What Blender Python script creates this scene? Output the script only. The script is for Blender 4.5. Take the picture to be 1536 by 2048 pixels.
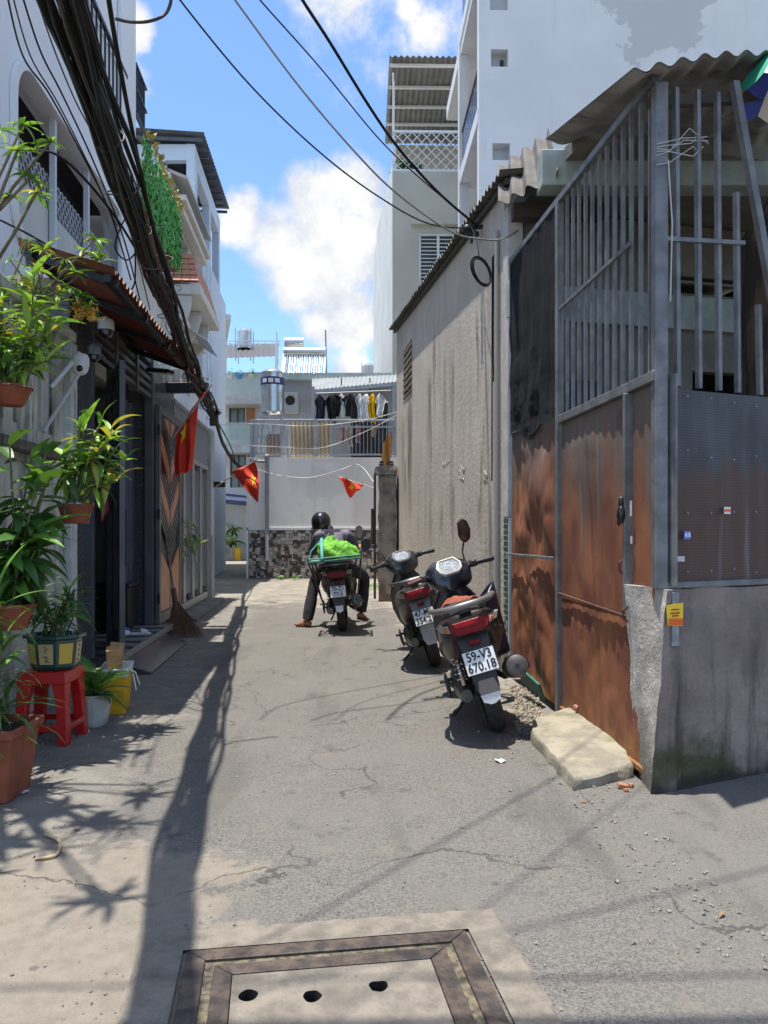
import bpy, bmesh, math, random
from mathutils import Vector, Matrix, Euler, noise
for _o in list(bpy.data.objects): bpy.data.objects.remove(_o)
scene = bpy.context.scene
COL = scene.collection
R = math.radians
rnd = random.Random(11)
# ------------------------------------------------------------------ camera
F = 1547.0; HZ = 1060.0; CX = 768.0; CAMH = 1.25      # photo pixels: focal length, horizon row, centre column; eye height in m
cam_d = bpy.data.cameras.new('camera'); cam = bpy.data.objects.new('camera', cam_d); COL.objects.link(cam)
cam.location = (0, 0, CAMH); cam.rotation_euler = (R(90), 0, 0)
cam_d.sensor_width = 36; cam_d.lens = F / 2048 * 36; cam_d.shift_y = (HZ - 1024) / 2048
cam_d.clip_end = 2000; cam_d.clip_start = 0.05
scene.camera = cam
scene.cycles.max_bounces = 7; scene.cycles.diffuse_bounces = 3; scene.cycles.glossy_bounces = 3; scene.cycles.adaptive_threshold = .02
scene.render.resolution_x = 768; scene.render.resolution_y = 1024
# ------------------------------------------------------------------ light
SUN = Vector((-0.14, -0.015, 1.0)).normalized()
SUN_STRENGTH = 2.4; SKY_STRENGTH = 0.15; EXPOSURE = 1.70
sd = bpy.data.lights.new('sun', 'SUN'); sun = bpy.data.objects.new('sun', sd); COL.objects.link(sun)
sd.energy = SUN_STRENGTH; sd.angle = R(0.53); sd.color = (1.0, 0.94, 0.85)
sun.location = (0, 0, 30); sun.rotation_euler = SUN.to_track_quat('Z', 'Y').to_euler()
vs = scene.view_settings
vs.view_transform = 'Standard'; vs.look = 'None'; vs.gamma = 1; vs.exposure = EXPOSURE; vs.use_curve_mapping = False
# ------------------------------------------------------------------ world: Nishita sky with cumulus clouds all round
W = bpy.data.worlds.new('World'); scene.world = W; W.use_nodes = True
wn = W.node_tree.nodes; wl = W.node_tree.links; wn.clear()
def wnode(t, **k):
    n = wn.new(t)
    for a, b in k.items(): setattr(n, a, b)
    return n
def wmath(op, a, b=None, c=None, clamp=False):
    n = wnode('ShaderNodeMath', operation=op); n.use_clamp = clamp
    for i, v in enumerate((a, b, c)):
        if v is None: continue
        if isinstance(v, (int, float)): n.inputs[i].default_value = v
        else: wl.new(v, n.inputs[i])
    return n.outputs[0]
sky = wnode('ShaderNodeTexSky', sky_type='NISHITA'); sky.sun_disc = False
sky.sun_elevation = math.asin(SUN.z); sky.sun_rotation = math.atan2(SUN.x, SUN.y)
sky.air_density = 1.0; sky.dust_density = 0.6; sky.ozone_density = 2.5; sky.altitude = 0
wtc = wnode('ShaderNodeTexCoord'); wdir = wtc.outputs['Generated']
def wnoise(scale, detail=6, rough=.55, off=0.0, lac=2.1):
    n = wnode('ShaderNodeTexNoise', noise_dimensions='4D'); wl.new(wdir, n.inputs['Vector'])
    n.inputs['W'].default_value = off; n.inputs['Scale'].default_value = scale; n.inputs['Detail'].default_value = detail
    n.inputs['Roughness'].default_value = rough; n.inputs['Lacunarity'].default_value = lac
    return n.outputs['Fac']
fld = None
for px, py, r in ((485, 440, 62), (560, 480, 80), (640, 430, 95), (700, 380, 72), (665, 520, 115), (600, 575, 82), (705, 640, 95), (640, 650, 60),
                  (735, 470, 75), (265, 60, 50), (250, 170, 62), (850, 60, 70), (815, 20, 50), (700, 740, 60), (330, 620, 90)):
    d = Vector(((px - CX) / F, 1, (HZ - py) / F)); L = d.length; d.normalize()
    vd = wnode('ShaderNodeVectorMath', operation='DISTANCE'); wl.new(wdir, vd.inputs[0]); vd.inputs[1].default_value = d
    v = wmath('SUBTRACT', 1.0, wmath('DIVIDE', vd.outputs['Value'], r / F / L * 1.1))
    fld = v if fld is None else wmath('SMOOTH_MAX', fld, v, 0.25)
big = wnoise(2.6, 3, .5, 4.3)
gen = wmath('MULTIPLY', wmath('SUBTRACT', big, 0.49), 6.0)      # unseen clouds round the rest of the sky, cover added for whiter fill light
fld = wmath('MAXIMUM', wmath('MAXIMUM', fld, gen), -1.0)
det = wnoise(15, 8, .62, 1.7)
det2 = wnoise(6, 5, .5, 7.1)
dens = wmath('ADD', fld, wmath('ADD', wmath('MULTIPLY', wmath('SUBTRACT', det, .5), 1.9), wmath('MULTIPLY', wmath('SUBTRACT', det2, .5), .9)))
def wramp(v, a, b):
    n = wnode('ShaderNodeMapRange', interpolation_type='SMOOTHSTEP'); wl.new(v, n.inputs['Value'])
    n.inputs['From Min'].default_value = a; n.inputs['From Max'].default_value = b
    return n.outputs['Result']
cover = wramp(dens, 0.02, 0.62)
core = wramp(wmath('ADD', wmath('MULTIPLY', dens, .6), wmath('MULTIPLY', wmath('SUBTRACT', wnoise(8, 6, .62, 3.3), .5), 3.6)), -0.35, 0.95)
cm = wnode('ShaderNodeMix', data_type='RGBA'); wl.new(core, cm.inputs['Factor'])
cm.inputs[6].default_value = (1.30, 1.46, 1.74, 1); cm.inputs[7].default_value = (2.48, 2.38, 2.24, 1)
tint = wnode('ShaderNodeMix', data_type='RGBA', blend_type='MULTIPLY'); tint.inputs['Factor'].default_value = 1
wl.new(sky.outputs[0], tint.inputs[6]); tint.inputs[7].default_value = (.42, .49, .565, 1)
skm = wnode('ShaderNodeMix', data_type='RGBA'); wl.new(cover, skm.inputs['Factor']); wl.new(tint.outputs[2], skm.inputs[6]); wl.new(cm.outputs[2], skm.inputs[7])
bg = wnode('ShaderNodeBackground'); wl.new(skm.outputs[2], bg.inputs['Color']); bg.inputs['Strength'].default_value = SKY_STRENGTH
wo = wnode('ShaderNodeOutputWorld'); wl.new(bg.outputs[0], wo.inputs['Surface'])

# ------------------------------------------------------------------ helpers
def P(px, py, Y): return Vector(((px - CX) * Y / F, Y, CAMH + (HZ - py) * Y / F))
def G(px, py, z=0.0):
    Y = (CAMH - z) * F / (py - HZ); return Vector(((px - CX) * Y / F, Y, z))
def V(*a): return Vector(a)
OFF = {}
def tag(o, label=None, cat=None, group=None, kind=None):
    if label: o['label'] = label
    if cat: o['category'] = cat
    if group: o['group'] = group
    if kind: o['kind'] = kind
    return o
def thing(name, label, cat, loc, group=None, rot=(0, 0, 0)):
    o = bpy.data.objects.new(name, None); COL.objects.link(o); o.location = loc; o.rotation_euler = rot
    o.empty_display_size = .1
    OFF[o.name] = Vector(loc) if rot == (0, 0, 0) else Vector((0, 0, 0))
    return tag(o, label, cat, group)
class MB:
    def __init__(s): s.v = []; s.f = []; s.m = []; s.mi = 0
    def add(s, vs, fs):
        b = len(s.v); s.v += [Vector(v) for v in vs]
        for f in fs: s.f.append([b + i for i in f]); s.m.append(s.mi)
        return s
    def hexa(s, p):      # p: 4 bottom (ccw from above) + 4 top
        return s.add(p, [(3, 2, 1, 0), (4, 5, 6, 7), (0, 1, 5, 4), (1, 2, 6, 5), (2, 3, 7, 6), (3, 0, 4, 7)])
    def box(s, c, d, rot=None):
        c = Vector(c); x, y, z = d[0] / 2, d[1] / 2, d[2] / 2
        p = [V(-x, -y, -z), V(x, -y, -z), V(x, y, -z), V(-x, y, -z), V(-x, -y, z), V(x, -y, z), V(x, y, z), V(-x, y, z)]
        if rot is not None:
            M = rot if isinstance(rot, Matrix) else Euler(rot).to_matrix()
            p = [M @ q for q in p]
        return s.hexa([q + c for q in p])
    def bar(s, a, b, w, h=None, up=(0, 0, 1)):      # square bar from a to b
        a = Vector(a); b = Vector(b); h = h or w; d = (b - a).normalized(); u = Vector(up)
        if abs(d.dot(u)) > .99: u = Vector((0, 1, 0))
        sx = d.cross(u).normalized() * w / 2; sy = sx.cross(d).normalized() * h / 2
        return s.hexa([a - sx - sy, a + sx - sy, b + sx - sy, b - sx - sy, a - sx + sy, a + sx + sy, b + sx + sy, b - sx + sy])
    def tube(s, pts, r, n=8, cap=True):
        pts = [Vector(p) for p in pts]; k = len(pts); rs = r if isinstance(r, (list, tuple)) else [r] * k
        rings = []; nrm = None
        for i, p in enumerate(pts):
            t = (pts[min(i + 1, k - 1)] - pts[max(i - 1, 0)])
            t = t.normalized() if t.length > 1e-9 else V(0, 0, 1)
            if nrm is None: nrm = t.orthogonal().normalized()
            else:
                nrm = nrm - t * nrm.dot(t); nrm = nrm.normalized() if nrm.length > 1e-6 else t.orthogonal().normalized()
            bn = t.cross(nrm)
            rings.append([p + (nrm * math.cos(2 * math.pi * j / n) + bn * math.sin(2 * math.pi * j / n)) * rs[i] for j in range(n)])
        return s.loft(rings, cap)
    def loft(s, rings, cap=True, closed=True):
        n = len(rings[0]); b = len(s.v)
        for r in rings: s.v += [Vector(v) for v in r]
        for i in range(len(rings) - 1):
            for j in range(n if closed else n - 1):
                k = (j + 1) % n
                s.f.append([b + i * n + j, b + i * n + k, b + (i + 1) * n + k, b + (i + 1) * n + j]); s.m.append(s.mi)
        if cap and closed:
            s.f.append([b + j for j in range(n)][::-1]); s.m.append(s.mi)
            s.f.append([b + (len(rings) - 1) * n + j for j in range(n)]); s.m.append(s.mi)
        return s
    def lathe(s, prof, c=(0, 0, 0), n=24, M=None, cap=True):      # prof: (r, z)
        c = Vector(c); rings = []
        for r, z in prof:
            ring = [V(r * math.cos(2 * math.pi * j / n), r * math.sin(2 * math.pi * j / n), z) for j in range(n)]
            if M is not None: ring = [M @ q for q in ring]
            rings.append([q + c for q in ring])
        return s.loft(rings, cap)
    def prism(s, outline, d):      # planar outline (3D points) pushed by vector d
        o = [Vector(p) for p in outline]; d = Vector(d); n = len(o)
        return s.add(o + [p + d for p in o], [tuple(range(n))[::-1], tuple(range(n, 2 * n))] + [(i, (i + 1) % n, n + (i + 1) % n, n + i) for i in range(n)])
    def grid(s, fn, nu, nv):
        b = len(s.v)
        for i in range(nu + 1):
            for j in range(nv + 1): s.v.append(Vector(fn(i / nu, j / nv)))
        for i in range(nu):
            for j in range(nv):
                q = b + i * (nv + 1) + j
                s.f.append([q, q + nv + 1, q + nv + 2, q + 1]); s.m.append(s.mi)
        return s
    def ball(s, c, r, n=12, m=8, M=None):
        r = r if isinstance(r, (tuple, list)) else (r, r, r); rings = []
        for i in range(m + 1):
            a = math.pi * i / m - math.pi / 2; ca = max(math.cos(a), 1e-3)
            ring = [V(r[0] * ca * math.cos(2 * math.pi * j / n), r[1] * ca * math.sin(2 * math.pi * j / n), r[2] * math.sin(a)) for j in range(n)]
            if M is not None: ring = [M @ q for q in ring]
            rings.append([q + Vector(c) for q in ring])
        return s.loft(rings)
    def mesh(s, name, mats, off=None, smooth=None, bevel=0, thick=0):
        me = bpy.data.meshes.new(name)
        off = Vector(off) if off is not None else V(0, 0, 0)
        me.from_pydata([v - off for v in s.v], [], s.f)
        mats = mats if isinstance(mats, (list, tuple)) else [mats]
        for m in mats: me.materials.append(m)
        if len(mats) > 1: me.polygons.foreach_set('material_index', s.m)
        bm = bmesh.new(); bm.from_mesh(me)
        if bevel:
            bmesh.ops.bevel(bm, geom=bm.edges[:], offset=bevel, segments=2 if bevel > .012 else 1, affect='EDGES', clamp_overlap=True)
        bmesh.ops.recalc_face_normals(bm, faces=bm.faces[:])
        bm.to_mesh(me); bm.free()
        if smooth is not None:
            me.polygons.foreach_set('use_smooth', [True] * len(me.polygons)); me.set_sharp_from_angle(angle=R(smooth))
        return me
    def build(s, name, mats, parent=None, smooth=None, bevel=0, local=False, label=None, cat=None, group=None, kind=None, base=None):
        if parent is not None: off = V(0, 0, 0) if local else OFF[parent.name]
        else:
            if base is not None: off = Vector(base)
            else:
                xs = [v.x for v in s.v]; ys = [v.y for v in s.v]; zs = [v.z for v in s.v]
                off = V((min(xs) + max(xs)) / 2, (min(ys) + max(ys)) / 2, min(zs))
        me = s.mesh(name, mats, off, smooth, bevel)
        o = bpy.data.objects.new(name, me); COL.objects.link(o)
        if parent is not None: o.parent = parent; OFF[o.name] = off
        else: o.location = off; OFF[o.name] = off
        return tag(o, label, cat, group, kind)
def inst(name, me, parent, loc, rot=(0, 0, 0), scale=(1, 1, 1), local=False):
    o = bpy.data.objects.new(name, me); COL.objects.link(o)
    if parent is not None: o.parent = parent
    off = OFF[parent.name] if parent is not None and not local else V(0, 0, 0)
    o.location = Vector(loc) - off; o.rotation_euler = rot; o.scale = scale
    OFF[o.name] = OFF[parent.name] if parent is not None else V(0, 0, 0)
    return o
class Line:      # a vertical wall plane over the ground line p0 -> p1; n>0 is to the left of the direction of travel
    def __init__(s, p0, p1):
        s.p = Vector((p0[0], p0[1], 0)); q = Vector((p1[0], p1[1], 0)); s.len = (q - s.p).length
        s.d = (q - s.p).normalized(); s.n = Vector((-s.d.y, s.d.x, 0)); s.ang = math.atan2(s.d.y, s.d.x)
    def pt(s, a, n=0, z=0): return s.p + s.d * a + s.n * n + V(0, 0, z)
    def at(s, px, n=0):      # distance along the line where photo column px meets it
        k = (px - CX) / F; o = s.p + s.n * n
        return (k * o.y - o.x) / (s.d.x - k * s.d.y)
    def z(s, px, py, n=0):
        y = s.pt(s.at(px, n), n).y; return CAMH + (HZ - py) * y / F
    def box(s, mb, a0, a1, n0, n1, z0, z1):
        return mb.hexa([s.pt(a0, n0, z0), s.pt(a1, n0, z0), s.pt(a1, n1, z0), s.pt(a0, n1, z0), s.pt(a0, n0, z1), s.pt(a1, n0, z1), s.pt(a1, n1, z1), s.pt(a0, n1, z1)])
def wall_open(mb, ln, a0, a1, n0, n1, z0, z1, holes):      # wall slab with rectangular openings (a0,a1,z0,z1)
    As = sorted(set([a0, a1] + [h for q in holes for h in q[:2]])); Zs = sorted(set([z0, z1] + [h for q in holes for h in q[2:]]))
    for i in range(len(As) - 1):
        j = 0
        while j < len(Zs) - 1:
            am = (As[i] + As[i + 1]) / 2; inside = lambda zz: any(q[0] < am < q[1] and q[2] < zz < q[3] for q in holes)
            if inside((Zs[j] + Zs[j + 1]) / 2): j += 1; continue
            k = j
            while k < len(Zs) - 1 and not inside((Zs[k] + Zs[k + 1]) / 2): k += 1
            ln.box(mb, As[i], As[i + 1], n0, n1, Zs[j], Zs[k]); j = k
# ------------------------------------------------------------------ materials
MATS = {}
def mat(name, c, c2=None, scale=3.0, rough=.8, metal=0.0, bump=0.0, bscale=30.0, streak=None, dirt=None, spec=.5, detail=6, lo=.35, hi=.65, trans=0, alpha=1, extra=None, stretch=(1, 1, 1), coat=0):
    """c/c2 mixed by noise; streak=(colour, amount, density): vertical runs; dirt=(colour, height, amount): splashed foot of a wall"""
    if name in MATS: return MATS[name]
    m = bpy.data.materials.new(name); m.use_nodes = True; MATS[name] = m
    N = m.node_tree.nodes; L = m.node_tree.links; b = N['Principled BSDF']
    def nd(t, **k):
        n = N.new(t)
        for a, v in k.items(): setattr(n, a, v)
        return n
    tc = nd('ShaderNodeTexCoord'); geo = nd('ShaderNodeNewGeometry')
    def noi(vec, sc, de=6, ro=.55):
        n = nd('ShaderNodeTexNoise'); L.new(vec, n.inputs['Vector']); n.inputs['Scale'].default_value = sc; n.inputs['Detail'].default_value = de; n.inputs['Roughness'].default_value = ro
        return n.outputs['Fac']
    def mp(vec, s):
        n = nd('ShaderNodeMapping'); L.new(vec, n.inputs['Vector']); n.inputs['Scale'].default_value = s; return n.outputs[0]
    def rng(v, a, d, c0=0, c1=1):
        n = nd('ShaderNodeMapRange', interpolation_type='SMOOTHSTEP'); L.new(v, n.inputs['Value'])
        for k, q in (('From Min', a), ('From Max', d), ('To Min', c0), ('To Max', c1)): n.inputs[k].default_value = q
        return n.outputs[0]
    def mix(f, a, d, bt='MIX'):
        n = nd('ShaderNodeMix', data_type='RGBA', blend_type=bt)
        for i, v in ((0, f), (6, a), (7, d)):
            if hasattr(v, 'is_linked') or hasattr(v, 'links'): L.new(v, n.inputs[i])
            elif i == 0: n.inputs[0].default_value = v
            else: n.inputs[i].default_value = (*v[:3], 1)
        return n.outputs[2]
    pos = geo.outputs['Position']; vec = mp(pos, stretch) if stretch != (1, 1, 1) else pos
    col = None
    if c2 is not None: col = mix(rng(noi(vec, scale, detail), lo, hi), c, c2)
    if streak:
        sc, amt, de = streak
        f = rng(noi(mp(pos, (de, de, de * .05)), 1.0, 5, .6), .52, .72, 0, amt)
        f2 = rng(noi(pos, 1.3, 3), .35, .6); mm = nd('ShaderNodeMath', operation='MULTIPLY'); L.new(f, mm.inputs[0]); L.new(f2, mm.inputs[1])
        col = mix(mm.outputs[0], col if col is not None else c, sc)
    if dirt:
        dc, hgt, amt = dirt
        sp = nd('ShaderNodeSeparateXYZ'); L.new(pos, sp.inputs[0])
        ad = nd('ShaderNodeMath', operation='MULTIPLY_ADD'); L.new(noi(pos, 4, 6), ad.inputs[0]); ad.inputs[1].default_value = -hgt * 1.6; L.new(sp.outputs['Z'], ad.inputs[2])
        col = mix(rng(ad.outputs[0], -hgt * .9, hgt * .35, amt, 0), col if col is not None else c, dc)
    if extra: col = extra(nd, L, noi, mp, rng, mix, pos, col if col is not None else c, tc)
    if col is None: b.inputs['Base Color'].default_value = (*c, 1)
    else: L.new(col, b.inputs['Base Color'])
    b.inputs['Roughness'].default_value = rough; b.inputs['Metallic'].default_value = metal
    b.inputs['Specular IOR Level'].default_value = spec
    if coat: b.inputs['Coat Weight'].default_value = coat; b.inputs['Coat Roughness'].default_value = .08
    if trans: b.inputs['Transmission Weight'].default_value = trans
    if alpha < 1: b.inputs['Alpha'].default_value = alpha
    if bump:
        bn = nd('ShaderNodeBump'); bn.inputs['Strength'].default_value = bump; bn.inputs['Distance'].default_value = .02
        L.new(noi(pos, bscale, 5, .6), bn.inputs['Height']); L.new(bn.outputs[0], b.inputs['Normal'])
    return m
def text_mesh(name, txt, size, m, parent, loc, rot, local=True, align='CENTER', depth=.0008, spacing=1.0):
    cu = bpy.data.curves.new(name, 'FONT'); cu.body = txt; cu.size = size; cu.align_x = align; cu.align_y = 'CENTER'; cu.extrude = depth; cu.resolution_u = 3; cu.space_character = spacing; cu.offset = size * .02
    t = bpy.data.objects.new(name, cu); COL.objects.link(t); bpy.context.view_layer.update()
    me = bpy.data.meshes.new_from_object(t.evaluated_get(bpy.context.evaluated_depsgraph_get())); bpy.data.objects.remove(t); me.materials.clear(); me.materials.append(m)
    return inst(name, me, parent, loc, rot, local=local)
def corrug(mb, A, B, C, D, waves, amp, nv=2, thick=.006, sag=0.0, per=6, jag=0.0):
    """corrugated sheet: A-B is one edge crossed by the waves, D-C the other; ribs run A->D"""
    A, B, C, D = map(Vector, (A, B, C, D)); nrm = (B - A).cross(D - A).normalized()
    if nrm.z < 0: nrm = -nrm
    r2 = random.Random(int(abs(A.x * 1000 + A.y * 77)))
    jj = [r2.uniform(-jag, jag) for _ in range(waves * per + 2)]
    for side in (0, 1):
        def fn(u, v):
            p = (A.lerp(B, u)).lerp(D.lerp(C, u), v)
            w = amp * math.cos(2 * math.pi * waves * u) + sag * math.sin(math.pi * u) * (1 - v) + jj[int(u * waves)] * (1 - v)
            return p + nrm * (w - side * thick)
        mb.grid(fn, waves * per, nv)
    return mb
# ================================================================== GROUND
def ground_extra(nd, L, noi, mp, rng, mix, pos, col, tc):
    def mth(op, a, b=None, c=None):
        n = nd('ShaderNodeMath', operation=op)
        for i, v in enumerate((a, b, c)):
            if v is None: continue
            if isinstance(v, (int, float)): n.inputs[i].default_value = v
            else: L.new(v, n.inputs[i])
        return n.outputs[0]
    sp = nd('ShaderNodeSeparateXYZ'); L.new(pos, sp.inputs[0]); X, Y = sp.outputs[0], sp.outputs[1]
    vo = nd('ShaderNodeTexVoronoi'); L.new(pos, vo.inputs['Vector']); vo.inputs['Scale'].default_value = 175; vo.inputs['Randomness'].default_value = 1
    sv = nd('ShaderNodeSeparateColor'); L.new(vo.outputs['Color'], sv.inputs[0])
    grain = rng(sv.outputs[0], .05, .95)
    fine = rng(noi(pos, 260, 3), .35, .65)
    asp = mix(grain, (.108, .102, .094), (.212, .201, .184))
    asp = mix(mth('MULTIPLY', fine, .35), asp, (.085, .08, .074))
    asp = mix(rng(noi(pos, 1.1, 6), .40, .66, 0, .6), asp, (.165, .156, .142))
    asp = mix(rng(noi(mp(pos, (2.2, .35, 1)), 1.3, 5), .52, .68, 0, .55), asp, (.092, .088, .083))
    asp = mix(rng(noi(pos, 4.2, 7, .65), .57, .70, 0, .6), asp, (.07, .066, .06))
    n1 = noi(pos, 1.7, 6, .62); n2 = noi(pos, 14, 5, .7); n3 = noi(pos, 3.1, 5, .6)
    conc = mix(rng(noi(pos, 6, 8, .6), .3, .7), (.27, .255, .225), (.175, .165, .148))
    conc = mix(rng(noi(pos, 60, 4), .45, .7, 0, .45), conc, (.15, .14, .125))
    sand = mix(rng(n2, .35, .65), (.28, .238, .178), (.18, .162, .135))
    # sand and cement dust lying over the asphalt
    dust = mth('ADD', mth('MULTIPLY', mth('SUBTRACT', n3, .5), 1.7), mth('MULTIPLY', mth('SUBTRACT', n2, .5), 1.6))
    asp = mix(rng(dust, .14, .5, 0, .6), asp, sand)
    edgen = mth('ADD', mth('MULTIPLY', mth('SUBTRACT', n1, .5), 1.5), mth('MULTIPLY', mth('SUBTRACT', n2, .5), .55))
    # cement margins: along the left houses, under the parked scooters, and the far cross alley
    left = mth('SUBTRACT', mth('MULTIPLY_ADD', Y, -.085, -.98), X)
    left = rng(mth('ADD', left, edgen), -.05, .14)
    right = mth('ADD', mth('ADD', X, mth('MULTIPLY', Y, .11)), -1.38)
    right = mth('MULTIPLY', rng(mth('ADD', right, edgen), -.02, .12), rng(mth('ADD', Y, edgen), 4.9, 5.6))
    far = rng(mth('ADD', Y, mth('MULTIPLY', edgen, 4)), 12.3, 13.6)
    nearl = mth('MULTIPLY', rng(mth('ADD', mth('MULTIPLY', X, -1), mth('MULTIPLY', edgen, .8)), .42, .5), rng(mth('ADD', Y, mth('MULTIPLY', edgen, .9)), 3.05, 2.9))
    tan = mix(rng(n2, .3, .7), (.285, .248, .20), (.19, .17, .14))
    col = mix(mth('MULTIPLY', left, mth('MULTIPLY_ADD', n2, .9, .25)), asp, conc)
    col = mix(mth('MULTIPLY', right, .8), col, mix(rng(n2, .35, .6), (.37, .335, .27), (.2, .183, .158)))
    col = mix(mth('MULTIPLY', far, .8), col, mix(rng(n3, .35, .65), (.33, .30, .24), (.215, .20, .173)))
    col = mix(mth('MULTIPLY', nearl, mth('MULTIPLY_ADD', n2, 1.0, .35)), col, tan)
    # cracks
    vc = nd('ShaderNodeTexVoronoi', feature='DISTANCE_TO_EDGE'); vm = nd('ShaderNodeVectorMath', operation='ADD'); L.new(pos, vm.inputs[0])
    nv = nd('ShaderNodeTexNoise'); L.new(pos, nv.inputs['Vector']); nv.inputs['Scale'].default_value = 2.2; nv.inputs['Detail'].default_value = 6
    vs2 = nd('ShaderNodeVectorMath', operation='SCALE'); L.new(nv.outputs['Color'], vs2.inputs[0]); vs2.inputs['Scale'].default_value = .9; L.new(vs2.outputs[0], vm.inputs[1])
    L.new(vm.outputs[0], vc.inputs['Vector']); vc.inputs['Scale'].default_value = .55
    crack = mth('MULTIPLY', rng(vc.outputs['Distance'], .0055, .002), rng(noi(pos, .9, 3), .44, .5))
    col = mix(mth('MULTIPLY', crack, .7), col, (.05, .047, .043))
    # oil and gum spots
    vs3 = nd('ShaderNodeTexVoronoi'); L.new(pos, vs3.inputs['Vector']); vs3.inputs['Scale'].default_value = 3.4
    col = mix(rng(vs3.outputs['Distance'], .055, .04, 0, .55), col, (.06, .058, .055))
    return col
m_ground = mat('ground_asphalt', (.16, .155, .145), rough=.9, bump=.55, bscale=130, extra=ground_extra, spec=.25)
DU = V(.827, .12, 0).normalized(); DV = V(-DU.y, DU.x, 0); DC = V(-.577, 2.27, 0) + DU * .418 - DV * .418      # drain cover centre
def D(u, v, z=0): return DC + DU * u + DV * v + V(0, 0, z)
g = MB(); hs = .345
big = [V(-160, -40, 0), V(160, -40, 0), V(160, 260, 0), V(-160, 260, 0)]; hol = [D(-hs, -hs), D(hs, -hs), D(hs, hs), D(-hs, hs)]
g.add(big + hol, [(0, 1, 5, 4), (1, 2, 6, 5), (2, 3, 7, 6), (3, 0, 4, 7)])
g.build('ground', m_ground, kind='structure', base=(0, 0, 0))
pit = MB()
pit.add(hol + [q - V(0, 0, .6) for q in hol], [(0, 1, 5, 4), (1, 2, 6, 5), (2, 3, 7, 6), (3, 0, 4, 7), (4, 5, 6, 7)])
pit.build('drain_pit', mat('pit_mud', (.03, .027, .022), rough=.9), kind='structure')
def tan_extra(nd, L, noi, mp, rng, mix, pos, col, tc):
    col = mix(rng(noi(pos, 9, 8, .65), .35, .7), (.235, .208, .172), (.135, .122, .104))
    col = mix(rng(noi(pos, 70, 4), .55, .75, 0, .55), col, (.13, .118, .1))
    return mix(rng(noi(pos, 2.3, 5), .55, .7, 0, .4), col, (.17, .155, .135))
m_patch = mat('patch_cement', (.3, .26, .2), rough=.9, bump=.45, bscale=90, extra=tan_extra, spec=.2)
# cement apron round the drain, broken outer edge
ap = MB(); rr = random.Random(4)
def ring(h, j, z, n=22):
    pts = []
    for (a, b) in (((-1, -1), (1, -1)), ((1, -1), (1, 1)), ((1, 1), (-1, 1)), ((-1, 1), (-1, -1))):
        for i in range(n):
            t = i / n; u = a[0] + (b[0] - a[0]) * t; v = a[1] + (b[1] - a[1]) * t
            pts.append(D(u * h[0 if u > 0 else 1] * (1 + rr.uniform(-j, j)), v * h[2] * (1 + rr.uniform(-j, j)) , z))
    return pts
ap.loft([ring((.555, .565, .56), .009, .001, 44), ring((.545, .555, .55), .009, .008, 44), ring((.432, .432, .432), .0, .010, 44)], cap=False)
ap.build('cement_apron', m_patch, kind='structure', base=DC)
dc = thing('drain_cover', 'concrete drain cover with dark steel edging and three holes set in the lane', 'drain cover', DC)
m_dsteel = mat('drain_steel', (.055, .045, .042), (.12, .092, .072), scale=22, rough=.6, metal=.4, bump=.2, bscale=70)
for i, (h0, h1, zt) in enumerate(((.418, .362, .016), (.335, .283, .014))):      # outer fixed frame, inner frame on the slab
    for s_ in range(4):
        cs = [(-1, -1), (1, -1), (1, 1), (-1, 1)]; a, b_ = cs[s_], cs[(s_ + 1) % 4]
        fr = MB(); p = [D(a[0] * h0, a[1] * h0), D(b_[0] * h0, b_[1] * h0), D(b_[0] * h1, b_[1] * h1), D(a[0] * h1, a[1] * h1)]
        sh = .002; cen = sum(p, V(0, 0, 0)) / 4; p = [q + (cen - q).normalized() * sh for q in p]
        fr.hexa([q + V(0, 0, -.02) for q in p] + [q + V(0, 0, zt) for q in p])
        fr.build('frame_bar', m_dsteel, dc, bevel=.002)
gp = MB()      # gritty joint between the two frames
for s_ in range(4):
    cs = [(-1, -1), (1, -1), (1, 1), (-1, 1)]; a, b_ = cs[s_], cs[(s_ + 1) % 4]
    gp.add([D(a[0] * .364, a[1] * .364, .006), D(b_[0] * .364, b_[1] * .364, .006), D(b_[0] * .333, b_[1] * .333, .006), D(a[0] * .333, a[1] * .333, .006)], [(0, 1, 2, 3)])
gp.build('joint', mat('joint_grit', (.2, .17, .11), (.06, .055, .045), scale=40, rough=.95, bump=.6, bscale=120), dc)
sl = MB()      # slab with three worn holes
holes = []
for px, py in ((497, 1996), (624, 1997), (757, 1977)):
    q = G(px, py) - DC; holes.append((q.dot(DU), q.dot(DV)))
us = [-.281]; 
cell = .045
hv = sum(h[1] for h in holes) / 3
def slabq(u0, u1, v0, v1): sl.add([D(u0, v0, .010), D(u1, v0, .010), D(u1, v1, .010), D(u0, v1, .010)], [(0, 1, 2, 3)])
cuts = []
prev = -.281
for (hu, hvv) in holes:
    slabq(prev, hu - cell, -.281, .281); slabq(hu - cell, hu + cell, -.281, hvv - cell); slabq(hu - cell, hu + cell, hvv + cell, .281)
    n = 20; outer = []; inner = []; low = []
    for i in range(n):
        a = 2 * math.pi * i / n + math.pi / 4; c_, s_ = math.cos(a), math.sin(a); k = cell / max(abs(c_), abs(s_)); rad = .026 * (1 + .22 * noise.noise(V(c_ * 1.3 + hu * 30, s_ * 1.3, 2)))
        outer.append(D(hu + c_ * k, hvv + s_ * k, .010)); inner.append(D(hu + c_ * rad, hvv + s_ * rad, .007)); low.append(D(hu + c_ * rad * .8, hvv + s_ * rad * .8, -.30))
    sl.mi = 0; sl.loft([outer, inner], cap=False); sl.mi = 1; sl.loft([inner, low], cap=False); sl.mi = 0; prev = hu + cell
slabq(prev, .281, -.281, .281)
sl.build('slab', [m_patch, mat('hole_shade', (.018, .016, .013), rough=.95)], dc)  # hole sides coloured near black for the shade inside them
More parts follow.
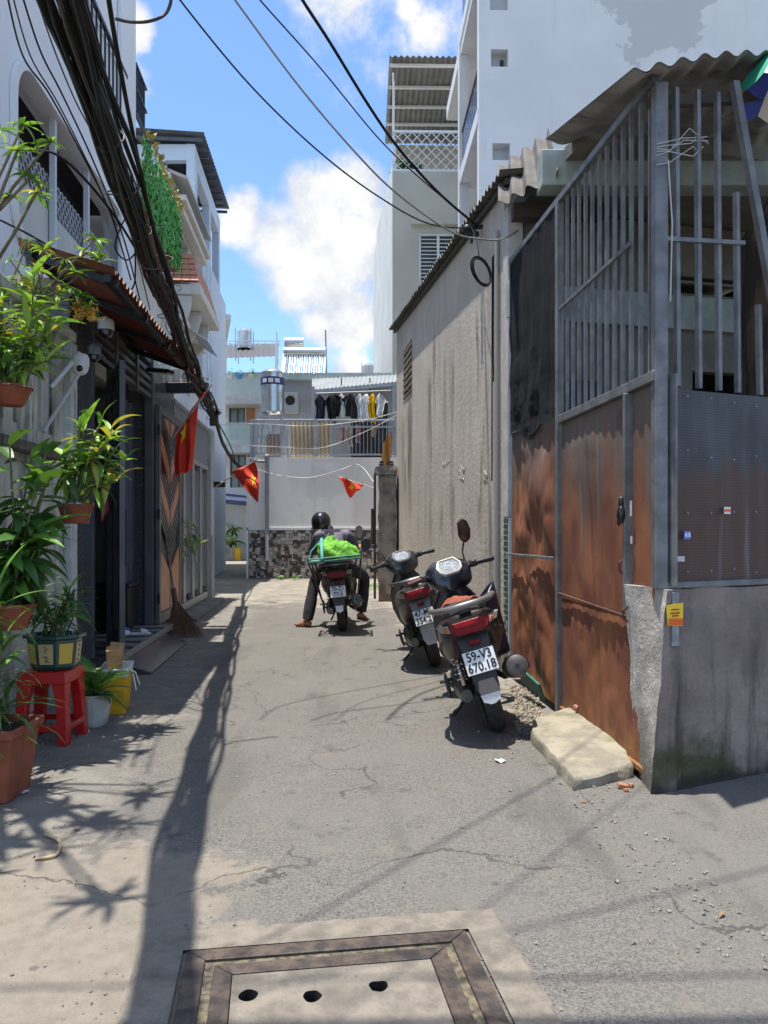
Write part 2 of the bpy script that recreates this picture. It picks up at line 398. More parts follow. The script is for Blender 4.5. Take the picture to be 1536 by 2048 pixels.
# grit washed to the edges of the lane
gt_ = MB(); q = random.Random(44)
def grit_at(x, y, r_): gt_.box(V(x, y, r_ * .35), (r_ * q.uniform(.8, 1.8), r_ * q.uniform(.8, 1.6), r_), (q.random(), q.random(), q.random() * 3))
for _ in range(1500):
    y = 2.2 + 10 * q.random() ** 1.5; e_ = abs(q.gauss(0, .22))
    x = (-1.75 - .08 * y + e_) if q.random() < .55 else (1.30 - .105 * y * .9 + .15 - e_)
    if -2.3 < x < 1.25: grit_at(x, y, q.uniform(.003, .009))
for _ in range(500):
    a = q.uniform(0, 6.28); rr3 = q.uniform(.40, .75); p = DC + V(rr3 * math.cos(a), rr3 * math.sin(a), 0); grit_at(p.x, p.y, q.uniform(.002, .006))
for _ in range(500): grit_at(q.uniform(-1.4, 1.3), q.uniform(2.0, 6.0), q.uniform(.002, .006))
gt_.build('grit', mat('grit_stone', (.30, .27, .22), (.14, .13, .115), scale=60, rough=.95), None, label='loose grit and small stones along the lane edges', cat='grit', kind='stuff')
# ================================================================== RIGHT: low wall, cage of bars, rusty gate
CW = V(1.28, 3.65, 0); FD = V(.90, .437, 0).normalized()
lw_front = Line((CW.x, CW.y), (CW.x + FD.x * 3, CW.y + FD.y * 3))      # n>0 = behind
def lowwall_extra(nd, L, noi, mp, rng, mix, pos, col, tc):
    sp = nd('ShaderNodeSeparateXYZ'); L.new(pos, sp.inputs[0])
    def mth(op, a, b, c=None):
        n = nd('ShaderNodeMath', operation=op)
        for i, v in enumerate((a, b, c)):
            if v is None: continue
            if isinstance(v, (int, float)): n.inputs[i].default_value = v
            else: L.new(v, n.inputs[i])
        return n.outputs[0]
    col = mix(rng(noi(pos, 3.2, 7, .6), .3, .7), (.31, .25, .22), (.19, .152, .135))
    col = mix(rng(noi(pos, 45, 5, .7), .5, .75, 0, .5), col, (.12, .105, .098))
    runs = rng(noi(mp(pos, (5.5, 5.5, .5)), 1, 5, .6), .48, .64, 0, .65)
    wet = rng(mth('MULTIPLY_ADD', noi(pos, 3, 6), -.9, sp.outputs[2]), .5, .0)
    col = mix(mth('MULTIPLY', runs, wet), col, (.035, .032, .026))
    moss = mth('MULTIPLY', rng(mth('MULTIPLY_ADD', noi(pos, 5, 7, .65), -.55, sp.outputs[2]), .02, -.16), rng(noi(pos, 2.1, 4), .42, .6))
    col = mix(mth('MULTIPLY', moss, .85), col, (.045, .055, .016))
    return mix(rng(mth('MULTIPLY_ADD', noi(pos, 9, 6), -.16, sp.outputs[2]), .0, -.07, 0, .85), col, (.035, .032, .028))
m_lowwall = mat('low_wall_concrete', (.25, .22, .21), rough=.93, bump=.75, bscale=26, extra=lowwall_extra, spec=.2)
lw = thing('low_wall', 'short mossy concrete wall with square end at the lane corner', 'wall', CW)
def rough_slab(mb, corners, z0, z1, amp, nu=26, nv=16, seed=0):
    """vertical-sided block from a ground quad, faces jittered like old render"""
    def jit(p): return V(noise.noise(p * 4 + V(seed, 0, 0)), noise.noise(p * 4 + V(0, seed + 5, 0)), noise.noise(p * 4 + V(9, 0, seed))) * amp + V(noise.noise(p * 19), noise.noise(p * 19 + V(3, 1, 0)), 0) * amp * .5
    n = len(corners)
    for i in range(n):
        a, b = Vector(corners[i]), Vector(corners[(i + 1) % n])
        def fn(u, v):
            p = a.lerp(b, u); p = V(p.x, p.y, z0 + (z1 - z0) * v); return p + jit(p) * (1 if v > 0 else .6)
        mb.grid(fn, max(3, int((b - a).length * 14)), nv)
    def top(u, v):
        p = Vector(corners[0]).lerp(corners[1], u).lerp(Vector(corners[3]).lerp(corners[2], u), v); p.z = z1; return p + jit(p)
    mb.grid(top, max(3, int((Vector(corners[1]) - Vector(corners[0])).length * 14)), 5)
b = MB(); rough_slab(b, [lw_front.pt(.085), lw_front.pt(3.2), lw_front.pt(3.2, .16), lw_front.pt(.12, .16)], -.02, .965, .012)
wb = b.build('wall_block', m_lowwall, lw, smooth=50)
m_pale = mat('sunlit_render', (.46, .43, .39), (.33, .305, .27), scale=7, rough=.9, bump=.5, bscale=40, dirt=((.07, .065, .05), .35, .8))  # paler than the wall front: sun on the end put into its colour
b = MB(); lo4 = [V(1.262, 3.648, -.02), V(1.40, 3.695, -.02), V(1.46, 4.0, -.02), V(1.302, 3.985, -.02)]; hi4 = [V(1.332, 3.642, .968), V(1.42, 3.70, .968), V(1.46, 4.0, .968), V(1.238, 3.985, .972)]
def jitc(p): return V(noise.noise(p * 5), noise.noise(p * 5 + V(7, 2, 0)), .4 * noise.noise(p * 6)) * .011 + V(noise.noise(p * 21), noise.noise(p * 21 + V(3, 1, 0)), 0) * .005
for i in range(4):
    j = (i + 1) % 4
    def ff(u, v, i=i, j=j):
        p = lo4[i].lerp(lo4[j], u).lerp(hi4[i].lerp(hi4[j], u), v); return p + jitc(p)
    b.mi = 1 if i < 2 else 0; b.grid(ff, 14, 34)
b.mi = 0
def ft(u, v): p = hi4[0].lerp(hi4[1], u).lerp(hi4[3].lerp(hi4[2], u), v); return p + jitc(p)
b.grid(ft, 8, 14); b.build('end_face', [m_pale, m_lowwall], lw, smooth=50)
# conduit and notice strip on the wall corner
tp = MB(); lw_front.box(tp, .075, .12, -.034, -.018, .70, .955); tp.build('steel_strap', mat('galv', (.30, .32, .34), (.22, .235, .25), scale=20, rough=.5, metal=.5), lw, bevel=.002)
stk = MB(); stk.prism([lw_front.pt(.04, -.038, .80), lw_front.pt(.135, -.038, .795), lw_front.pt(.14, -.036, .905), lw_front.pt(.028, -.038, .895)], lw_front.n * -.002)
st = stk.build('paper_notice', mat('paper_yellow', (.80, .52, .02), (.85, .6, .04), scale=30, rough=.6), lw)
so = MB(); so.prism([lw_front.pt(.043, -.042, .803), lw_front.pt(.134, -.042, .798), lw_front.pt(.132, -.042, .83), lw_front.pt(.046, -.042, .834)], lw_front.n * -.001)
so.build('orange_band', mat('paper_orange', (.75, .12, .01), rough=.6), st)
for k, (zz, w) in enumerate(((.875, .05), (.858, .06), (.845, .04))):
    so = MB(); lw_front.box(so, .085 - w / 2, .085 + w / 2, -.043, -.041, zz - .003, zz + .003); so.build('print_line', mat('ink_red', (.35, .03, .01), rough=.6), st)
# ---- gate line along the lane
FA = (1.318, 3.70); FB = (1.195, 5.10); FC = (1.085, 6.50)
gl = Line(FA, FC); sB = gl.at(1125); ZR = 1.985; ZT = 3.44
m_steel = mat('galvanised_tube', (.205, .208, .215), (.135, .138, .145), scale=9, rough=.55, metal=.35, bump=.1, bscale=60)
def rust_extra(nd, L, noi, mp, rng, mix, pos, col, tc):
    sp = nd('ShaderNodeSeparateXYZ'); L.new(pos, sp.inputs[0])
    a = rng(noi(mp(pos, (1.6, 1.6, 1.1)), 1.5, 7, .6), .34, .62)
    col = mix(a, (.29, .115, .052), (.165, .06, .036))
    ca = nd('ShaderNodeMath', operation='MULTIPLY_ADD'); L.new(noi(mp(pos, (7, 7, .35)), 1, 6, .65), ca.inputs[0]); ca.inputs[1].default_value = 2.2; L.new(sp.outputs[2], ca.inputs[2])
    paint = rng(ca.outputs[0], 2.4, 3.05, 0, .8)
    col = mix(paint, col, (.13, .125, .115))
    col = mix(rng(noi(mp(pos, (16, 16, .5)), 1, 4, .6), .62, .72, 0, .55), col, (.34, .27, .2))
    col = mix(rng(noi(mp(pos, (3.2, 3.2, 2.6)), 1.3, 5, .5), .62, .72, 0, .55), col, (.075, .038, .028))
    # fine rows of punched marks
    wv = nd('ShaderNodeTexWave', wave_type='BANDS', bands_direction='Z'); L.new(pos, wv.inputs['Vector']); wv.inputs['Scale'].default_value = 26
    wy = nd('ShaderNodeTexWave', wave_type='BANDS', bands_direction='Y'); L.new(pos, wy.inputs['Vector']); wy.inputs['Scale'].default_value = 26
    m = nd('ShaderNodeMath', operation='MULTIPLY'); L.new(wv.outputs['Fac'], m.inputs[0]); L.new(wy.outputs['Fac'], m.inputs[1])
    zf = nd('ShaderNodeMath', operation='MULTIPLY'); L.new(rng(m.outputs[0], .3, .8), zf.inputs[0]); L.new(rng(sp.outputs[2], .85, 1.0, .1, .4), zf.inputs[1])
    col = mix(zf.outputs[0], col, (.06, .03, .024))
    low = nd('ShaderNodeMath', operation='MULTIPLY_ADD'); L.new(noi(pos, 5, 6), low.inputs[0]); low.inputs[1].default_value = -.5; L.new(sp.outputs[2], low.inputs[2])
    return mix(rng(low.outputs[0], -.05, -.2, 0, .6), col, (.30, .15, .05))
m_rust = mat('rusty_sheet', (.3, .09, .04), rough=.75, metal=.0, bump=.12, bscale=60, extra=rust_extra, spec=.35)
gate = thing('sheet_gate', 'rusty sheet-metal gate with pale steel frame on the lane', 'gate', (1.25, 4.4, 0))
def sheet(name, s0, s1, z0a, z0b, z1a, z1b, n, amp, seed, m, par, ln=gl):
    mb = MB()
    def fn(u, v):
        s_ = s0 + (s1 - s0) * u; z = (z0a + (z0b - z0a) * u) * (1 - v) + (z1a + (z1b - z1a) * u) * v
        q = V(s_ * 2.2 + seed, z * 2.0, seed); e = min(1, 6 * min(u, 1 - u, v, 1 - v))
        return ln.pt(s_, n + amp * e * (noise.noise(q) + .5 * abs(noise.noise(q * 2.3))) + .004 * e * max(-.5, math.cos(s_ * 52)), z)
    mb.grid(fn, 80, 34)
    return mb.build(name, m, par, smooth=60)
sheet('panel', .035, sB - .035, .06, .075, .80, .80, .012, .018, 1, m_rust, gate)
sheet('panel', .30, sB - .035, .80, .80, ZR - .03, ZR - .03, .016, .012, 5, m_rust, gate)
sheet('panel', .035, .29, .80, .80, ZR - .03, ZR - .03, .012, .008, 15, m_rust, gate)
sheet('panel', sB + .035, gl.len - .02, .06, .06, 1.06, 1.06, .02, .05, 2.2, m_rust, gate)
sheet('panel', sB + .035, gl.len - .02, 1.06, 1.06, 2.0, 2.06, .016, .05, 8.5, m_rust, gate)
def gbar(name, s0, z0, s1, z1, w, d, par=gate, n=.02, m=m_steel):
    mb = MB(); mb.bar(gl.pt(s0, n, z0), gl.pt(s1, n, z1), d, w, up=(gl.n if abs(z1 - z0) > abs(s1 - s0) else V(0, 0, 1))); return mb.build(name, m, par, bevel=.003)
gbar('post', sB, .0, sB, ZT + .0, .05, .05)
gbar('rail', -.02, ZR, sB - .028, ZR, .05, .045)
gbar('frame_edge', .295, .84, .295, ZR - .03, .05, .022, n=.035)
gbar('mid_seam', .30, .80, sB - .03, .83, .012, .016, n=.034, m=mat('rust_dark', (.07, .03, .02), (.12, .05, .03), rough=.8))
gbar('mid_seam', sB + .03, 1.06, gl.len - .02, 1.05, .02, .02, n=.06, m=m_steel)
gbar('bottom_rail', .04, .055, sB - .03, .065, .03, .02, m=m_rust); 
for zz, sc in ((.78, .26), (1.02, .31)):
    mb = MB(); mb.tube([gl.pt(sc, .05, zz), gl.pt(sc, .075, zz + .02), gl.pt(sc, .075, zz + .06), gl.pt(sc, .05, zz + .08)], .006, 6)
    mb.build('hasp', mat('rust_dark', (.07, .03, .02)), gate, smooth=40)
# padlock in a plastic bag on the gate edge
lk = MB(); lk.ball(gl.pt(.30, .07, 1.33), (.022, .028, .05), 10, 7); lk.ball(gl.pt(.30, .07, 1.39), (.014, .018, .035), 8, 6); lk.ball(gl.pt(.325, .07, 1.30), (.012, .02, .03), 8, 6)
lk.build('padlock_bag', mat('black_plastic_bag', (.012, .012, .014), rough=.3), None, smooth=60, label='black plastic bag wrapped over the padlock on rusty gate', cat='padlock')
for (sc, z0, z1) in ((.255, 1.32, 1.40), (.25, 1.18, 1.22)):
    mb = MB(); gl.box(mb, sc - .012, sc + .012, .034, .037, z0, z1); mb.build('sticker', mat('paper_white', (.6, .58, .55), (.45, .4, .38), scale=60, rough=.6), gate)
# ---- corner post and front panel with perforated sheet
fl = Line((1.318, 3.70), (1.318 + FD.x * 2.6, 3.70 + FD.y * 2.6))      # n<0 towards the viewer
def perf_extra(nd, L, noi, mp, rng, mix, pos, col, tc):
    sp = nd('ShaderNodeSeparateXYZ'); L.new(pos, sp.inputs[0])
    col = mix(rng(noi(mp(pos, (2, 2, 1)), 2.2, 6), .35, .65), (.082, .086, .094), (.05, .053, .058))
    ca = nd('ShaderNodeMath', operation='MULTIPLY_ADD'); L.new(noi(mp(pos, (3.2, 3.2, 1.4)), 1, 5, .6), ca.inputs[0]); ca.inputs[1].default_value = -.95; L.new(sp.outputs[2], ca.inputs[2])
    col = mix(rng(ca.outputs[0], 1.08, .95, 0, .92), col, (.10, .05, .033))
    col = mix(rng(noi(mp(pos, (14, 14, .7)), 1, 4, .6), .6, .72, 0, .4), col, (.22, .24, .26))
    mm = None
    for ax in ('Z', 'X'):
        wv = nd('ShaderNodeTexWave', wave_type='BANDS', bands_direction=ax); L.new(pos, wv.inputs['Vector']); wv.inputs['Scale'].default_value = 24 if ax == 'Z' else 26
        mm = wv.outputs['Fac'] if mm is None else mm_join(nd, L, mm, wv.outputs['Fac'])
    return mix(rng(mm, .35, .7, 0, .75), col, (.016, .017, .02))
def mm_join(nd, L, a, b):
    n = nd('ShaderNodeMath', operation='MULTIPLY'); L.new(a, n.inputs[0]); L.new(b, n.inputs[1]); return n.outputs[0]
m_perf = mat('perforated_sheet', (.1, .12, .15), rough=.55, metal=.2, bump=.15, bscale=50, extra=perf_extra)
pf = thing('perforated_panel', 'blue-grey perforated metal panel, rusty below, on the low wall', 'panel', fl.pt(.6, 0, .965))
sheet('sheet', .04, 2.5, .995, .995, 1.93, 1.96, -.012, .012, 3, m_perf, pf, fl)
def fbar(name, s0, z0, s1, z1, w, d, par, n=-.02, m=m_steel):
    mb = MB(); mb.bar(fl.pt(s0, n, z0), fl.pt(s1, n, z1), d, w, up=(fl.n if abs(z1 - z0) > abs(s1 - s0) else V(0, 0, 1))); return mb.build(name, m, par, bevel=.003)
fbar('frame_angle', .02, .985, 2.5, .985, .03, .03, pf)
fbar('frame_angle', .035, .985, .035, 1.99, .06, .012, pf, n=-.045)
bolt = MB(); bolt.lathe([(.005, 0), (.005, .003), (.003, .004)], n=8); bm_ = bolt.mesh('bolt', mat('bolt_zinc', (.28, .28, .28), rough=.5, metal=.3))
for i in range(5):
    for zz in (1.05, 1.33, 1.62, 1.90):
        inst('bolt', bm_, pf, fl.pt(.16 + i * .16, -.022, zz + rnd.uniform(-.02, .02)), (R(90), 0, fl.ang))
def sticker(ln, s0, s1, z0, z1, n, m, par, name='sticker'):
    mb = MB(); ln.box(mb, s0, s1, n - .002, n, z0, z1); return mb.build(name, m, par)
s1 = sticker(fl, .40, .445, 1.33, 1.365, -.030, mat('paper_white2', (.75, .72, .68), rough=.6), pf)
sticker(fl, .402, .443, 1.342, 1.353, -.033, mat('paper_orange', (.75, .12, .01)), s1, 'print_band')
s1 = sticker(fl, .125, .17, 1.205, 1.245, -.030, mat('sticker_blue', (.05, .16, .6), rough=.5), pf)
for k in range(2): sticker(fl, .132 + k * .02, .145 + k * .02, 1.215, 1.237, -.033, mat('paper_white2', (.75, .72, .68)), s1, 'print_mark')
sticker(fl, .05, .10, 1.10, 1.125, -.058, mat('paper_white', (.6, .58, .55)), pf, 'torn_sticker')
# ---- cage of bars above
cage = thing('bar_cage', 'cage of upright grey steel bars over the rusty gate', 'bars', (1.318, 3.70, .97))
mb = MB(); mb.bar(V(1.318, 3.70, .97), V(1.318, 3.70, ZT - .06), .062, .062); mb.build('corner_post', m_steel, cage, bevel=.004)
gbar('top_rail', 0, ZT - .03, gl.len, ZT + .06, .045, .04, cage)
gbar('mid_rail', .27, 2.72, sB, 2.72, .025, .016, cage, n=.03)
for i in range(13):
    s_ = .075 + (sB - .10) * i / 12.0
    mb = MB(); a = gl.pt(s_, .012, ZR + .02); bb = gl.pt(s_ + rnd.uniform(-.008, .008), .012, ZT - .02 + (.09 * s_ / gl.len)); mb.bar(a, bb, .019, .019, up=gl.n); mb.build('bar', m_steel, cage)
for px, y0, y1 in ((1358, 770, 155), (1401, 770, 160), (1441, 770, 165), (1479, 770, 365), (1523, 770, 590)):
    s_ = fl.at(px); mb = MB(); zt = fl.z(px, y1) - .05
    mb.bar(fl.pt(s_, .01, 1.95), fl.pt(s_ - .012, .01, zt), .024, .024, up=fl.n); mb.build('bar', m_steel, cage)
mb = MB(); mb.bar(fl.pt(.03, -.005, fl.z(1325, 478)), fl.pt(fl.at(1486), -.005, fl.z(1486, 487)), .02, .02); mb.build('mid_rail', m_steel, cage)
mb = MB(); mb.bar(fl.pt(fl.at(1458), -.03, fl.z(1458, 170)), fl.pt(fl.at(1560), -.03, fl.z(1560, 740)), .045, .03, up=fl.n); mb.build('diagonal_brace', m_steel, cage)
wt = MB()      # wire lashing at the corner
for k in range(6):
    z0 = 3.02 + rnd.uniform(-.05, .06); wt.tube([V(1.29, 3.66, z0), V(1.35, 3.66, z0 + rnd.uniform(-.02, .02)), fl.pt(.12 + .2 * rnd.random(), -.02, z0 + .1 + rnd.uniform(-.06, .06)), fl.pt(.25 + .1 * rnd.random(), .02, z0 + .14)], .0025, 4)
wt.tube([V(1.345, 3.66, 3.0), V(1.36, 3.65, 2.7), V(1.355, 3.66, 2.33)], .004, 4)
wt.build('wire_lashing', mat('old_wire', (.42, .42, .4), rough=.6), cage)
# ---- black shade net on the far bay
net = MB()
sN0, sN1 = sB + .03, gl.len - .03
def netf(u, v):
    s_ = sN0 + (sN1 - sN0) * u; zt = ZT + .02 if u < .3 else ZT + .02 - (u - .3) * .0
    zb = 2.0 + .05 * math.sin(u * 9); z = zb + (zt - zb) * v
    fold = .007 * math.sin(u * 30 + 2 * v) * (1 - .6 * v) + .016 * noise.noise(V(u * 5, z * 5, 1)) * (1.25 - v) + .016 * abs(noise.noise(V(u * 15 + z * 4, z * 14, 4))) * max(0, .75 - v)
    return gl.pt(s_, .035 + fold, z)
net.grid(netf, 70, 80)
net.build('shade_net', mat('black_net', (.010, .010, .012), (.024, .024, .028), scale=60, rough=.95, spec=.15, stretch=(1, 1, .05), bump=.3, bscale=200), None, smooth=60, label='black shade net hung across the bars beside the grey wall', cat='net')
# ---- corrugated awning roofs over the cage
m_asb = mat('old_roof_sheet', (.33, .32, .305), (.22, .21, .20), scale=4, rough=.9, bump=.3, bscale=30, streak=((.07, .06, .055), .6, 9))
aw = thing('corrugated_awning', 'weathered grey corrugated awning over the barred cage', 'awning', (1.6, 4.6, 3.3))
c = MB(); corrug(c, P(1268, 142, 3.42), P(1640, 118, 4.25), (3.4, 6.6, 4.45), P(1092, 282, 5.6), 9, .014, nv=8, sag=.05, per=8)
c.build('sheet', m_asb, aw, smooth=50)
mb = MB(); mb.bar(P(1300, 205, 3.75), P(1620, 190, 4.5), .05, .05); mb.build('purlin', mat('dark_timber', (.05, .042, .036), (.08, .068, .058), rough=.85), aw)
bm2 = MB(); bm2.box((P(1095, 308, 5.6) + V(1.5, .3, 0)), (3.0, .20, .27)); bm2.build('concrete_beam', mat('beam_paint', (.36, .42, .39), (.28, .32, .3), scale=5, rough=.85), aw, bevel=.006)
aw2 = thing('corrugated_awning', 'short dark corrugated roof sheet between grey wall and barred cage', 'awning', (1.2, 6.4, 3.6))
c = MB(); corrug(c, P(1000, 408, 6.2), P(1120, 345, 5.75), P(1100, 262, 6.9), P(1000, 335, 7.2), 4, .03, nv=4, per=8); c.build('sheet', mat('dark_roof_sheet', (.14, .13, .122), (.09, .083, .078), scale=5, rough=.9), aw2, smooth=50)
mb = MB(); mb.box(P(1055, 425, 6.4) + V(.25, 0, 0), (.75, .12, .12)); mb.build('beam', mat('dark_timber', (.05, .042, .036)), aw2)
# ---- the low house behind the bars
hs_ = thing('shed_house', 'dim low house with louvred opening behind the bars', 'house', (2.6, 7.0, 0))
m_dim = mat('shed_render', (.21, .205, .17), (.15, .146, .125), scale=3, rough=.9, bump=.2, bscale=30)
hw = Line((1.16, 6.62), (4.4, 7.4)); lv = (hw.at(1350), hw.at(1515), hw.z(1400, 638), hw.z(1400, 555))
dr = (hw.at(1385), hw.at(1620), .0, hw.z(1440, 745))
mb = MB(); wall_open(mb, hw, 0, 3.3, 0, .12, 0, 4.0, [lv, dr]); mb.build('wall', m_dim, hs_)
for k in range(3):
    z = lv[2] + (lv[3] - lv[2]) * (k + .75) / 3.2; mb = MB(); hw.box(mb, lv[0], lv[1], -.01, .05, z - .012, z + .012); mb.build('louvre_slat', mat('shed_render', (.3, .29, .25)), hs_)
mb = MB(); hw.box(mb, .55, 3.3, 2.2, 2.3, 0, 3.95); hw.box(mb, 3.2, 3.3, .12, 2.2, 0, 3.95); hw.box(mb, .0, 3.6, -1.2, .1, 4.02, 4.12); hw.box(mb, .62, 3.6, .1, 2.25, 4.02, 4.12); hw.box(mb, 3.4, 3.5, -2.2, .1, 0, 3.95); mb.build('inner_wall_shade_roof', m_dim, hs_)  # inner wall, plus unseen roof slabs and side walls added to darken the interior
mb = MB(); hw.box(mb, -.12, 3.3, -.06, -.002, 3.05, 3.35); mb.build('lintel_beam', mat('beam_paint', (.36, .42, .39)), hs_, bevel=.004)
mb = MB(); mb.box((hw.at(1165) * hw.d + hw.p) + V(-.0, -.03, hw.z(1165, 795)), (.28, .05, .28), (0, 0, hw.ang)); gr = mb.build('vent_grille', mat('black_iron', (.012, .012, .014), rough=.5), hs_)
# clutter of boards leaning inside the cage
for k, (px, z, w, h_, cc) in enumerate(((1400, 1.75, .35, .5, (.10, .05, .03)), (1470, 1.72, .3, .42, (.08, .06, .045)), (1525, 1.8, .3, .5, (.06, .03, .03)))):
    q = P(px, 700, 5.2); mb = MB(); mb.box((q.x, 5.2 + k * .12, .95), (w, .04, 1.9), (R(6), 0, .3)); mb.build('board', mat('old_board%d' % k, cc, tuple(x * 1.6 for x in cc), rough=.85), None, bevel=.004, label=['reddish old board standing inside the barred cage', 'brown old board standing inside the barred cage', 'dark maroon board standing inside the cage by the tree trunk'][k], cat='board')
# ---- tree trunk at the corner
tr = thing('street_tree', 'rough brown tree trunk behind the diagonal brace', 'tree', (2.36, 4.55, 0))
m_bark = mat('bark', (.10, .062, .042), (.032, .022, .017), scale=7, rough=.95, bump=1.0, bscale=14, stretch=(1.5, 1.5, .35), lo=.42, hi=.58)
tk = MB(); rings = []
for i in range(46):
    t = i / 45; z = -.1 + 5.2 * t; cx = 2.46 + .04 * math.sin(z * 1.7) + .55 * max(0, z - 3.0); r = .30 - .02 * z + .06 * max(0, 1 - z * 1.2)
    rings.append([V(cx + (r * (1 + .22 * abs(noise.noise(V(math.cos(a) * 2.2, math.sin(a) * 2.2, z * .5))) + .09 * noise.noise(V(math.cos(a) * 7, math.sin(a) * 7, z * 2)))) * math.cos(a), 4.62 + r * 1.05 * math.sin(a) * (1 + .15 * noise.noise(V(a, z, 3))), z) for a in [2 * math.pi * j / 40 for j in range(40)]])
tk.loft(rings); tk.build('trunk', m_bark, tr, smooth=70)
def leaf_blob(mb, c, r, n, size, seed, flat=.7):
    q = random.Random(seed)
    for _ in range(n):
        d = V(q.gauss(0, 1), q.gauss(0, 1), q.gauss(0, flat)); d = d.normalized() * r * q.random() ** .4; p = Vector(c) + d
        a = q.uniform(0, 6.28); t = V(math.cos(a), math.sin(a), q.uniform(-.7, .3)).normalized(); sd_ = t.cross(V(q.uniform(-.4, .4), q.uniform(-.4, .4), 1)).normalized(); L_ = size * q.uniform(.6, 1.2); w = L_ * .28
        up = sd_.cross(t) * L_ * .08
        mb.add([p, p + t * L_ * .45 + sd_ * w + up, p + t * L_, p + t * L_ * .45 - sd_ * w + up], [(0, 1, 2, 3)])
m_leafdark = mat('leaf_tree', (.05, .10, .025), (.085, .15, .035), scale=9, rough=.5)
lb = MB()
for k in range(9): leaf_blob(lb, (4.4 + rnd.uniform(-.5, .9), 4.9 + rnd.uniform(-.6, .8), 5.6 + rnd.uniform(-.4, .7)), .6, 130, .14, k)
lb.build('crown', m_leafdark, tr, kind='stuff')
# striped beach parasol folded above the awning corner
um = thing('parasol', 'multicoloured parasol at the corner of the corrugated awning', 'parasol', V(2.3, 3.7, 0))
base = P(1602, 165, 4.0)
for k in range(10):
    a0, a1 = 2 * math.pi * k / 10, 2 * math.pi * (k + 1) / 10; g_ = MB()
    def uf(u, v, a0=a0, a1=a1):
        a = a0 + (a1 - a0) * u; rad = .33 * v; return base + V(rad * math.cos(a), rad * .8 * math.sin(a), .26 - .30 * v ** 1.6 - .04 * v * (4 * u * (1 - u)))
    g_.grid(uf, 3, 6); g_.build('gore', mat('parasol_%d' % (k % 4), [(.45, .03, .03), (.02, .30, .18), (.75, .75, .72), (.03, .06, .4)][k % 4], rough=.6), um, smooth=60)
g_ = MB(); g_.tube([base + V(0, 0, .28), V(2.3, 3.7, 0)], .015, 6); g_.build('pole', m_steel, um)
# ---- cement ramp at the gate foot
rp = MB(); foot = [V(.905, 3.70, 0), V(1.262, 3.90, 0), V(1.30, 4.28, 0), V(1.20, 5.02, 0), V(.93, 4.82, 0), V(.865, 4.56, 0)]
hts = [.05, .07, .10, .10, .075, .065]
n = len(foot); cen = sum(foot, V(0, 0, 0)) / n
rings = []
def sub(pts, k=16):
    out = []
    for i in range(len(pts)):
        for j in range(k): out.append(pts[i].lerp(pts[(i + 1) % len(pts)], j / k))
    return out
lowr = sub([V(p.x, p.y, -.01) for p in foot]); tops = sub([V(p.x, p.y, h_) for p, h_ in zip(foot, hts)])
def jt(p, a): return p + V(noise.noise(p * 9), noise.noise(p * 9 + V(4, 4, 4)), .4 * noise.noise(p * 12)) * a
ct = V(cen.x, cen.y, .09)
rings = [[jt(p, .014) for p in lowr], [jt(p - V(0, 0, .012), .014) for p in tops], [jt(ct.lerp(p, .98), .012) for p in tops]]
for f_ in (.96, .75, .5, .25, .05): rings.append([jt(ct.lerp(p, f_) + V(0, 0, .006), .010) for p in tops])
rp.loft(rings)
m_ramp = mat('ramp_cement', (.31, .28, .215), (.21, .19, .15), scale=8, rough=.95, bump=.5, bscale=50, streak=((.12, .13, .05), .0, 4), extra=lambda nd, L, noi, mp, rng, mix, pos, col, tc: mix(rng(noi(pos, 6.5, 6, .6), .56, .68, 0, .6), mix(rng(noi(pos, 50, 4), .55, .7, 0, .5), col, (.2, .17, .12)), (.13, .15, .05)))
rp.build('cement_ramp', m_ramp, None, smooth=35, label='small worn cement ramp at the foot of the rusty gate', cat='ramp')
# rubble strip between ramp and scooters
gv = MB(); q = random.Random(3)
for _ in range(420):
    t = q.random(); c_ = V(.93, 4.85, 0).lerp(V(1.12, 6.2, 0), t) + V(q.uniform(-.10, .10), q.uniform(-.1, .1), 0); r_ = q.uniform(.006, .018)
    gv.box(c_ + V(0, 0, r_ * .4), (r_ * q.uniform(.8, 1.8), r_ * q.uniform(.8, 1.5), r_), (q.random(), q.random(), q.random() * 3))
gv.build('rubble', mat('rubble_stone', (.33, .29, .22), (.18, .16, .13), scale=25, rough=.95), None, label='loose cement crumbs along the gate foot', cat='rubble', kind='stuff')
gp_ = MB(); gp_.box(P(1062, 1366, 5.6), (.018, .36, .15), (R(13), R(-24), R(10)))
gp_.build('green_plank', mat('green_paint', (.02, .10, .085), (.035, .14, .115), scale=20, rough=.6), None, bevel=.004, label='green painted plank leaning low against the rusty gate', cat='plank')
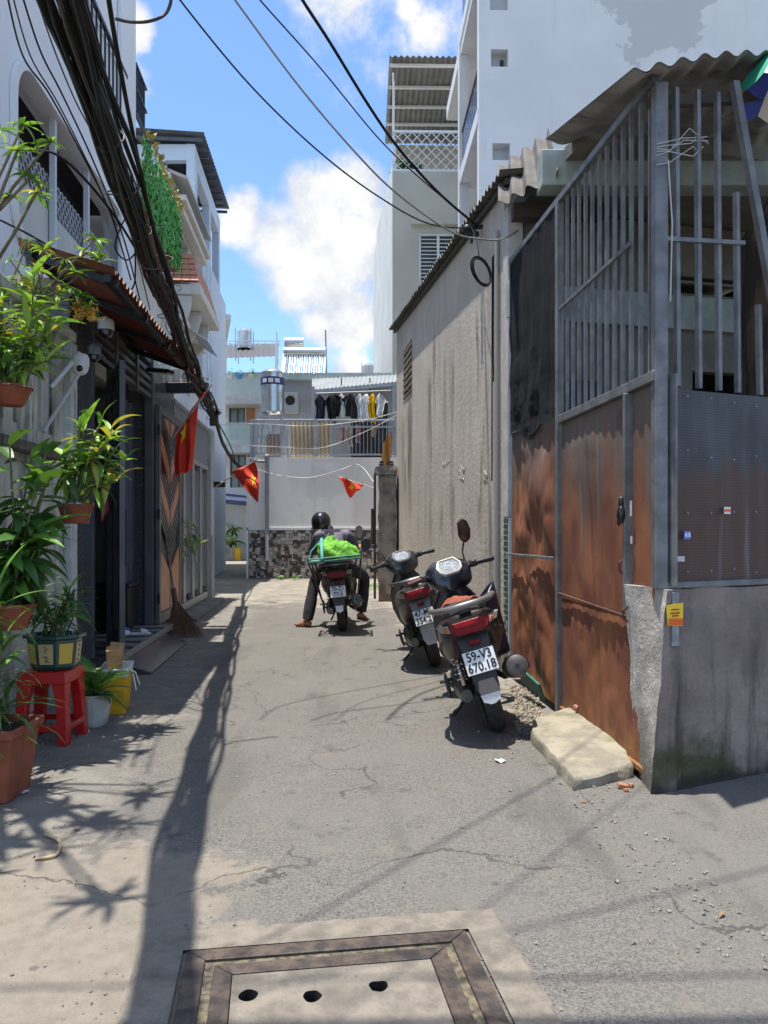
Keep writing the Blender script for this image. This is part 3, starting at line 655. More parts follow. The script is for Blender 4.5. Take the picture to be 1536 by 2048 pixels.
# ================================================================== GREY RENDERED WALL HOUSE
W0 = (1.045, 6.72); W1 = (.225, 13.8); wl_ = Line(W0, W1)      # n>0 towards the lane
gh = thing('grey_wall_house', 'house side wall of bare grey render with dark rain streaks', 'house', (.9, 10, 0))
def zt_(s): return 4.22 + .62 * s / wl_.len
def greywall_extra(nd, L, noi, mp, rng, mix, pos, col, tc):
    col = mix(rng(noi(pos, 1.2, 7, .6), .3, .7), (.60, .54, .46), (.48, .43, .365))
    col = mix(rng(noi(mp(pos, (9, 9, .6)), 1, 6, .65), .45, .75, 0, .55), col, (.37, .325, .27))
    def mth(op, a, b):
        n = nd('ShaderNodeMath', operation=op); L.new(a, n.inputs[0])
        if isinstance(b, float): n.inputs[1].default_value = b
        else: L.new(b, n.inputs[1])
        return n.outputs[0]
    big_ = rng(noi(mp(pos, (2.0, 2.0, .13)), 1, 4, .55), .53, .63)
    fine_ = rng(noi(mp(pos, (14, 14, .35)), 1, 5, .6), .40, .62)
    br = rng(noi(mp(pos, (1.5, 1.5, .9)), 1, 4), .45, .6)
    col = mix(mth('MULTIPLY', mth('MULTIPLY', mth('MULTIPLY', big_, fine_), br), .85), col, (.085, .068, .055))
    col = mix(rng(noi(pos, 3.1, 6, .65), .64, .72, 0, .5), col, (.66, .62, .56))
    sp = nd('ShaderNodeSeparateXYZ'); L.new(pos, sp.inputs[0])
    # rain runs with a place of their own on the wall: (photo column, half width m, top row, bottom row, strength)
    wob = mth('MULTIPLY', mth('SUBTRACT', noi(mp(pos, (4, 4, 1.6)), 1, 4), .5), .5); rough_ = rng(noi(mp(pos, (22, 22, .9)), 1, 5, .65), .34, .56)
    for px_, hw_, t_, b_, st_ in ((819, .20, 780, 1030, .9), (806, .10, 830, 1000, .5), (858, .13, 740, 905, .8), (868, .08, 660, 830, .75), (862, .06, 820, 1100, .6), (905, .09, 690, 1120, .55), (955, .06, 610, 800, .7), (962, .07, 880, 1060, .7), (1012, .05, 480, 700, .5)):
        yc = wl_.pt(wl_.at(px_)).y; zt__ = wl_.z(px_, t_); zb__ = wl_.z(px_, b_)
        dy = nd('ShaderNodeMath', operation='ABSOLUTE'); L.new(mth('ADD', mth('SUBTRACT', sp.outputs[1], float(yc)), wob), dy.inputs[0])
        k = mth('MULTIPLY', rng(dy.outputs[0], hw_ * 1.9, hw_ * .2), mth('MULTIPLY', rng(sp.outputs[2], zt__ + .1, zt__ - .35), rng(sp.outputs[2], zb__ - .3, zb__ + .6)))
        col = mix(mth('MULTIPLY', mth('MULTIPLY', k, rough_), st_), col, (.075, .055, .042))
    return mix(rng(mth('ADD', sp.outputs[2], mth('MULTIPLY', noi(pos, 4, 6), -.8)), .15, -.35, 0, .7), col, (.17, .15, .125))
m_grey = mat('grey_render', (.38, .35, .31), rough=.92, bump=.35, bscale=22, extra=greywall_extra, spec=.2)
va = (wl_.at(824), wl_.at(807), wl_.z(815, 792), wl_.z(815, 690))
mb = MB()
segs = [0, va[0], va[1], wl_.len]
def wseg(a0, a1, z0, z1a, z1b, n0=-.12, n1=0.0): mb.hexa([wl_.pt(a0, n0, z0), wl_.pt(a1, n0, z0), wl_.pt(a1, n1, z0), wl_.pt(a0, n1, z0), wl_.pt(a0, n0, z1a), wl_.pt(a1, n0, z1b), wl_.pt(a1, n1, z1b), wl_.pt(a0, n1, z1a)])
wseg(0, va[0], 0, zt_(0), zt_(va[0])); wseg(va[0], va[1], 0, va[2], va[2]); wseg(va[0], va[1], va[3], zt_(va[0]), zt_(va[1])); wseg(va[1], wl_.len, 0, zt_(va[1]), zt_(wl_.len))
mb.hexa([wl_.pt(wl_.len - .12, -3, 0), wl_.pt(wl_.len, -3, 0), wl_.pt(wl_.len, -.121, 0), wl_.pt(wl_.len - .12, -.121, 0)] + [wl_.pt(wl_.len - .12, -3, 4.9), wl_.pt(wl_.len, -3, 4.9), wl_.pt(wl_.len, -.121, 4.8), wl_.pt(wl_.len - .12, -.121, 4.8)])
mb.build('wall', m_grey, gh)
vt = MB(); wl_.box(vt, va[0], va[1], -.14, -.11, va[2], va[3]); vt.build('vent_back', mat('dark_hole', (.02, .018, .016), rough=.9), gh)
for k in range(8):
    z = va[2] + (va[3] - va[2]) * (k + .5) / 8; vt = MB(); c_ = wl_.pt((va[0] + va[1]) / 2, -.03, z)
    vt.box(c_, (abs(va[1] - va[0]), .10, .022), Matrix.Rotation(wl_.ang, 3, 'Z') @ Matrix.Rotation(R(-30), 3, 'X')); vt.build('vent_slat', m_grey, gh)
rf = MB()      # corrugated roof overhanging the wall a little, ribs across the lane
corrug(rf, wl_.pt(-.25, .105, zt_(0) + .02), wl_.pt(wl_.len + .15, .125, zt_(wl_.len) + .03), wl_.pt(wl_.len + .15, -3, zt_(wl_.len) + .42), wl_.pt(-.25, -3, zt_(0) + .42), 62, .018, nv=3, per=6, jag=.012)
m_rs = mat('roof_edge_sheet', (.09, .083, .078), (.14, .13, .12), scale=5, rough=.8)
rf.build('roof', m_rs, gh, smooth=50)
fb = MB(); fb.bar(wl_.pt(-.2, .025, zt_(0) - .03), wl_.pt(wl_.len + .1, .025, zt_(wl_.len) - .03), .04, .05); fb.build('roof_batten', mat('dark_timber', (.05, .042, .036)), gh)
# painted edge strip, pipe and mosaic strip at the near end
ed = MB(); wl_.box(ed, -.155, -.003, -.12, .012, 1.36, 4.0); ed.build('edge_strip', mat('edge_white', (.55, .54, .52), (.42, .41, .39), scale=6, rough=.85, streak=((.2, .18, .15), .5, 12)), gh, bevel=.004)
ed = MB(); wl_.box(ed, -.155, -.003, -.12, .004, 0, 1.356); ed.build('mosaic_bed', mat('grout_white', (.6, .6, .57), rough=.8), gh)
tl = MB(); tl.box((0, 0, 0), (.052, .008, .036)); tlm = [tl.mesh('mosaic_tile', mat('mosaic_green%d' % k, c_, rough=.2), bevel=.003) for k, c_ in enumerate(((.035, .085, .05), (.06, .12, .07), (.25, .3, .26)))]
for k in range(27):
    for j in range(2):
        inst('mosaic_tile', tlm[rnd.choice((0, 0, 0, 1, 1, 2))], gh, wl_.pt(-.045 - .064 * j, .0085, 1.33 - k * .049), (0, 0, wl_.ang))
pp = MB(); pp.tube([wl_.pt(.14, .03, .1), wl_.pt(.14, .03, 3.9)], .022, 10); pp.build('conduit', mat('grey_pvc', (.33, .32, .31), rough=.5), gh, smooth=50)
pp = MB(); pp.tube([wl_.pt(.32, .012, 2.6), wl_.pt(.33, .012, 3.2), wl_.pt(.31, .012, 3.75)], .006, 5); pp.tube([wl_.pt(.38, .012, 1.7), wl_.pt(.37, .012, 3.1), wl_.pt(.36, .012, 3.75)], .006, 5); pp.build('thin_conduit', mat('black_cable', (.008, .008, .009), rough=.65, spec=.3), gh)
# scribbles scratched on the render
sc = MB(); q = random.Random(8)
for (px, py, w, h_) in ((893, 925, 16, 10), (972, 950, 10, 26), (925, 945, 18, 30)):
    for k in range(5):
        pts = [wl_.pt(wl_.at(px + q.uniform(-w, w) / 2), .004, wl_.z(px, py + q.uniform(-h_, h_) / 2)) for _ in range(3)]
        sc.tube(pts, .002, 4)
sc.build('scribble_marks', mat('scribble_white', (.55, .52, .47), rough=.9), gh, kind='stuff')
# cable anchor and coil
an = thing('cable_anchor', 'dark iron cable anchor bolted high on the grey wall', 'anchor', wl_.pt(wl_.at(970), 0, wl_.z(970, 455)))
aP = wl_.pt(wl_.at(965), 0, wl_.z(965, 458))
mb = MB(); mb.bar(aP + V(-.16, 0, .02), aP + V(.02, 0, .02), .04, .03); mb.bar(aP + V(-.10, .05, -.12), aP + V(-.10, .05, .08), .025, .025); mb.ball(aP + V(-.15, 0, .0), .045, 8, 6); mb.ball(aP + V(-.06, 0, -.05), .03, 8, 6)
mb.build('bracket', mat('black_iron', (.012, .012, .014)), an, smooth=40)
ANCH = aP + V(-.14, 0, .02)
m_cable = mat('black_cable', (.012, .012, .013), rough=.65)
cl = MB(); cc_ = P(963, 543, wl_.pt(wl_.at(963)).y - .55); q = random.Random(2)
axx = wl_.d * .92 + wl_.n * .38; rx, rz = (.115 / abs(1)), .158
rxx = 19 * cc_.y / F; rzz = 27 * cc_.y / F
hx = V(1, 0, 0) * rxx + V(0, .05, 0)
for k in range(9):
    jx, jz = q.uniform(.93, 1.05), q.uniform(.94, 1.05); o_ = V(q.uniform(-.012, .012), q.uniform(-.012, .012), q.uniform(-.008, .008))
    cl.tube([cc_ + o_ + hx * jx * math.cos(a) + V(0, 0, rzz * jz) * math.sin(a) + V(rzz * .22 * math.sin(a), 0, 0) * -1 for a in [2 * math.pi * i / 28 for i in range(29)]], .008, 6, cap=False)
cl.tube([cc_ + V(-.02, 0, rzz), cc_ + V(-.04, .0, rzz + .15), aP + V(-.12, -.1, -.02)], .004, 5)
cl.build('cable_coil', m_cable, None, smooth=60, label='coil of black cable hanging on the grey wall', cat='cable coil')
# ---- broken gate pillar past the grey wall
pl = thing('gate_pillar', 'weathered concrete pillar with broken top past the grey wall', 'pillar', (.05, 13.75, 0))
mb = MB(); rough_slab(mb, [V(-.10, 13.5, 0), V(.215, 13.5, 0), V(.215, 13.78, 0), V(-.10, 13.78, 0)], 0, 2.22, .03, nv=30, seed=3)
m_pil = mat('pillar_concrete', (.33, .30, .26), (.17, .15, .13), scale=5, rough=.95, bump=.7, bscale=24, streak=((.08, .07, .055), .8, 9), dirt=((.16, .10, .06), .4, .7))
mb.build('shaft', m_pil, pl, smooth=45)
mb = MB(); rough_slab(mb, [V(-.145, 13.44, 0), V(.225, 13.44, 0), V(.225, 13.79, 0), V(-.145, 13.79, 0)], 2.215, 2.36, .035, nv=5, seed=7); mb.build('cap', m_pil, pl, smooth=45)
mb = MB(); mb.tube([V(-.16, 13.5, .05), V(-.16, 13.5, 2.2), V(-.13, 13.5, 2.34)], .022, 8); mb.tube([V(-.20, 13.49, 1.0), V(-.20, 13.49, 1.62)], .028, 8); mb.build('rusty_conduit', mat('dark_pipe', (.03, .028, .027), (.07, .05, .04), scale=20, rough=.7), pl, smooth=50)
mb = MB(); mb.box((.04, 13.6, 2.40), (.26, .12, .035)); mb.box((.04, 13.6, 2.445), (.24, .11, .03)); mb.build('slate_pieces', mat('dark_slate', (.05, .05, .05), rough=.8), pl, bevel=.004)
yf = MB(); p0 = P(770, 945, 13.55)
def yff(u, v): return p0 + V((u - .5) * .16 + .05 * v, .02 * math.sin(u * 9 + v * 3), .07 + .62 * v - .22 * abs(u - .8) * v)
yf.grid(yff, 8, 10)
yb = thing('rolled_banner', 'faded orange banner standing on the broken concrete pillar', 'banner', p0)
yf.build('cloth', mat('faded_orange', (.42, .20, .05), (.30, .13, .03), scale=12, rough=.8, stretch=(8, 8, .6)), yb, smooth=60)
mb = MB(); mb.tube([p0 + V(.06, .03, -.1), p0 + V(.1, .03, .72)], .009, 6); mb.build('stick', mat('stick_wood', (.14, .06, .03), rough=.8), yb)
# ================================================================== WHITE TALL BUILDING
wbX = thing('white_building', 'tall white rendered building with small square vents', 'building', (4.0, 16, 0))
wf = Line((P(958, 0, 16).x, 16.0), (P(958, 0, 16).x + 9, 16.3)); TOP = 13.2
vents = []
for px0, px1, py0, py1 in ((982, 1016, 98, 133), (985, 1020, 286, 320), (980, 1016, -60, 20)):
    vents.append((wf.at(px0), wf.at(px1), wf.z(px0, py1), wf.z(px0, py0)))
def white_extra(nd, L, noi, mp, rng, mix, pos, col, tc):
    sp = nd('ShaderNodeSeparateXYZ'); L.new(pos, sp.inputs[0])
    ad0 = nd('ShaderNodeMath', operation='MULTIPLY_ADD'); L.new(noi(pos, 1.1, 7, .62), ad0.inputs[0]); ad0.inputs[1].default_value = 4.0; L.new(sp.outputs[2], ad0.inputs[2])
    xs = nd('ShaderNodeMath', operation='SUBTRACT'); L.new(sp.outputs[0], xs.inputs[0]); xs.inputs[1].default_value = 5.6
    x2 = nd('ShaderNodeMath', operation='MULTIPLY'); L.new(xs.outputs[0], x2.inputs[0]); L.new(xs.outputs[0], x2.inputs[1])
    ad = nd('ShaderNodeMath', operation='MULTIPLY_ADD'); L.new(x2.outputs[0], ad.inputs[0]); ad.inputs[1].default_value = -.75; L.new(ad0.outputs[0], ad.inputs[2])
    return mix(rng(ad.outputs[0], 13.15, 13.2, 0, .8), col, (.46, .47, .48))
m_white = mat('white_wall', (.68, .685, .69), (.62, .63, .64), scale=.8, streak=((.45, .45, .45), .35, 3), rough=.85, bump=.06, bscale=25, extra=white_extra)
mb = MB(); wall_open(mb, wf, 0, 9, 0, .25, 0, TOP, vents); mb.build('front_wall', m_white, wbX)
for v_ in vents:
    mb = MB(); wf.box(mb, v_[0], v_[1], .26, .34, v_[2], v_[3]); mb.build('vent_recess', mat('vent_inner', (.55, .56, .58), rough=.9), wbX)
mb = MB(); wf.box(mb, vents[0][0] + .23, vents[0][0] + .30, .2, .255, vents[0][2], vents[0][2] + .26); mb.build('vent_pipe', mat('dark_pipe', (.03, .028, .027)), wbX)
sx = wf.p.x; far = P(920, 0, 19.2)
ws = Line((sx, 16.02), (far.x - .02, 19.2))      # side towards the lane: recessed balconies
z_sl = [P(960, 211, 16).z, P(960, -120, 16).z, P(960, 560, 16).z]
mb = MB(); ws.box(mb, .0, ws.len, -1.3, -1.2, 0, TOP); mb.build('side_wall', m_white, wbX)
for z in z_sl:
    mb = MB(); ws.box(mb, .06, ws.len, -1.2, .02, z - .30, z + .0); mb.build('balcony_slab', m_white, wbX)
    mb = MB(); ws.box(mb, .08, ws.len - .3, -.10, -.04, z + .0, z + .95); mb.build('balcony_rail', mat('tinted_glass', (.05, .055, .06), rough=.15), wbX)
    mb = MB(); ws.box(mb, .08, ws.len - .28, -.12, -.02, z + .95, z + 1.02); mb.build('hand_rail', mat('wood_rail', (.10, .06, .035), rough=.5), wbX)
mb = MB(); ws.box(mb, ws.len - .26, ws.len + .0, -.2, .03, 0, TOP); mb.build('far_pier', m_white, wbX)
mb = MB(); wf.box(mb, .01, 9, .26, 6, 12.9, TOP + .05); mb.build('roof_slab', m_white, wbX)
# ================================================================== CREAM HOUSE WITH ROOF TERRACE
ch = thing('terrace_house', 'cream townhouse with netted roof terrace and grey metal roof', 'house', (1.6, 26, 0))
cf = Line((P(785, 0, 24).x, 24.0), (P(785, 0, 24).x + 5.5, 24.1)); Zt = P(800, 342, 24).z; Zr = P(800, 152, 24).z
m_cream = mat('cream_wall', (.53, .515, .435), (.46, .445, .375), scale=.7, rough=.9, bump=.06, bscale=20)
m_lite = mat('sunlit_side_wall', (.68, .68, .645), (.6, .6, .57), scale=.9, rough=.9, streak=((.42, .42, .4), .5, 5))  # lane side lighter than the cream front, its sunlight put into the colour
wi = (cf.at(838), cf.at(915), cf.z(840, 572), cf.z(840, 466))
mb = MB(); wall_open(mb, cf, 0, 5, 0, .25, 0, Zt, [wi]); mb.build('front_wall', m_cream, ch)
cs_ = Line((cf.p.x - .003, 24.02), (P(747, 0, 31).x, 31.0))
mb = MB(); cs_.box(mb, 0, cs_.len, -.25, 0, 0, Zt - .1); mb.build('side_wall', m_lite, ch)
mb = MB(); cs_.box(mb, 0, cs_.len * .8, -.15, .0, Zt - .1, Zt + .25); mb.build('parapet', m_lite, ch)
wd = mb = MB(); cf.box(mb, wi[0] - .05, wi[1] + .05, .1, .16, wi[2], wi[3]); w_ = mb.build('window_pane', mat('dark_glass', (.06, .075, .085), rough=.12), ch)
for k in range(14):
    z = wi[2] + (wi[3] - wi[2]) * (k + .5) / 14; mb = MB(); cf.box(mb, wi[0], wi[1], .05, .08, z - .012, z + .012); mb.build('window_bar', mat('white_iron', (.72, .73, .72), rough=.5), ch)
for a in (wi[0] + .02, (wi[0] + wi[1]) / 2, wi[1] - .02):
    mb = MB(); cf.box(mb, a - .04, a + .04, .03, .09, wi[2], wi[3]); mb.build('window_frame', mat('white_iron', (.72, .73, .72)), ch)
for z in (wi[2] + .03, wi[3] - .03):
    mb = MB(); cf.box(mb, wi[0] + .06, wi[1] - .06, .035, .085, z - .03, z + .03); mb.build('window_frame', mat('white_iron', (.72, .73, .72)), ch)
mb = MB(); cf.box(mb, wi[0] - .25, wi[1] + .3, -.18, -.002, wi[3] + .22, wi[3] + .38); mb.build('sun_hood', m_cream, ch)
ZN = P(800, 262, 24).z
m_wi = mat('white_iron', (.72, .73, .72))
lat = MB()
W_ = 4.6; hN = ZN - Zt
stp = .30
k = -int(hN / stp) - 1
while k * stp < W_:
    for sg in (1, -1):
        a0 = k * stp; pts = []
        x0, z0, x1, z1 = (a0, 0, a0 + hN, hN) if sg > 0 else (a0, hN, a0 + hN, 0)
        def clip(x0, z0, x1, z1):
            if x0 < 0: t = (0 - x0) / (x1 - x0); x0, z0 = 0, z0 + (z1 - z0) * t
            if x1 > W_: t = (W_ - x0) / (x1 - x0); x1, z1 = W_, z0 + (z1 - z0) * t
            return x0, z0, x1, z1
        if a0 + hN <= 0.01: continue
        x0, z0, x1, z1 = clip(x0, z0, x1, z1)
        o_ = .02 if sg > 0 else .045
        lat.bar(cf.pt(x0, o_, Zt + z0), cf.pt(x1, o_, Zt + z1), .022, .022)
    k += 1
lat.build('lattice', m_wi, ch)
for z in (Zt + .03, ZN):
    mb = MB(); cf.box(mb, 0, 5, .0, .07, z - .035, z + .035); mb.build('lattice_rail', m_wi, ch)
for px in (788,):
    mb = MB(); cf.box(mb, .0, .07, .08, .15, Zt, Zr - .1); mb.build('roof_post', m_wi, ch)
mb = MB(); mb.bar(cf.pt(.05, .1, ZN), cf.pt(.0, -.6, Zr - .25), .05, .05); mb.build('roof_brace', m_wi, ch)
c = MB(); corrug(c, cf.pt(-.12, -1.0, Zr), cf.pt(5.2, -1.0, Zr), cf.pt(5.2, 6, Zr + .9), cf.pt(-.12, 6, Zr + .9), 30, .03, nv=2, per=6); c.build('roof', mat('grey_tin', (.20, .195, .185), (.15, .147, .14), scale=2, rough=.6, metal=.1), ch, smooth=50)
for k in range(4):
    mb = MB(); n_ = -.6 + k * 1.5; cf.box(mb, -.1, 5, n_ - .04, n_ + .04, Zr - .12 + (n_ + 1) * .128, Zr - .045 + (n_ + 1) * .128); mb.build('purlin', m_wi, ch)
mb = MB(); cf.box(mb, .3, 5, 5.9, 6.0, Zt, Zr + .8); mb.build('terrace_back_wall', m_cream, ch)
mb = MB(); cf.box(mb, 0, 5, .26, 6.0, Zt - .25, Zt - .05); mb.build('terrace_floor', m_cream, ch)
tp = thing('terrace_shrub', 'leafy green shrub behind the roof terrace lattice', 'shrub', cf.pt(.5, .5, Zt))
lb = MB(); leaf_blob(lb, cf.pt(.35, .4, Zt + .22), .34, 260, .16, 31); leaf_blob(lb, cf.pt(.75, .4, Zt + .15), .25, 120, .16, 32); lb.build('leaves', mat('leaf_fresh', (.07, .17, .03), (.12, .26, .045), scale=9, rough=.5), tp, kind='stuff')
mb = MB(); mb.lathe([(.12, -.05), (.16, .2)], cf.pt(.4, .4, Zt), 14); mb.build('pot', mat('terracotta', (.33, .085, .04), (.25, .06, .03), scale=9, rough=.7), tp)
# ================================================================== BACK HOUSE ACROSS THE LANE END
YB = 19.9
bl = Line((P(497, 0, YB).x, YB), (P(815, 0, YB).x, YB))      # n>0 = behind
bh = thing('back_house', 'pale house closing the lane with stone-tiled base and railed terrace', 'house', (-1.6, YB + 1, 0))
def bwall_extra(nd, L, noi, mp, rng, mix, pos, col, tc):
    col = mix(rng(noi(pos, .9, 5, .5), .46, .52), (.82, .795, .755), (.74, .715, .68))
    return mix(rng(noi(mp(pos, (5, 5, .5)), 1, 5), .55, .72, 0, .35), col, (.56, .53, .49))
m_bw = mat('back_wall_paint', (.6, .6, .6), rough=.85, bump=.1, bscale=20, extra=bwall_extra)
ZW = 3.12; ZD = 1.25
mb = MB(); bl.box(mb, 0, bl.len, 0, .2, 0, ZW); bl.box(mb, 0, .2, .2, 4.5, 0, ZW); mb.build('wall', m_bw, bh)
mb = MB(); bl.box(mb, .02, bl.len, .2, 4.5, ZW - .2, ZW - .02); mb.build('terrace_floor', m_bw, bh)
mb = MB(); bl.box(mb, -.04, bl.len, -.03, -.002, ZD, ZD + .06); mb.build('dado_moulding', mat('white_iron', (.72, .73, .72)), bh)
mb = MB(); bl.box(mb, -.05, -.003, -.03, .0, 0, ZW); mb.build('corner_trim', mat('white_iron', (.72, .73, .72)), bh)
mb = MB(); bl.box(mb, 1.0, 2.7, -.012, -.001, ZW - .06, ZW + .0); mb.build('coping', m_bw, bh)
# stone-pattern tiles
def stone_extra(nd, L, noi, mp, rng, mix, pos, col, tc):
    vo = nd('ShaderNodeTexVoronoi', distance='CHEBYCHEV'); L.new(mp(pos, (9.5, 1, 11)), vo.inputs['Vector']); vo.inputs['Scale'].default_value = 1; vo.inputs['Randomness'].default_value = .6
    sc_ = nd('ShaderNodeSeparateColor'); L.new(vo.outputs['Color'], sc_.inputs[0])
    col = mix(rng(sc_.outputs[0], .2, .7), (.30, .26, .225), (.50, .455, .41))
    col = mix(rng(sc_.outputs[1], .74, .76), col, (.035, .03, .028))
    col = mix(rng(sc_.outputs[2], .84, .86), col, (.11, .05, .04))
    ve = nd('ShaderNodeTexVoronoi', distance='CHEBYCHEV', feature='F2'); L.new(mp(pos, (9.5, 1, 11)), ve.inputs['Vector']); ve.inputs['Scale'].default_value = 1; ve.inputs['Randomness'].default_value = .6
    df = nd('ShaderNodeMath', operation='SUBTRACT'); L.new(ve.outputs['Distance'], df.inputs[0]); L.new(vo.outputs['Distance'], df.inputs[1])
    col = mix(rng(noi(pos, 14, 5), .55, .7, 0, .5), col, (.5, .48, .45))
    return mix(rng(df.outputs[0], .09, .03, 0, .8), col, (.06, .055, .05))
m_stone = mat('stone_tile', (.3, .28, .25), rough=.6, bump=.3, bscale=18, extra=stone_extra)
TW, TH = .30, .305
t_ = MB(); t_.box((0, 0, 0), (TW - .006, .012, TH - .006)); tm = t_.mesh('tile', m_stone, bevel=.002)
mb = MB(); bl.box(mb, .0, bl.len, -.006, -.002, .0, ZD - .002); mb.build('grout', mat('grout_grey', (.25, .24, .23), rough=.9), bh)
for i in range(int(bl.len / TW)):
    for j in range(4): inst('tile', tm, bh, bl.pt(.02 + TW * (i + .5), -.0135, .02 + TH * (j + .5)))
# railing
m_rail = mat('grey_rail', (.40, .42, .45), (.33, .35, .37), scale=6, rough=.5, metal=.2)
rl = thing('terrace_railing', 'grey steel railing along the back house terrace', 'railing', bl.pt(2, .05, ZW))
zr = P(0, 838, YB).z
mb = MB(); bl.box(mb, .02, bl.len, .03, .09, zr - .05, zr); mb.build('top_rail', m_rail, rl, bevel=.004)
mb = MB(); bl.box(mb, .02, bl.len, .04, .08, ZW + .06, ZW + .1); mb.build('bottom_rail', m_rail, rl)
br_ = MB(); br_.box((0, 0, (zr - ZW - .15) / 2), (.016, .016, zr - ZW - .15)); brm = br_.mesh('baluster', m_rail)
k = 0
x = .12
while x < bl.len:
    inst('baluster', brm, rl, bl.pt(x, .06, ZW + .1)); x += .098
for px, w in ((500, .08), (508, .05), (560, .05), (627, .09), (660, .05), (789, .07)):
    a = bl.at(px); mb = MB(); bl.box(mb, a, a + w, .02, .1, ZW - .05, zr + .002); mb.build('post', m_rail, rl)
mb = MB(); a0, a1 = bl.at(664), bl.at(792); bl.box(mb, a0, a1, .0, .028, P(0, 852, YB).z - .04, P(0, 852, YB).z); mb.build('gate_rail', m_rail, rl)
# upper room behind the terrace
ub = Line((P(548, 0, 22.6).x, 22.6), (P(830, 0, 22.6).x, 22.6)); zu = P(0, 762, 22.6).z
m_ub = mat('upper_room_wall', (.42, .44, .45), (.36, .375, .385), scale=2, rough=.9)
door = (ub.at(700), ub.at(776), ZW - .02, P(0, 800, 22.6).z)
mb = MB(); wall_open(mb, ub, 0, ub.len, 0, .15, ZW - .02, zu, [door]); mb.build('room_wall', m_ub, bh)
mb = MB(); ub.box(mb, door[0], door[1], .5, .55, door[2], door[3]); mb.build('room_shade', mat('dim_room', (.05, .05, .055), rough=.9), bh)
mb = MB(); ub.box(mb, -.1, ub.len, -.3, .4, zu, zu + .18); mb.build('room_parapet', mat('mint_paint', (.45, .55, .52), (.36, .43, .41), scale=3, rough=.9, streak=((.15, .15, .13), .6, 6)), bh)
# canopy on posts
cn = thing('terrace_canopy', 'grey metal canopy over the clothes on the back terrace', 'canopy', bl.pt(2.6, .5, ZW))
A_, B_ = P(624, 780, 20.45), P(800, 763, 20.45); C_, D_ = P(800, 752, 22.9), P(624, 758, 22.9)
c = MB(); corrug(c, A_, B_, C_ + V(0, 0, .1), D_ + V(0, 0, .1), 22, .018, nv=2, per=6); c.build('roof', mat('grey_tin2', (.34, .36, .37), (.28, .3, .31), scale=3, rough=.5, metal=.15), cn, smooth=50)
mb = MB(); mb.bar(A_ + V(0, -.02, -.06), B_ + V(0, -.02, -.06), .05, .09); mb.build('fascia', m_rail, cn)
for px in (626, 788):
    q = P(px, 800, 20.25); mb = MB(); mb.box((q.x, 20.25, (ZW + 5.0) / 2), (.08, .08, 5.0 - ZW)); mb.build('post', m_rail, cn)
for k in range(3):
    mb = MB(); t = (k + .6) / 3.2; mb.bar(A_.lerp(D_, t) - V(0, 0, .06), B_.lerp(C_, t) - V(0, 0, .06), .04, .05); mb.build('purlin', m_rail, cn)
for px in (683, 740):
    q = P(px, 775, 20.9); mb = MB(); mb.bar(q + V(0, 0, .25), q + V(0, -.05, -.32), .03, .03); mb.build('hanger', mat('black_iron', (.012, .012, .014)), cn)
# clothes line with shirts
lineY = 20.28; zl = P(0, 787, lineY).z
rod = MB(); rod.tube([P(632, 787, lineY), P(782, 781, lineY)], .016, 8); rod.build('clothes_rail', m_rail, None, smooth=50, label='horizontal rail holding hung clothes under the canopy', cat='rail')
cloth_cols = {'black': (.012, .012, .015), 'navy': (.02, .022, .035), 'white': (.78, .78, .78), 'grey': (.58, .59, .61), 'yellow': (.75, .46, .005), 'pink': (.45, .22, .24), 'beige': (.45, .35, .27)}
def shirt(px, w, h_, col, label, py=789, Y=None, sleeves=True, cat='shirt'):
    Y = Y or lineY + rnd.uniform(-.05, .05); q = P(px, py, Y); W_ = w * Y / F; H_ = h_ * Y / F; mb = MB()
    out = [(-.16, 0), (.16, 0), (.5, -.10)]
    out += [(.62, -.38), (.46, -.42), (.40, -.26), (.42, -1)] if sleeves else [(.48, -.5), (.45, -1)]
    half = out; pts = []
    prof = [(-.05, .16, 0), (.05, .22, .0)]
    def fn(u, v):
        s_ = (u - .5) * 2; zz = v
        wv = (.30 + .22 * min(1, zz * 6)) if zz < .16 else (.50 + (.12 * max(0, 1 - abs(zz - .27) / .13) if sleeves else 0) - .06 * min(1, max(0, (zz - .38) * 8)))
        drop = .10 * abs(s_) ** 1.5 * max(0, 1 - zz * 3)
        return q + V(s_ * W_ * wv + .02 * math.sin(zz * 5 + px), .05 * math.sin(s_ * 4 + px) + .03 * math.sin(s_ * 9 + zz * 4) + .06 * noise.noise(V(s_ * 2, zz * 3, px)), -zz * H_ * (1 + .04 * s_) - drop * H_ + .02)
    mb.grid(fn, 14, 16)
    o = mb.build('hung_' + cat, mat('cloth_' + col, cloth_cols[col], tuple(x * 1.25 for x in cloth_cols[col]), scale=12, rough=.9), None, smooth=70, label=label, cat=cat, group='clothes hung on the back terrace')
    sm = o.modifiers.new('thickness', 'SOLIDIFY'); sm.thickness = .008
for a in ((640, 19, 62, 'navy', 'navy shirt hung at the canopy post end of the rail'), (663, 18, 60, 'black', 'small black shirt next to the navy one on the clothes rail'), (672, 20, 44, 'black', 'short black shirt hung between the small black and white shirts'),
          (684, 12, 46, 'white', 'narrow white shirt hung between two black shirts'), (701, 26, 46, 'black', 'wide black shirt hung in the middle of the clothes rail'), (720, 13, 56, 'grey', 'pale grey shirt hung beside the wide black shirt'),
          (731, 15, 52, 'white', 'white shirt hung beside the yellow one'), (744, 14, 58, 'yellow', 'long yellow shirt hung among the white ones'), (760, 16, 46, 'grey', 'light grey shirt hung at the wall end of the rail')): shirt(*a)
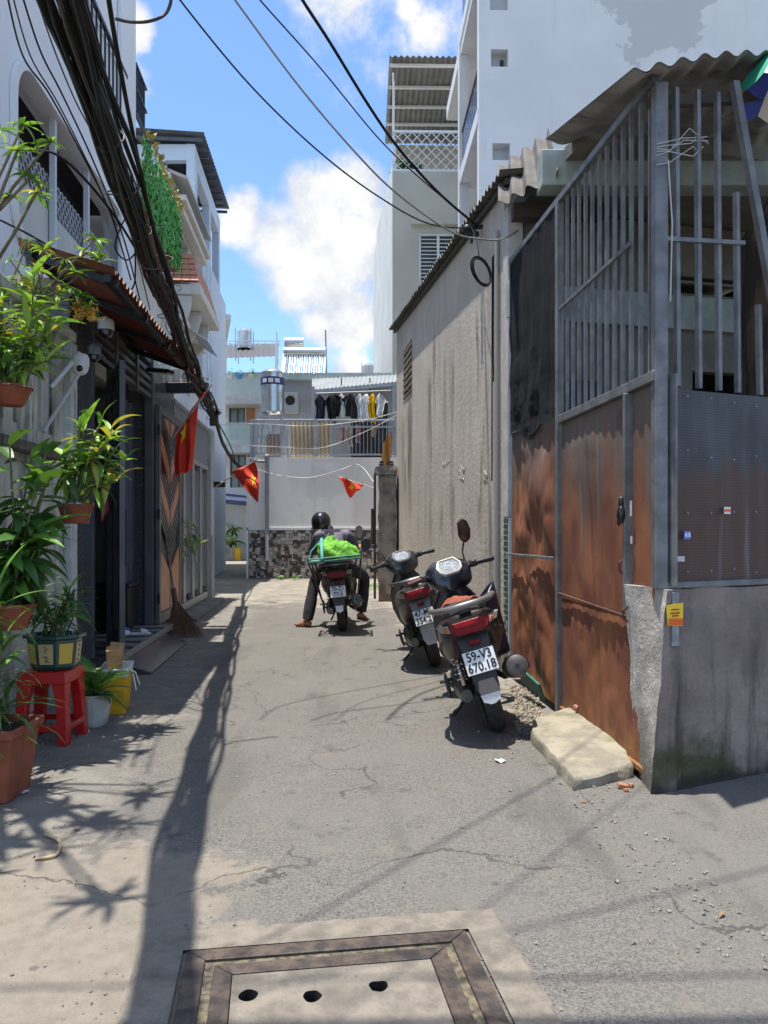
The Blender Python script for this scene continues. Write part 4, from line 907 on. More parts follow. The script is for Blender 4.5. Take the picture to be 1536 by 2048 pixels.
for a in ((684, 9, 36, 'pink', 'pink underwear hung low behind the terrace railing'), (700, 12, 42, 'beige', 'beige garment hung low behind the terrace railing'), (716, 9, 34, 'pink', 'small pink garment hung low beside the beige one'), (747, 10, 22, 'beige', 'short beige garment hanging under the yellow shirt')):
    shirt(a[0], a[1], a[2], a[3], a[4], py=852, Y=20.3, sleeves=False, cat='garment')
# pleated blind behind the railing
cu = MB(); ca0, ca1 = P(582, 0, 20.15), P(661, 0, 20.15)
cu.grid(lambda u, v: V(ca0.x + (ca1.x - ca0.x) * u, 20.15 + .03 * math.sin(u * 60) + .01 * math.sin(v * 7), ZW + .02 + (P(0, 842, 20.15).z - ZW - .05) * v), 120, 4)
cu.build('bamboo_blind', mat('blind_beige', (.58, .47, .29), (.46, .36, .21), scale=16, rough=.8, stretch=(6, 1, .4)), None, smooth=60, label='beige pleated blind tied behind the terrace railing', cat='blind')
# cardboard sheet and dark box low under the tank
mb = MB(); q = P(548, 900, 20.35); mb.box((q.x, 20.35, ZW + .33), (.38, .05, .66), (R(-8), 0, 0)); mb.build('brown_board', mat('brown_board', (.13, .085, .065), (.09, .06, .05), scale=6, rough=.8), None, bevel=.004, label='dark brown board leaning under the water tank', cat='board')
# water tank
tk = thing('water_tank', 'round stainless steel water tank with blue band on a steel stand', 'water tank', V(P(545, 0, 20.9).x, 20.9, ZW))
m_ss = mat('stainless', (.62, .62, .60), (.52, .52, .5), scale=4, rough=.28, metal=.9)
tx = P(545, 0, 20.9).x; zb = P(0, 826, 20.9).z; zt2 = P(0, 748, 20.9).z; r0 = 23.5 * 20.9 / F
prof = [(.02, zb - .10), (r0 * .6, zb - .07), (r0 * .97, zb)]
hh = zt2 - zb
for k in range(22):
    z = zb + .02 + hh * k / 22; prof += [(r0, z), (r0 * .985, z + hh / 44)]
prof += [(r0, zt2), (r0 * 1.03, zt2 + .02), (r0 * .8, zt2 + .08), (r0 * .35, zt2 + .15), (.02, zt2 + .17)]
mb = MB(); mb.lathe(prof, (tx, 20.9, 0), 32); mb.build('drum', m_ss, tk, smooth=35)
zb1, zb2 = P(0, 772, 20.9).z, P(0, 757, 20.9).z
mb = MB(); mb.lathe([(r0 * 1.012, zb1), (r0 * 1.012, zb2)], (tx, 20.9, 0), 32, cap=False); mb.build('blue_band', mat('band_blue', (.015, .02, .16), rough=.4), tk, smooth=60)
for k in range(3):
    mb = MB(); a = -math.pi / 2 + (k - 1) * .55; mb.box((tx + r0 * 1.02 * math.cos(a), 20.9 + r0 * 1.02 * math.sin(a), (zb1 + zb2) / 2), (.13, .012, .11), (0, 0, a + math.pi / 2)); mb.build('logo_patch', mat('paper_white2', (.75, .72, .68)), tk)
for sx_ in (-1, 1):
    for sy_ in (-1, 1):
        mb = MB(); mb.bar(V(tx + sx_ * r0 * 1.25, 20.9 + sy_ * r0, ZW), V(tx + sx_ * r0 * .85, 20.9 + sy_ * r0 * .85, zb + .02), .05, .05); mb.build('stand_leg', m_rail, tk)
for z, f_ in ((zb - .12, .9), (ZW + .6, 1.07)):
    for sy_ in (-1, 1):
        mb = MB(); mb.bar(V(tx - r0 * f_, 20.9 + sy_ * r0 * .95, z), V(tx + r0 * f_, 20.9 + sy_ * r0 * .95, z), .04, .05); mb.build('stand_rail', m_rail, tk)
mb = MB(); mb.bar(V(tx - r0 * 1.1, 20.9 - r0, ZW + .1), V(tx + r0 * .9, 20.9 - r0 * .9, zb - .1), .03, .03); mb.bar(V(tx + r0 * 1.1, 20.88 - r0, ZW + .1), V(tx - r0 * .9, 20.88 - r0 * .9, zb - .1), .03, .03); mb.build('cross_brace', m_rail, tk)
# air conditioner on the upper wall
ac = thing('air_conditioner', 'pale air conditioner unit beside the water tank', 'air conditioner', P(583, 826, 22.3))
q = P(583, 806, 22.3); mb = MB(); mb.box(q, (.42, .3, .58)); mb.build('casing', mat('ac_grey', (.42, .43, .42), rough=.6), ac, bevel=.015)
mb = MB(); mb.lathe([(.0, 0), (.13, 0), (.14, .01), (.13, .02)], q + V(-.02, -.155, .05), 20, Matrix.Rotation(R(90), 3, 'X')); mb.build('fan_grille', mat('dark_hole', (.02, .018, .016)), ac)
# drain pipe on the wall
dp = thing('wall_pipe', 'thick grey vertical pipe with cap fixed to the back wall', 'pipe', V(P(534, 0, 19.75).x, 19.75, .46))
x_ = P(534, 0, 19.75).x; mb = MB(); mb.lathe([(.055, P(0, 1068, 19.75).z), (.055, 3.08)], (x_, 19.75, 0), 14); mb.ball((x_, 19.75, 3.12), .075, 12, 8); mb.build('pipe', mat('grey_pvc2', (.24, .245, .26), (.2, .205, .215), rough=.5), dp, smooth=50)
mb = MB(); mb.lathe([(.045, .47), (.045, P(0, 1070, 19.75).z)], (x_, 19.75, 0), 14); mb.build('lower_pipe', mat('pale_pvc', (.5, .51, .52), rough=.5), dp, smooth=50)
mb = MB(); mb.tube([V(P(500, 0, 19.75).x, 19.75, 3.02), V(x_, 19.75, 3.0)], .035, 8); mb.build('branch_pipe', mat('grey_pvc2', (.24, .245, .26)), dp, smooth=50)
# white cable sagging on the wall
ww = MB()
def sagc(pts, r, mbx=None, seg=10, sag=.0):
    mbx = mbx or MB(); out = []
    P_ = [Vector(p) for p in pts]; n = len(P_)
    for i in range(n - 1):
        p0, p1, p2, p3 = P_[max(i - 1, 0)], P_[i], P_[i + 1], P_[min(i + 2, n - 1)]
        for j in range(seg):
            t = j / seg; out.append(.5 * ((2 * p1) + (-p0 + p2) * t + (2 * p0 - 5 * p1 + 4 * p2 - p3) * t * t + (-p0 + 3 * p1 - 3 * p2 + p3) * t ** 3) - V(0, 0, sag * 4 * t * (1 - t)))
    out.append(P_[-1]); mbx.tube(out, r, 6); return mbx
m_wc = mat('white_cable', (.55, .54, .5), rough=.6)
for pts, lb_ in (([P(500, 935, 19.7), P(560, 951, 19.7), P(620, 955, 19.7), P(680, 940, 19.7), P(718, 930, 19.7), P(748, 965, 19.0)], 'pale cable sagging across the back wall above the tiles'),
                 ([P(440, 850, 18.5), P(520, 848, 19.6), P(620, 852, 19.7), P(720, 842, 19.7), P(795, 824, 19.2)], 'pale wire strung along the terrace railing'),
                 ([P(440, 890, 18.5), P(540, 893, 19.6), P(640, 896, 19.7), P(720, 868, 19.7), P(795, 830, 19.2)], 'low pale wire drooping in front of the blind')):
    sagc(pts, .010).build('wall_cable', m_wc, None, smooth=60, label=lb_, cat='cable')
# weeds at the wall foot
for k, (px, py, n_, r_) in enumerate(((742, 1155, 150, .28), (720, 1158, 60, .12), (752, 1178, 60, .14), (775, 1196, 50, .12), (560, 1160, 40, .1), (590, 1159, 30, .09))):
    q = G(px, py); lb = MB(); leaf_blob(lb, q + V(0, 0, .06), r_, n_, .09, 60 + k, .25)
    for i, v in enumerate(lb.v): v.z = max(.004, v.z)
    lb.build('weed_clump', mat('weed_green', (.10, .26, .03), (.17, .36, .05), scale=9, rough=.5), None, label=['broad bright green weed clump where back wall meets pillar', 'small weed tuft left of the broad weed clump', 'weed tuft beside the dark conduit of the pillar', 'weed tuft at the front foot of the broken pillar', 'weed tuft at the tiled base by the grey pipe', 'low weed tuft at the tiled base right of the pipe'][k], cat='weeds', kind=None)
# ================================================================== FAR HOUSE BEHIND (balconies, orange panel)
YF = 33.0
fl2 = Line((P(440, 0, YF).x, YF), (P(640, 0, YF).x, YF))
fh = thing('far_house', 'far house with railed balconies and an orange wall panel', 'house', (-5.5, YF + 2, 0))
m_fw = mat('far_wall', (.62, .62, .58), (.54, .54, .51), scale=1.2, rough=.9)
z1, z2, z3 = P(0, 905, YF).z, P(0, 800, YF).z, P(0, 762, YF).z
wins = [(fl2.at(458), fl2.at(490), P(0, 880, YF).z, P(0, 806, YF).z), (fl2.at(460), fl2.at(492), P(0, 975, YF).z, P(0, 905, YF).z)]
mb = MB(); wall_open(mb, fl2, 0, fl2.len, 0, .2, 0, P(0, 755, YF).z, wins); mb.build('wall', m_fw, fh)
for w_ in wins:
    mb = MB(); fl2.box(mb, w_[0], w_[1], .12, .16, w_[2], w_[3]); pn = mb.build('window', mat('far_glass', (.16, .20, .19), (.22, .26, .24), scale=3, rough=.2), fh)
    for a in (w_[0], (w_[0] + w_[1]) / 2 - .02, w_[1] - .06):
        mb = MB(); fl2.box(mb, a, a + .05, .06, .118, w_[2], w_[3]); mb.build('frame', mat('dark_frame', (.05, .055, .06), rough=.4), pn)
    mb = MB(); fl2.box(mb, w_[1] + .06, w_[1] + .42, -.03, -.002, w_[2] - .0, w_[3] + .05); mb.build('orange_panel', mat('orange_panel', (.50, .22, .07), (.42, .18, .06), scale=6, rough=.6), fh)
for z, nd_ in ((P(0, 893, YF).z, .9), (P(0, 800, YF).z, 1.2)):
    mb = MB(); fl2.box(mb, -.1, 2.6, -nd_, -.002, z - .35, z); mb.build('balcony_slab', mat('slab_grey', (.5, .51, .5), (.40, .41, .4), scale=3, rough=.9, streak=((.2, .19, .17), .5, 6)), fh)
    mb = MB(); fl2.box(mb, -.1, 2.6, -nd_ + .02, -nd_ + .05, z, z + .85); mb.build('balcony_glass', mat('mint_glass', (.52, .62, .58), rough=.15, alpha=.45), fh)
    mb = MB(); fl2.box(mb, -.1, 2.6, -nd_ + .01, -nd_ + .06, z + .852, z + .90); mb.build('hand_rail', m_rail, fh)
# top terrace with dark awning
mb = MB(); corrug(mb, P(446, 716, 32), P(557, 712, 32), P(557, 688, 36), P(450, 690, 36), 10, .02, nv=1); mb.build('terrace_roof', mat('dark_awning', (.07, .072, .08), rough=.6), fh, smooth=50)
mb = MB(); fl2.box(mb, .1, fl2.len, 2.6, 2.7, z2, P(0, 720, YF).z); mb.build('terrace_back', mat('dim_room2', (.12, .12, .125), rough=.9), fh)
for px in (450, 553):
    q = P(px, 700, 32); mb = MB(); mb.box((q.x, 32, (z2 + P(0, 690, 32).z) / 2), (.12, .12, P(0, 690, 32).z - z2)); mb.build('terrace_post', m_wi, fh)
mb = MB()
for k in range(9):
    q = P(446 + k * 14, 684, 34); mb.bar(V(q.x, 34, P(0, 692, 34).z), V(q.x, 34, P(0, 682, 34).z), .03, .03)
for py in (682, 688): mb.bar(P(444, py, 34), P(562, py, 34), .035, .035)
mb.build('roof_rail', m_wi, fh)
for k, (px, cc, lb_) in enumerate(((462, (.6, .6, .58), 'small white flower pot on the far balcony'), (479, (.05, .25, .5), 'small blue flower pot on the far balcony'), (503, (.5, .5, .42), 'small cream flower pot on the far balcony'))):
    q = P(px, 757, 31.85); t__ = thing('flower_pot', lb_, 'flower pot', q, 'pots on the far balcony'); mb = MB(); mb.lathe([(.09, -.02), (.15, .16), (.12, .17)], q, 12); mb.build('pot', mat('pot_far%d' % k, cc, rough=.6), t__, smooth=50)
    lb = MB(); leaf_blob(lb, q + V(0, 0, .26), .16, 40, .12, k + 90); lb.build('leaves', mat('weed_green', (.1, .26, .03)), t__)
# tank and solar heaters on the far roofs
def tank(px, py0, py1, r_, Y, lb_):
    q = P(px, py1, Y); t__ = thing('water_tank', lb_, 'water tank', q); zt_a = P(0, py0, Y).z; pr = []
    n = 8
    for k in range(n): z = q.z + (zt_a - q.z) * k / n; pr += [(r_, z), (r_ * .96, z + (zt_a - q.z) / n / 2)]
    pr += [(r_, zt_a), (r_ * .4, zt_a + .15), (.02, zt_a + .18)]
    mb = MB(); mb.lathe(pr, (q.x, Y, 0), 20); mb.build('drum', m_ss, t__, smooth=35)
    for s_ in (-1, 1):
        for s2 in (-1, 1):
            mb = MB(); mb.bar(V(q.x + s_ * r_, Y + s2 * r_, q.z - .6), V(q.x + s_ * r_ * 1.05, Y + s2 * r_ * 1.05, zt_a + .1), .03, .03); mb.build('stand_leg', m_rail, t__)
    return t__
tank(489, 664, 698, .33, 34.5, 'small ribbed steel tank on the far house roof')
tank(738, 733, 752, .35, 40, 'distant steel tank behind the cream townhouse')
sh = thing('solar_heater', 'solar water heater with glass tubes on the back roof', 'solar heater', P(615, 757, 27))
q0, q1 = P(568, 705, 27), P(651, 705, 27)
mb = MB(); mb.tube([V(q0.x, 27, P(0, 704, 27).z), V(q1.x, 27, P(0, 704, 27).z)], .16, 16); mb.build('tank', m_ss, sh, smooth=50)
for k in range(16):
    x_ = q0.x + .08 + (q1.x - q0.x - .16) * k / 15; mb = MB(); mb.tube([V(x_, 26.95, P(0, 712, 27).z), V(x_, 26.2, P(0, 752, 26.2).z)], .024, 6); mb.build('glass_tube', mat('tube_glass', (.30, .31, .33), rough=.15, metal=.5) if k % 2 else m_ss, sh, smooth=60)
for x_ in (q0.x, q1.x):
    mb = MB(); mb.bar(V(x_, 26.2, P(0, 755, 26.2).z), V(x_, 27, P(0, 708, 27).z), .05, .05); mb.bar(V(x_, 27, P(0, 757, 27).z - .2), V(x_, 27, P(0, 708, 27).z), .05, .05); mb.build('support', m_wi, sh)
sh2 = thing('solar_heater', 'second solar tank lying higher behind the first heater', 'solar heater', P(588, 705, 29))
mb = MB(); mb.tube([P(570, 686, 29), P(607, 686, 29)], .2, 16); mb.build('tank', m_ss, sh2, smooth=50)
for px in (572, 600):
    mb = MB(); q = P(px, 690, 29); mb.bar(q, V(q.x, 29, q.z - 1.5), .05, .05); mb.build('support', m_wi, sh2)
rb = Line((P(545, 0, 26).x, 26.0), (P(830, 0, 26).x, 26.0))
rh = thing('rear_house', 'plain grey house block standing behind the railed terrace', 'house', rb.pt(2, 1))
mb = MB(); rb.box(mb, 0, rb.len * .52, 0, 5, 0, P(0, 757, 26).z); mb.build('block', mat('rear_grey', (.42, .45, .44), (.34, .36, .35), scale=2, rough=.9, streak=((.15, .15, .14), .6, 5)), rh)
mb = MB(); rb.box(mb, -.1, rb.len * .52, -.25, -.002, P(0, 772, 26).z, P(0, 757, 26).z); mb.build('eave_band', mat('mint_paint', (.45, .55, .52)), rh)
for px, y0, y1, lb_ in ((556, 662, 700, 'thin white roof pole left of the solar heaters'), (654, 660, 755, 'thin blue-green roof pole right of the solar heaters')):
    mb = MB(); mb.tube([P(px, y1, 27.3) - V(0, 0, .5), P(px - 3, y0, 27.3)], .025, 6); mb.build('roof_pole', mat('teal_pole', (.12, .25, .3), rough=.6) if px > 600 else m_wi, None, label=lb_, cat='pole')
# ================================================================== FAR CROSS ALLEY LEFT OF THE BACK HOUSE
fg = thing('garage_house', 'low grey garage with navy awning down the side alley', 'garage', P(455, 1110, 32.6))
fg.location.z = 0; OFF[fg.name] = Vector(fg.location)
ga = Line((P(405, 0, 32.6).x, 32.6), (P(520, 0, 32.6).x, 32.6))
mb = MB(); wall_open(mb, ga, 0, ga.len, 0, .2, 0, P(0, 1000, 32.6).z, [(ga.at(437), ga.at(443), .1, P(0, 1016, 32.6).z)]); mb.build('wall', mat('garage_grey', (.58, .60, .60), (.52, .535, .535), scale=2, rough=.85), fg)
mb = MB(); ga.box(mb, ga.at(436), ga.at(444), .12, .15, 0, P(0, 1014, 32.6).z); mb.build('door', mat('dark_frame', (.05, .055, .06)), fg)
mb = MB(); mb.hexa([P(400, 1003, 31.0), P(500, 1012, 31.0), P(500, 1000, 32.5), P(400, 990, 32.5)] + [q + V(0, 0, .10) for q in (P(400, 1000, 31.0), P(500, 1008, 31.0), P(500, 996, 32.5), P(400, 984, 32.5))]); mb.build('awning', mat('navy_awning', (.03, .045, .10), (.045, .06, .12), scale=3, rough=.5), fg)
mb = MB(); ga.box(mb, 0, ga.len, -.2, -.01, P(0, 998, 32.6).z + .02, P(0, 985, 32.6).z); mb.build('fascia', mat('fascia_white', (.6, .62, .66), rough=.7), fg)
# ================================================================== LEFT SIDE OF THE LANE
def lx(c, y): return -c - .08 * y
LG = Line((lx(2.0, 3.0), 3.0), (lx(2.0, 15.0), 15.0))      # gate plane; n<0 towards the lane
LH = Line((lx(2.4, 3.0), 3.0), (lx(2.4, 15.0), 15.0))      # upper storey plane
def sy(y): return (y - 3.0) * math.sqrt(1 + .08 ** 2)
m_gunmetal = mat('gunmetal_paint', (.13, .132, .142), (.10, .102, .11), scale=4, rough=.45, metal=.2)
m_blacksteel = mat('black_steel', (.018, .018, .021), rough=.4, metal=.2)
# ---- old plant wall
pw = thing('plant_wall', 'old mouldy white garden wall hung with plant pots', 'wall', LG.pt(sy(5), .1))
def mould_extra(nd, L, noi, mp, rng, mix, pos, col, tc):
    col = mix(rng(noi(pos, 2.5, 6, .6), .35, .65), (.58, .58, .53), (.40, .41, .38))
    col = mix(rng(noi(mp(pos, (6, 6, 1.1)), 1, 7, .68), .50, .66, 0, .85), col, (.075, .08, .06))
    col = mix(rng(noi(mp(pos, (11, 11, .8)), 1, 5, .6), .6, .7, 0, .7), col, (.03, .03, .025))
    return mix(rng(noi(pos, 7, 6, .65), .62, .7, 0, .6), col, (.25, .17, .10))
m_mould = mat('mould_wall', (.5, .5, .46), rough=.95, bump=.5, bscale=28, extra=mould_extra, spec=.2)
slots = []
for k in range(9): slots.append((sy(3.9 + k * .22), sy(3.9 + k * .22) + .07, 1.95, 2.5))
mb = MB(); wall_open(mb, LG, 0, sy(6.12), 0, .14, 0, 2.72, slots); mb.build('wall', m_mould, pw)
mb = MB(); LG.box(mb, 0, sy(6.1), .10, .13, 1.9, 2.55); mb.build('slot_back', mat('slot_back', (.12, .12, .1), rough=.9), pw)
mb = MB(); LG.box(mb, 0, sy(6.08), -.07, .2, 2.72, 2.80); mb.build('coping', m_mould, pw, bevel=.008)
mb = MB(); LG.box(mb, 0, sy(5.75), -.09, -.002, 1.76, 1.83); mb.build('ledge', mat('ledge_dark', (.16, .14, .11), (.06, .055, .045), scale=14, rough=.95, bump=.6, bscale=40), pw, bevel=.008)
mb = MB(); LG.box(mb, sy(6.0), sy(6.16), -.05, .12, 0, 2.72); mb.build('white_pier', mat('pier_white', (.62, .63, .62), (.50, .51, .5), scale=5, rough=.8, streak=((.3, .3, .28), .5, 9)), pw, bevel=.004)
mb = MB(); mb.tube([LG.pt(sy(6.1), -.06, 2.35), LG.pt(sy(6.08), -.065, 1.9), LG.pt(sy(6.1), -.06, 1.45)], .008, 6); mb.build('white_wire', m_wc, pw)
# curved white basin-shaped coping ornament on top
mb = MB(); mb.lathe([(.04, 2.79), (.15, 2.84), (.21, 2.92), (.22, 2.94), (.19, 2.93), (.12, 2.88), (.02, 2.87)], LG.pt(sy(5.35), .0, 0), 24)
mb.build('stone_basin', mat('basin_cement', (.55, .52, .45), (.38, .36, .31), scale=9, rough=.9, bump=.3, bscale=30), None, smooth=50, label='round white cement basin on top of the plant wall', cat='basin')
# ---- gate house
gt = thing('gate_house', 'tall white house with rounded window above the open chevron gate', 'house', LH.pt(sy(7.6), 1))
m_wh = mat('house_white', (.78, .79, .80), (.73, .74, .76), scale=.9, rough=.8, bump=.04, bscale=30)
wa0, wa1 = LH.at(25), LH.at(243); wz0, wz1 = LH.z(25, 474), LH.z(25, 98)
a0, a1 = sy(5.55), sy(9.72); TOPH = 8.15
mb = MB(); wall_open(mb, LH, a0, a1, 0, .2, 2.9, TOPH, [(wa0, wa1, wz0, wz1)])
LH.box(mb, a0, a0 + .2, .2, 6, 0, TOPH); LH.box(mb, a1 - .2, a1, .2, 6, 0, TOPH); mb.build('upper_wall', m_wh, gt)
rc = .34      # rounded corners of the opening
for (ca, cz, sa, sz) in ((wa0, wz1, 1, -1), (wa1, wz1, -1, -1), (wa0, wz0, 1, 1), (wa1, wz0, -1, 1)):
    f_ = MB(); out = [LH.pt(ca, 0, cz)]
    for k in range(9):
        t = math.pi / 2 * k / 8; out.append(LH.pt(ca + sa * rc * (1 - math.sin(t)), 0.002, cz + sz * rc * (1 - math.cos(t))))
    f_.prism(out, LH.n * .19); f_.build('corner_fillet', m_wh, gt)
# reveal moulding round the opening
def rrect(a0_, a1_, z0_, z1_, r_, n_=8):
    o = []
    for (ca, cz, t0) in ((a1_ - r_, z1_ - r_, 0), (a0_ + r_, z1_ - r_, 90), (a0_ + r_, z0_ + r_, 180), (a1_ - r_, z0_ + r_, 270)):
        for k in range(n_ + 1):
            t = R(t0 + 90 * k / n_); o.append((ca + r_ * math.cos(t), cz + r_ * math.sin(t)))
    return o
rr_ = [rrect(wa0 - .06, wa1 + .06, wz0 - .06, wz1 + .06, rc + .06), rrect(wa0 + .01, wa1 - .01, wz0 + .01, wz1 - .01, rc)]
mb = MB(); mb.loft([[LH.pt(a, -.002, z) for a, z in rr_[0]], [LH.pt(a, -.04, z) for a, z in rr_[0]], [LH.pt(a, -.04, z) for a, z in rr_[1]], [LH.pt(a, .12, z) for a, z in rr_[1]]], cap=False); mb.build('window_surround', m_wh, gt, smooth=40)
mb = MB(); LH.box(mb, wa0 - .3, wa1 + .2, 1.2, 1.25, wz0 - .2, wz1 + .5); mb.build('loggia_back', mat('loggia_cream', (.55, .56, .50), (.49, .5, .45), scale=2, rough=.85), gt)
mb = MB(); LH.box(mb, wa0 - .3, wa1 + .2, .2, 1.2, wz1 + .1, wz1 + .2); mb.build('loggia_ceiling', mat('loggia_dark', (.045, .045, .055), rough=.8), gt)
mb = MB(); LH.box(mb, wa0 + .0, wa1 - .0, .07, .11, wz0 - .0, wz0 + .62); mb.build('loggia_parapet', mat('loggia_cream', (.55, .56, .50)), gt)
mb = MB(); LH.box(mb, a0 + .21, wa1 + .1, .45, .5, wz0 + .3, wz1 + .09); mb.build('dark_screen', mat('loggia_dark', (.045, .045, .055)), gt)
mb = MB(); LH.box(mb, wa0 - .3, wa1 + .2, .2, 1.2, wz0 - .2, wz0 - .05); mb.build('loggia_floor', m_wh, gt)
for px in (114, 180):
    a = LH.at(px); mb = MB(); mb.bar(LH.pt(a, .035, wz0), LH.pt(a, .035, wz1), .05, .05, up=LH.n); mb.build('mullion', mat('mullion_grey', (.55, .57, .6), rough=.5), gt)
ms = MB(); x = wa0 + .1
zl0, zl1 = wz0 + .60, wz0 + .95
while x < wa1 - .1:
    for s_ in (0, 1): ms.tube([LH.pt(x, (.085) + .01 * s_, zl0 if s_ else zl1), LH.pt(x + .30, .085 + .01 * s_, zl1 if s_ else zl0)], .007, 4)
    x += .10
ms.build('mesh_guard', mat('mullion_grey', (.55, .57, .6)), gt, kind='stuff')
# balcony railing higher up
ra0, ra1 = sy(6.3), LH.at(244); zb0, zb1 = 5.98, 6.68
for z in (zb0, zb1):
    mb = MB(); LH.box(mb, ra0, ra1, -.07, -.03, z - .02, z + .02); mb.build('balcony_rail', m_blacksteel, gt)
br_ = MB(); br_.box((0, 0, (zb1 - zb0) / 2), (.018, .018, zb1 - zb0)); brm2 = br_.mesh('balcony_bar', m_blacksteel)
x = ra0
while x < ra1: inst('balcony_bar', brm2, gt, LH.pt(x, -.05, zb0), (0, 0, LH.ang)); x += .16
mb = MB(); LH.box(mb, sy(9.05), sy(9.72), -.06, -.002, 3.2, TOPH); mb.build('corner_pilaster', m_wh, gt, bevel=.01)
# ground floor: jamb, lintel grille, room behind
LOP0, LOP1 = sy(7.45), sy(9.0)
mb = MB(); LG.box(mb, sy(9.02), sy(10.45), .0, .3, 0, 3.3); mb.build('granite_jamb', mat('black_granite', (.065, .066, .068), (.10, .10, .102), scale=40, rough=.25), gt)
mb = MB(); LG.box(mb, sy(6.18), sy(6.62), .02, .3, 0, 3.25); mb.build('granite_jamb', mat('black_granite', (.065, .066, .068), (.10, .10, .102), scale=40, rough=.25), gt)
mb = MB(); LG.box(mb, sy(6.18), sy(10.45), .05, .42, 3.26, 3.34); mb.build('lintel_wall', m_wh, gt)
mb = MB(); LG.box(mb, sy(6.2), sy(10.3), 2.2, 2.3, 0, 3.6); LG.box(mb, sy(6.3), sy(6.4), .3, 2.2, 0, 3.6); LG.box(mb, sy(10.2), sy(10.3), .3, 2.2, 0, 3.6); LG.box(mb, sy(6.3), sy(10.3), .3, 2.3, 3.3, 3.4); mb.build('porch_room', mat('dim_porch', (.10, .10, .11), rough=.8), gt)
lg = thing('gate', 'dark grey steel gate frame with barred transom', 'gate', LG.pt(sy(7.6), 0, .15))
for z in (2.80, 2.90, 2.99, 3.08, 3.20):
    mb = MB(); LG.box(mb, sy(6.62), sy(9.02), -.02, .04, z - .022, z + .022); mb.build('transom_bar', m_gunmetal, lg)
for yy in (6.64, 7.42, 8.25, 9.0):
    mb = MB(); LG.box(mb, sy(yy) - .035, sy(yy) + .035, -.04, .06, .15 if yy != 8.25 else 2.74, 3.24); mb.build('upright', m_gunmetal, lg, bevel=.004)
mb = MB()
for k in range(14):
    pass
cu = MB(); cu.grid(lambda u, v: LG.pt(sy(8.1 + .95 * u), .22 + .05 * math.sin(u * 30), .2 + 2.5 * v), 60, 4); cu.build('door_curtain', mat('curtain_navy', (.07, .073, .10), (.095, .098, .125), scale=3, rough=.9), None, smooth=60, label='dark navy curtain hanging inside the open gate', cat='curtain')
# chevron leaf builder
m_copper = mat('copper_slat', (.56, .24, .125), (.48, .20, .10), scale=5, rough=.45, metal=.15)
def leaf(ln, a0, a1, z0, z1, n, name, label, group=None, flip=1):
    t = thing(name, label, 'gate leaf', ln.pt((a0 + a1) / 2, n, z0), group)
    fw = .10
    for (b0, b1, y0, y1) in ((a0, a0 + fw, z0, z1), (a1 - fw, a1, z0, z1), (a0 + fw + .001, a1 - fw - .001, z0, z0 + .12), (a0 + fw + .001, a1 - fw - .001, z1 - .10, z1)):
        mb = MB(); ln.box(mb, b0, b1, n - .025, n + .025, y0, y1); mb.build('frame', m_gunmetal, t, bevel=.003)
    mid = (a0 + a1) / 2; mb = MB(); ln.box(mb, mid - .02, mid + .02, n - .02, n + .02, z0 + .12, z1 - .1); mb.build('mid_stile', m_gunmetal, t)
    mb = MB(); ln.box(mb, a0 + fw, a1 - fw, n + .012, n + .018, z0 + .12, z1 - .1); mb.build('back_sheet', mat('sheet_black', (.012, .013, .018), rough=.5), t)
    lo, hi = z0 + .13, z1 - .11; rise = .42; pit = .062; k = 0
    seq = 'c' * 0
    zc = lo - rise
    idx = 0
    while zc < hi:
        cop = (idx % 5) == 0; h_ = .21 if cop else .05; pit = .235 if cop else .078
        for side in (-1, 1):
            x0, x1 = (mid + side * .022, (a1 - fw) if side > 0 else (a0 + fw))
            pts = [(x0, zc), (x1, zc + rise), (x1, zc + rise + h_), (x0, zc + h_)]
            if idx < 1:      # solid kick panels at the foot
                pts = [(x0, lo), (x1, lo), (x1, lo + .60 + rise * .35), (x0, lo + .45)]
            out = []      # clip to lo..hi
            def clipz(poly, lim, keep_above):
                res = []
                for i in range(len(poly)):
                    p, q = poly[i], poly[(i + 1) % len(poly)]
                    ip = p[1] >= lim if keep_above else p[1] <= lim; iq = q[1] >= lim if keep_above else q[1] <= lim
                    if ip: res.append(p)
                    if ip != iq:
                        tt = (lim - p[1]) / (q[1] - p[1]); res.append((p[0] + (q[0] - p[0]) * tt, lim))
                return res
            poly = clipz(pts, lo, True)
            if len(poly) >= 3: poly = clipz(poly, hi, False)
            if len(poly) < 3: continue
            mb = MB(); mb.prism([ln.pt(a, n - .014, z) for a, z in poly], ln.n * .02)
            mb.build('kick_panel' if idx < 1 else 'slat', m_copper if (cop or idx < 1) else m_slat, t)
        if idx == 0: zc = lo + .45
        zc += pit; idx += 1
    for z in (z0 + .3, (z0 + z1) / 2, z1 - .3):
        mb = MB(); mb.tube([ln.pt(a0 - .012, n - .02, z - .06), ln.pt(a0 - .012, n - .02, z + .06)], .014, 8); mb.build('hinge', m_blacksteel, t, smooth=50)
    return t
m_slat = mat('slat_slate', (.016, .018, .026), (.012, .014, .02), scale=6, rough=.3, metal=.3)
leaf(LG, sy(9.03), sy(10.42), .15, 2.72, -.075, 'gate_leaf', 'open gate leaf with copper and black chevron slats lying against the wall', 'chevron gate leaves')
LQ = Line(tuple(LG.pt(sy(7.36), -.03)[:2]), tuple(LG.pt(sy(6.72), -.26)[:2]))
leaf(LQ, .0, .66, .2, 2.74, .0, 'gate_leaf', 'dark gate leaf with chevron slats swung out beside the black granite jamb', 'chevron gate leaves')
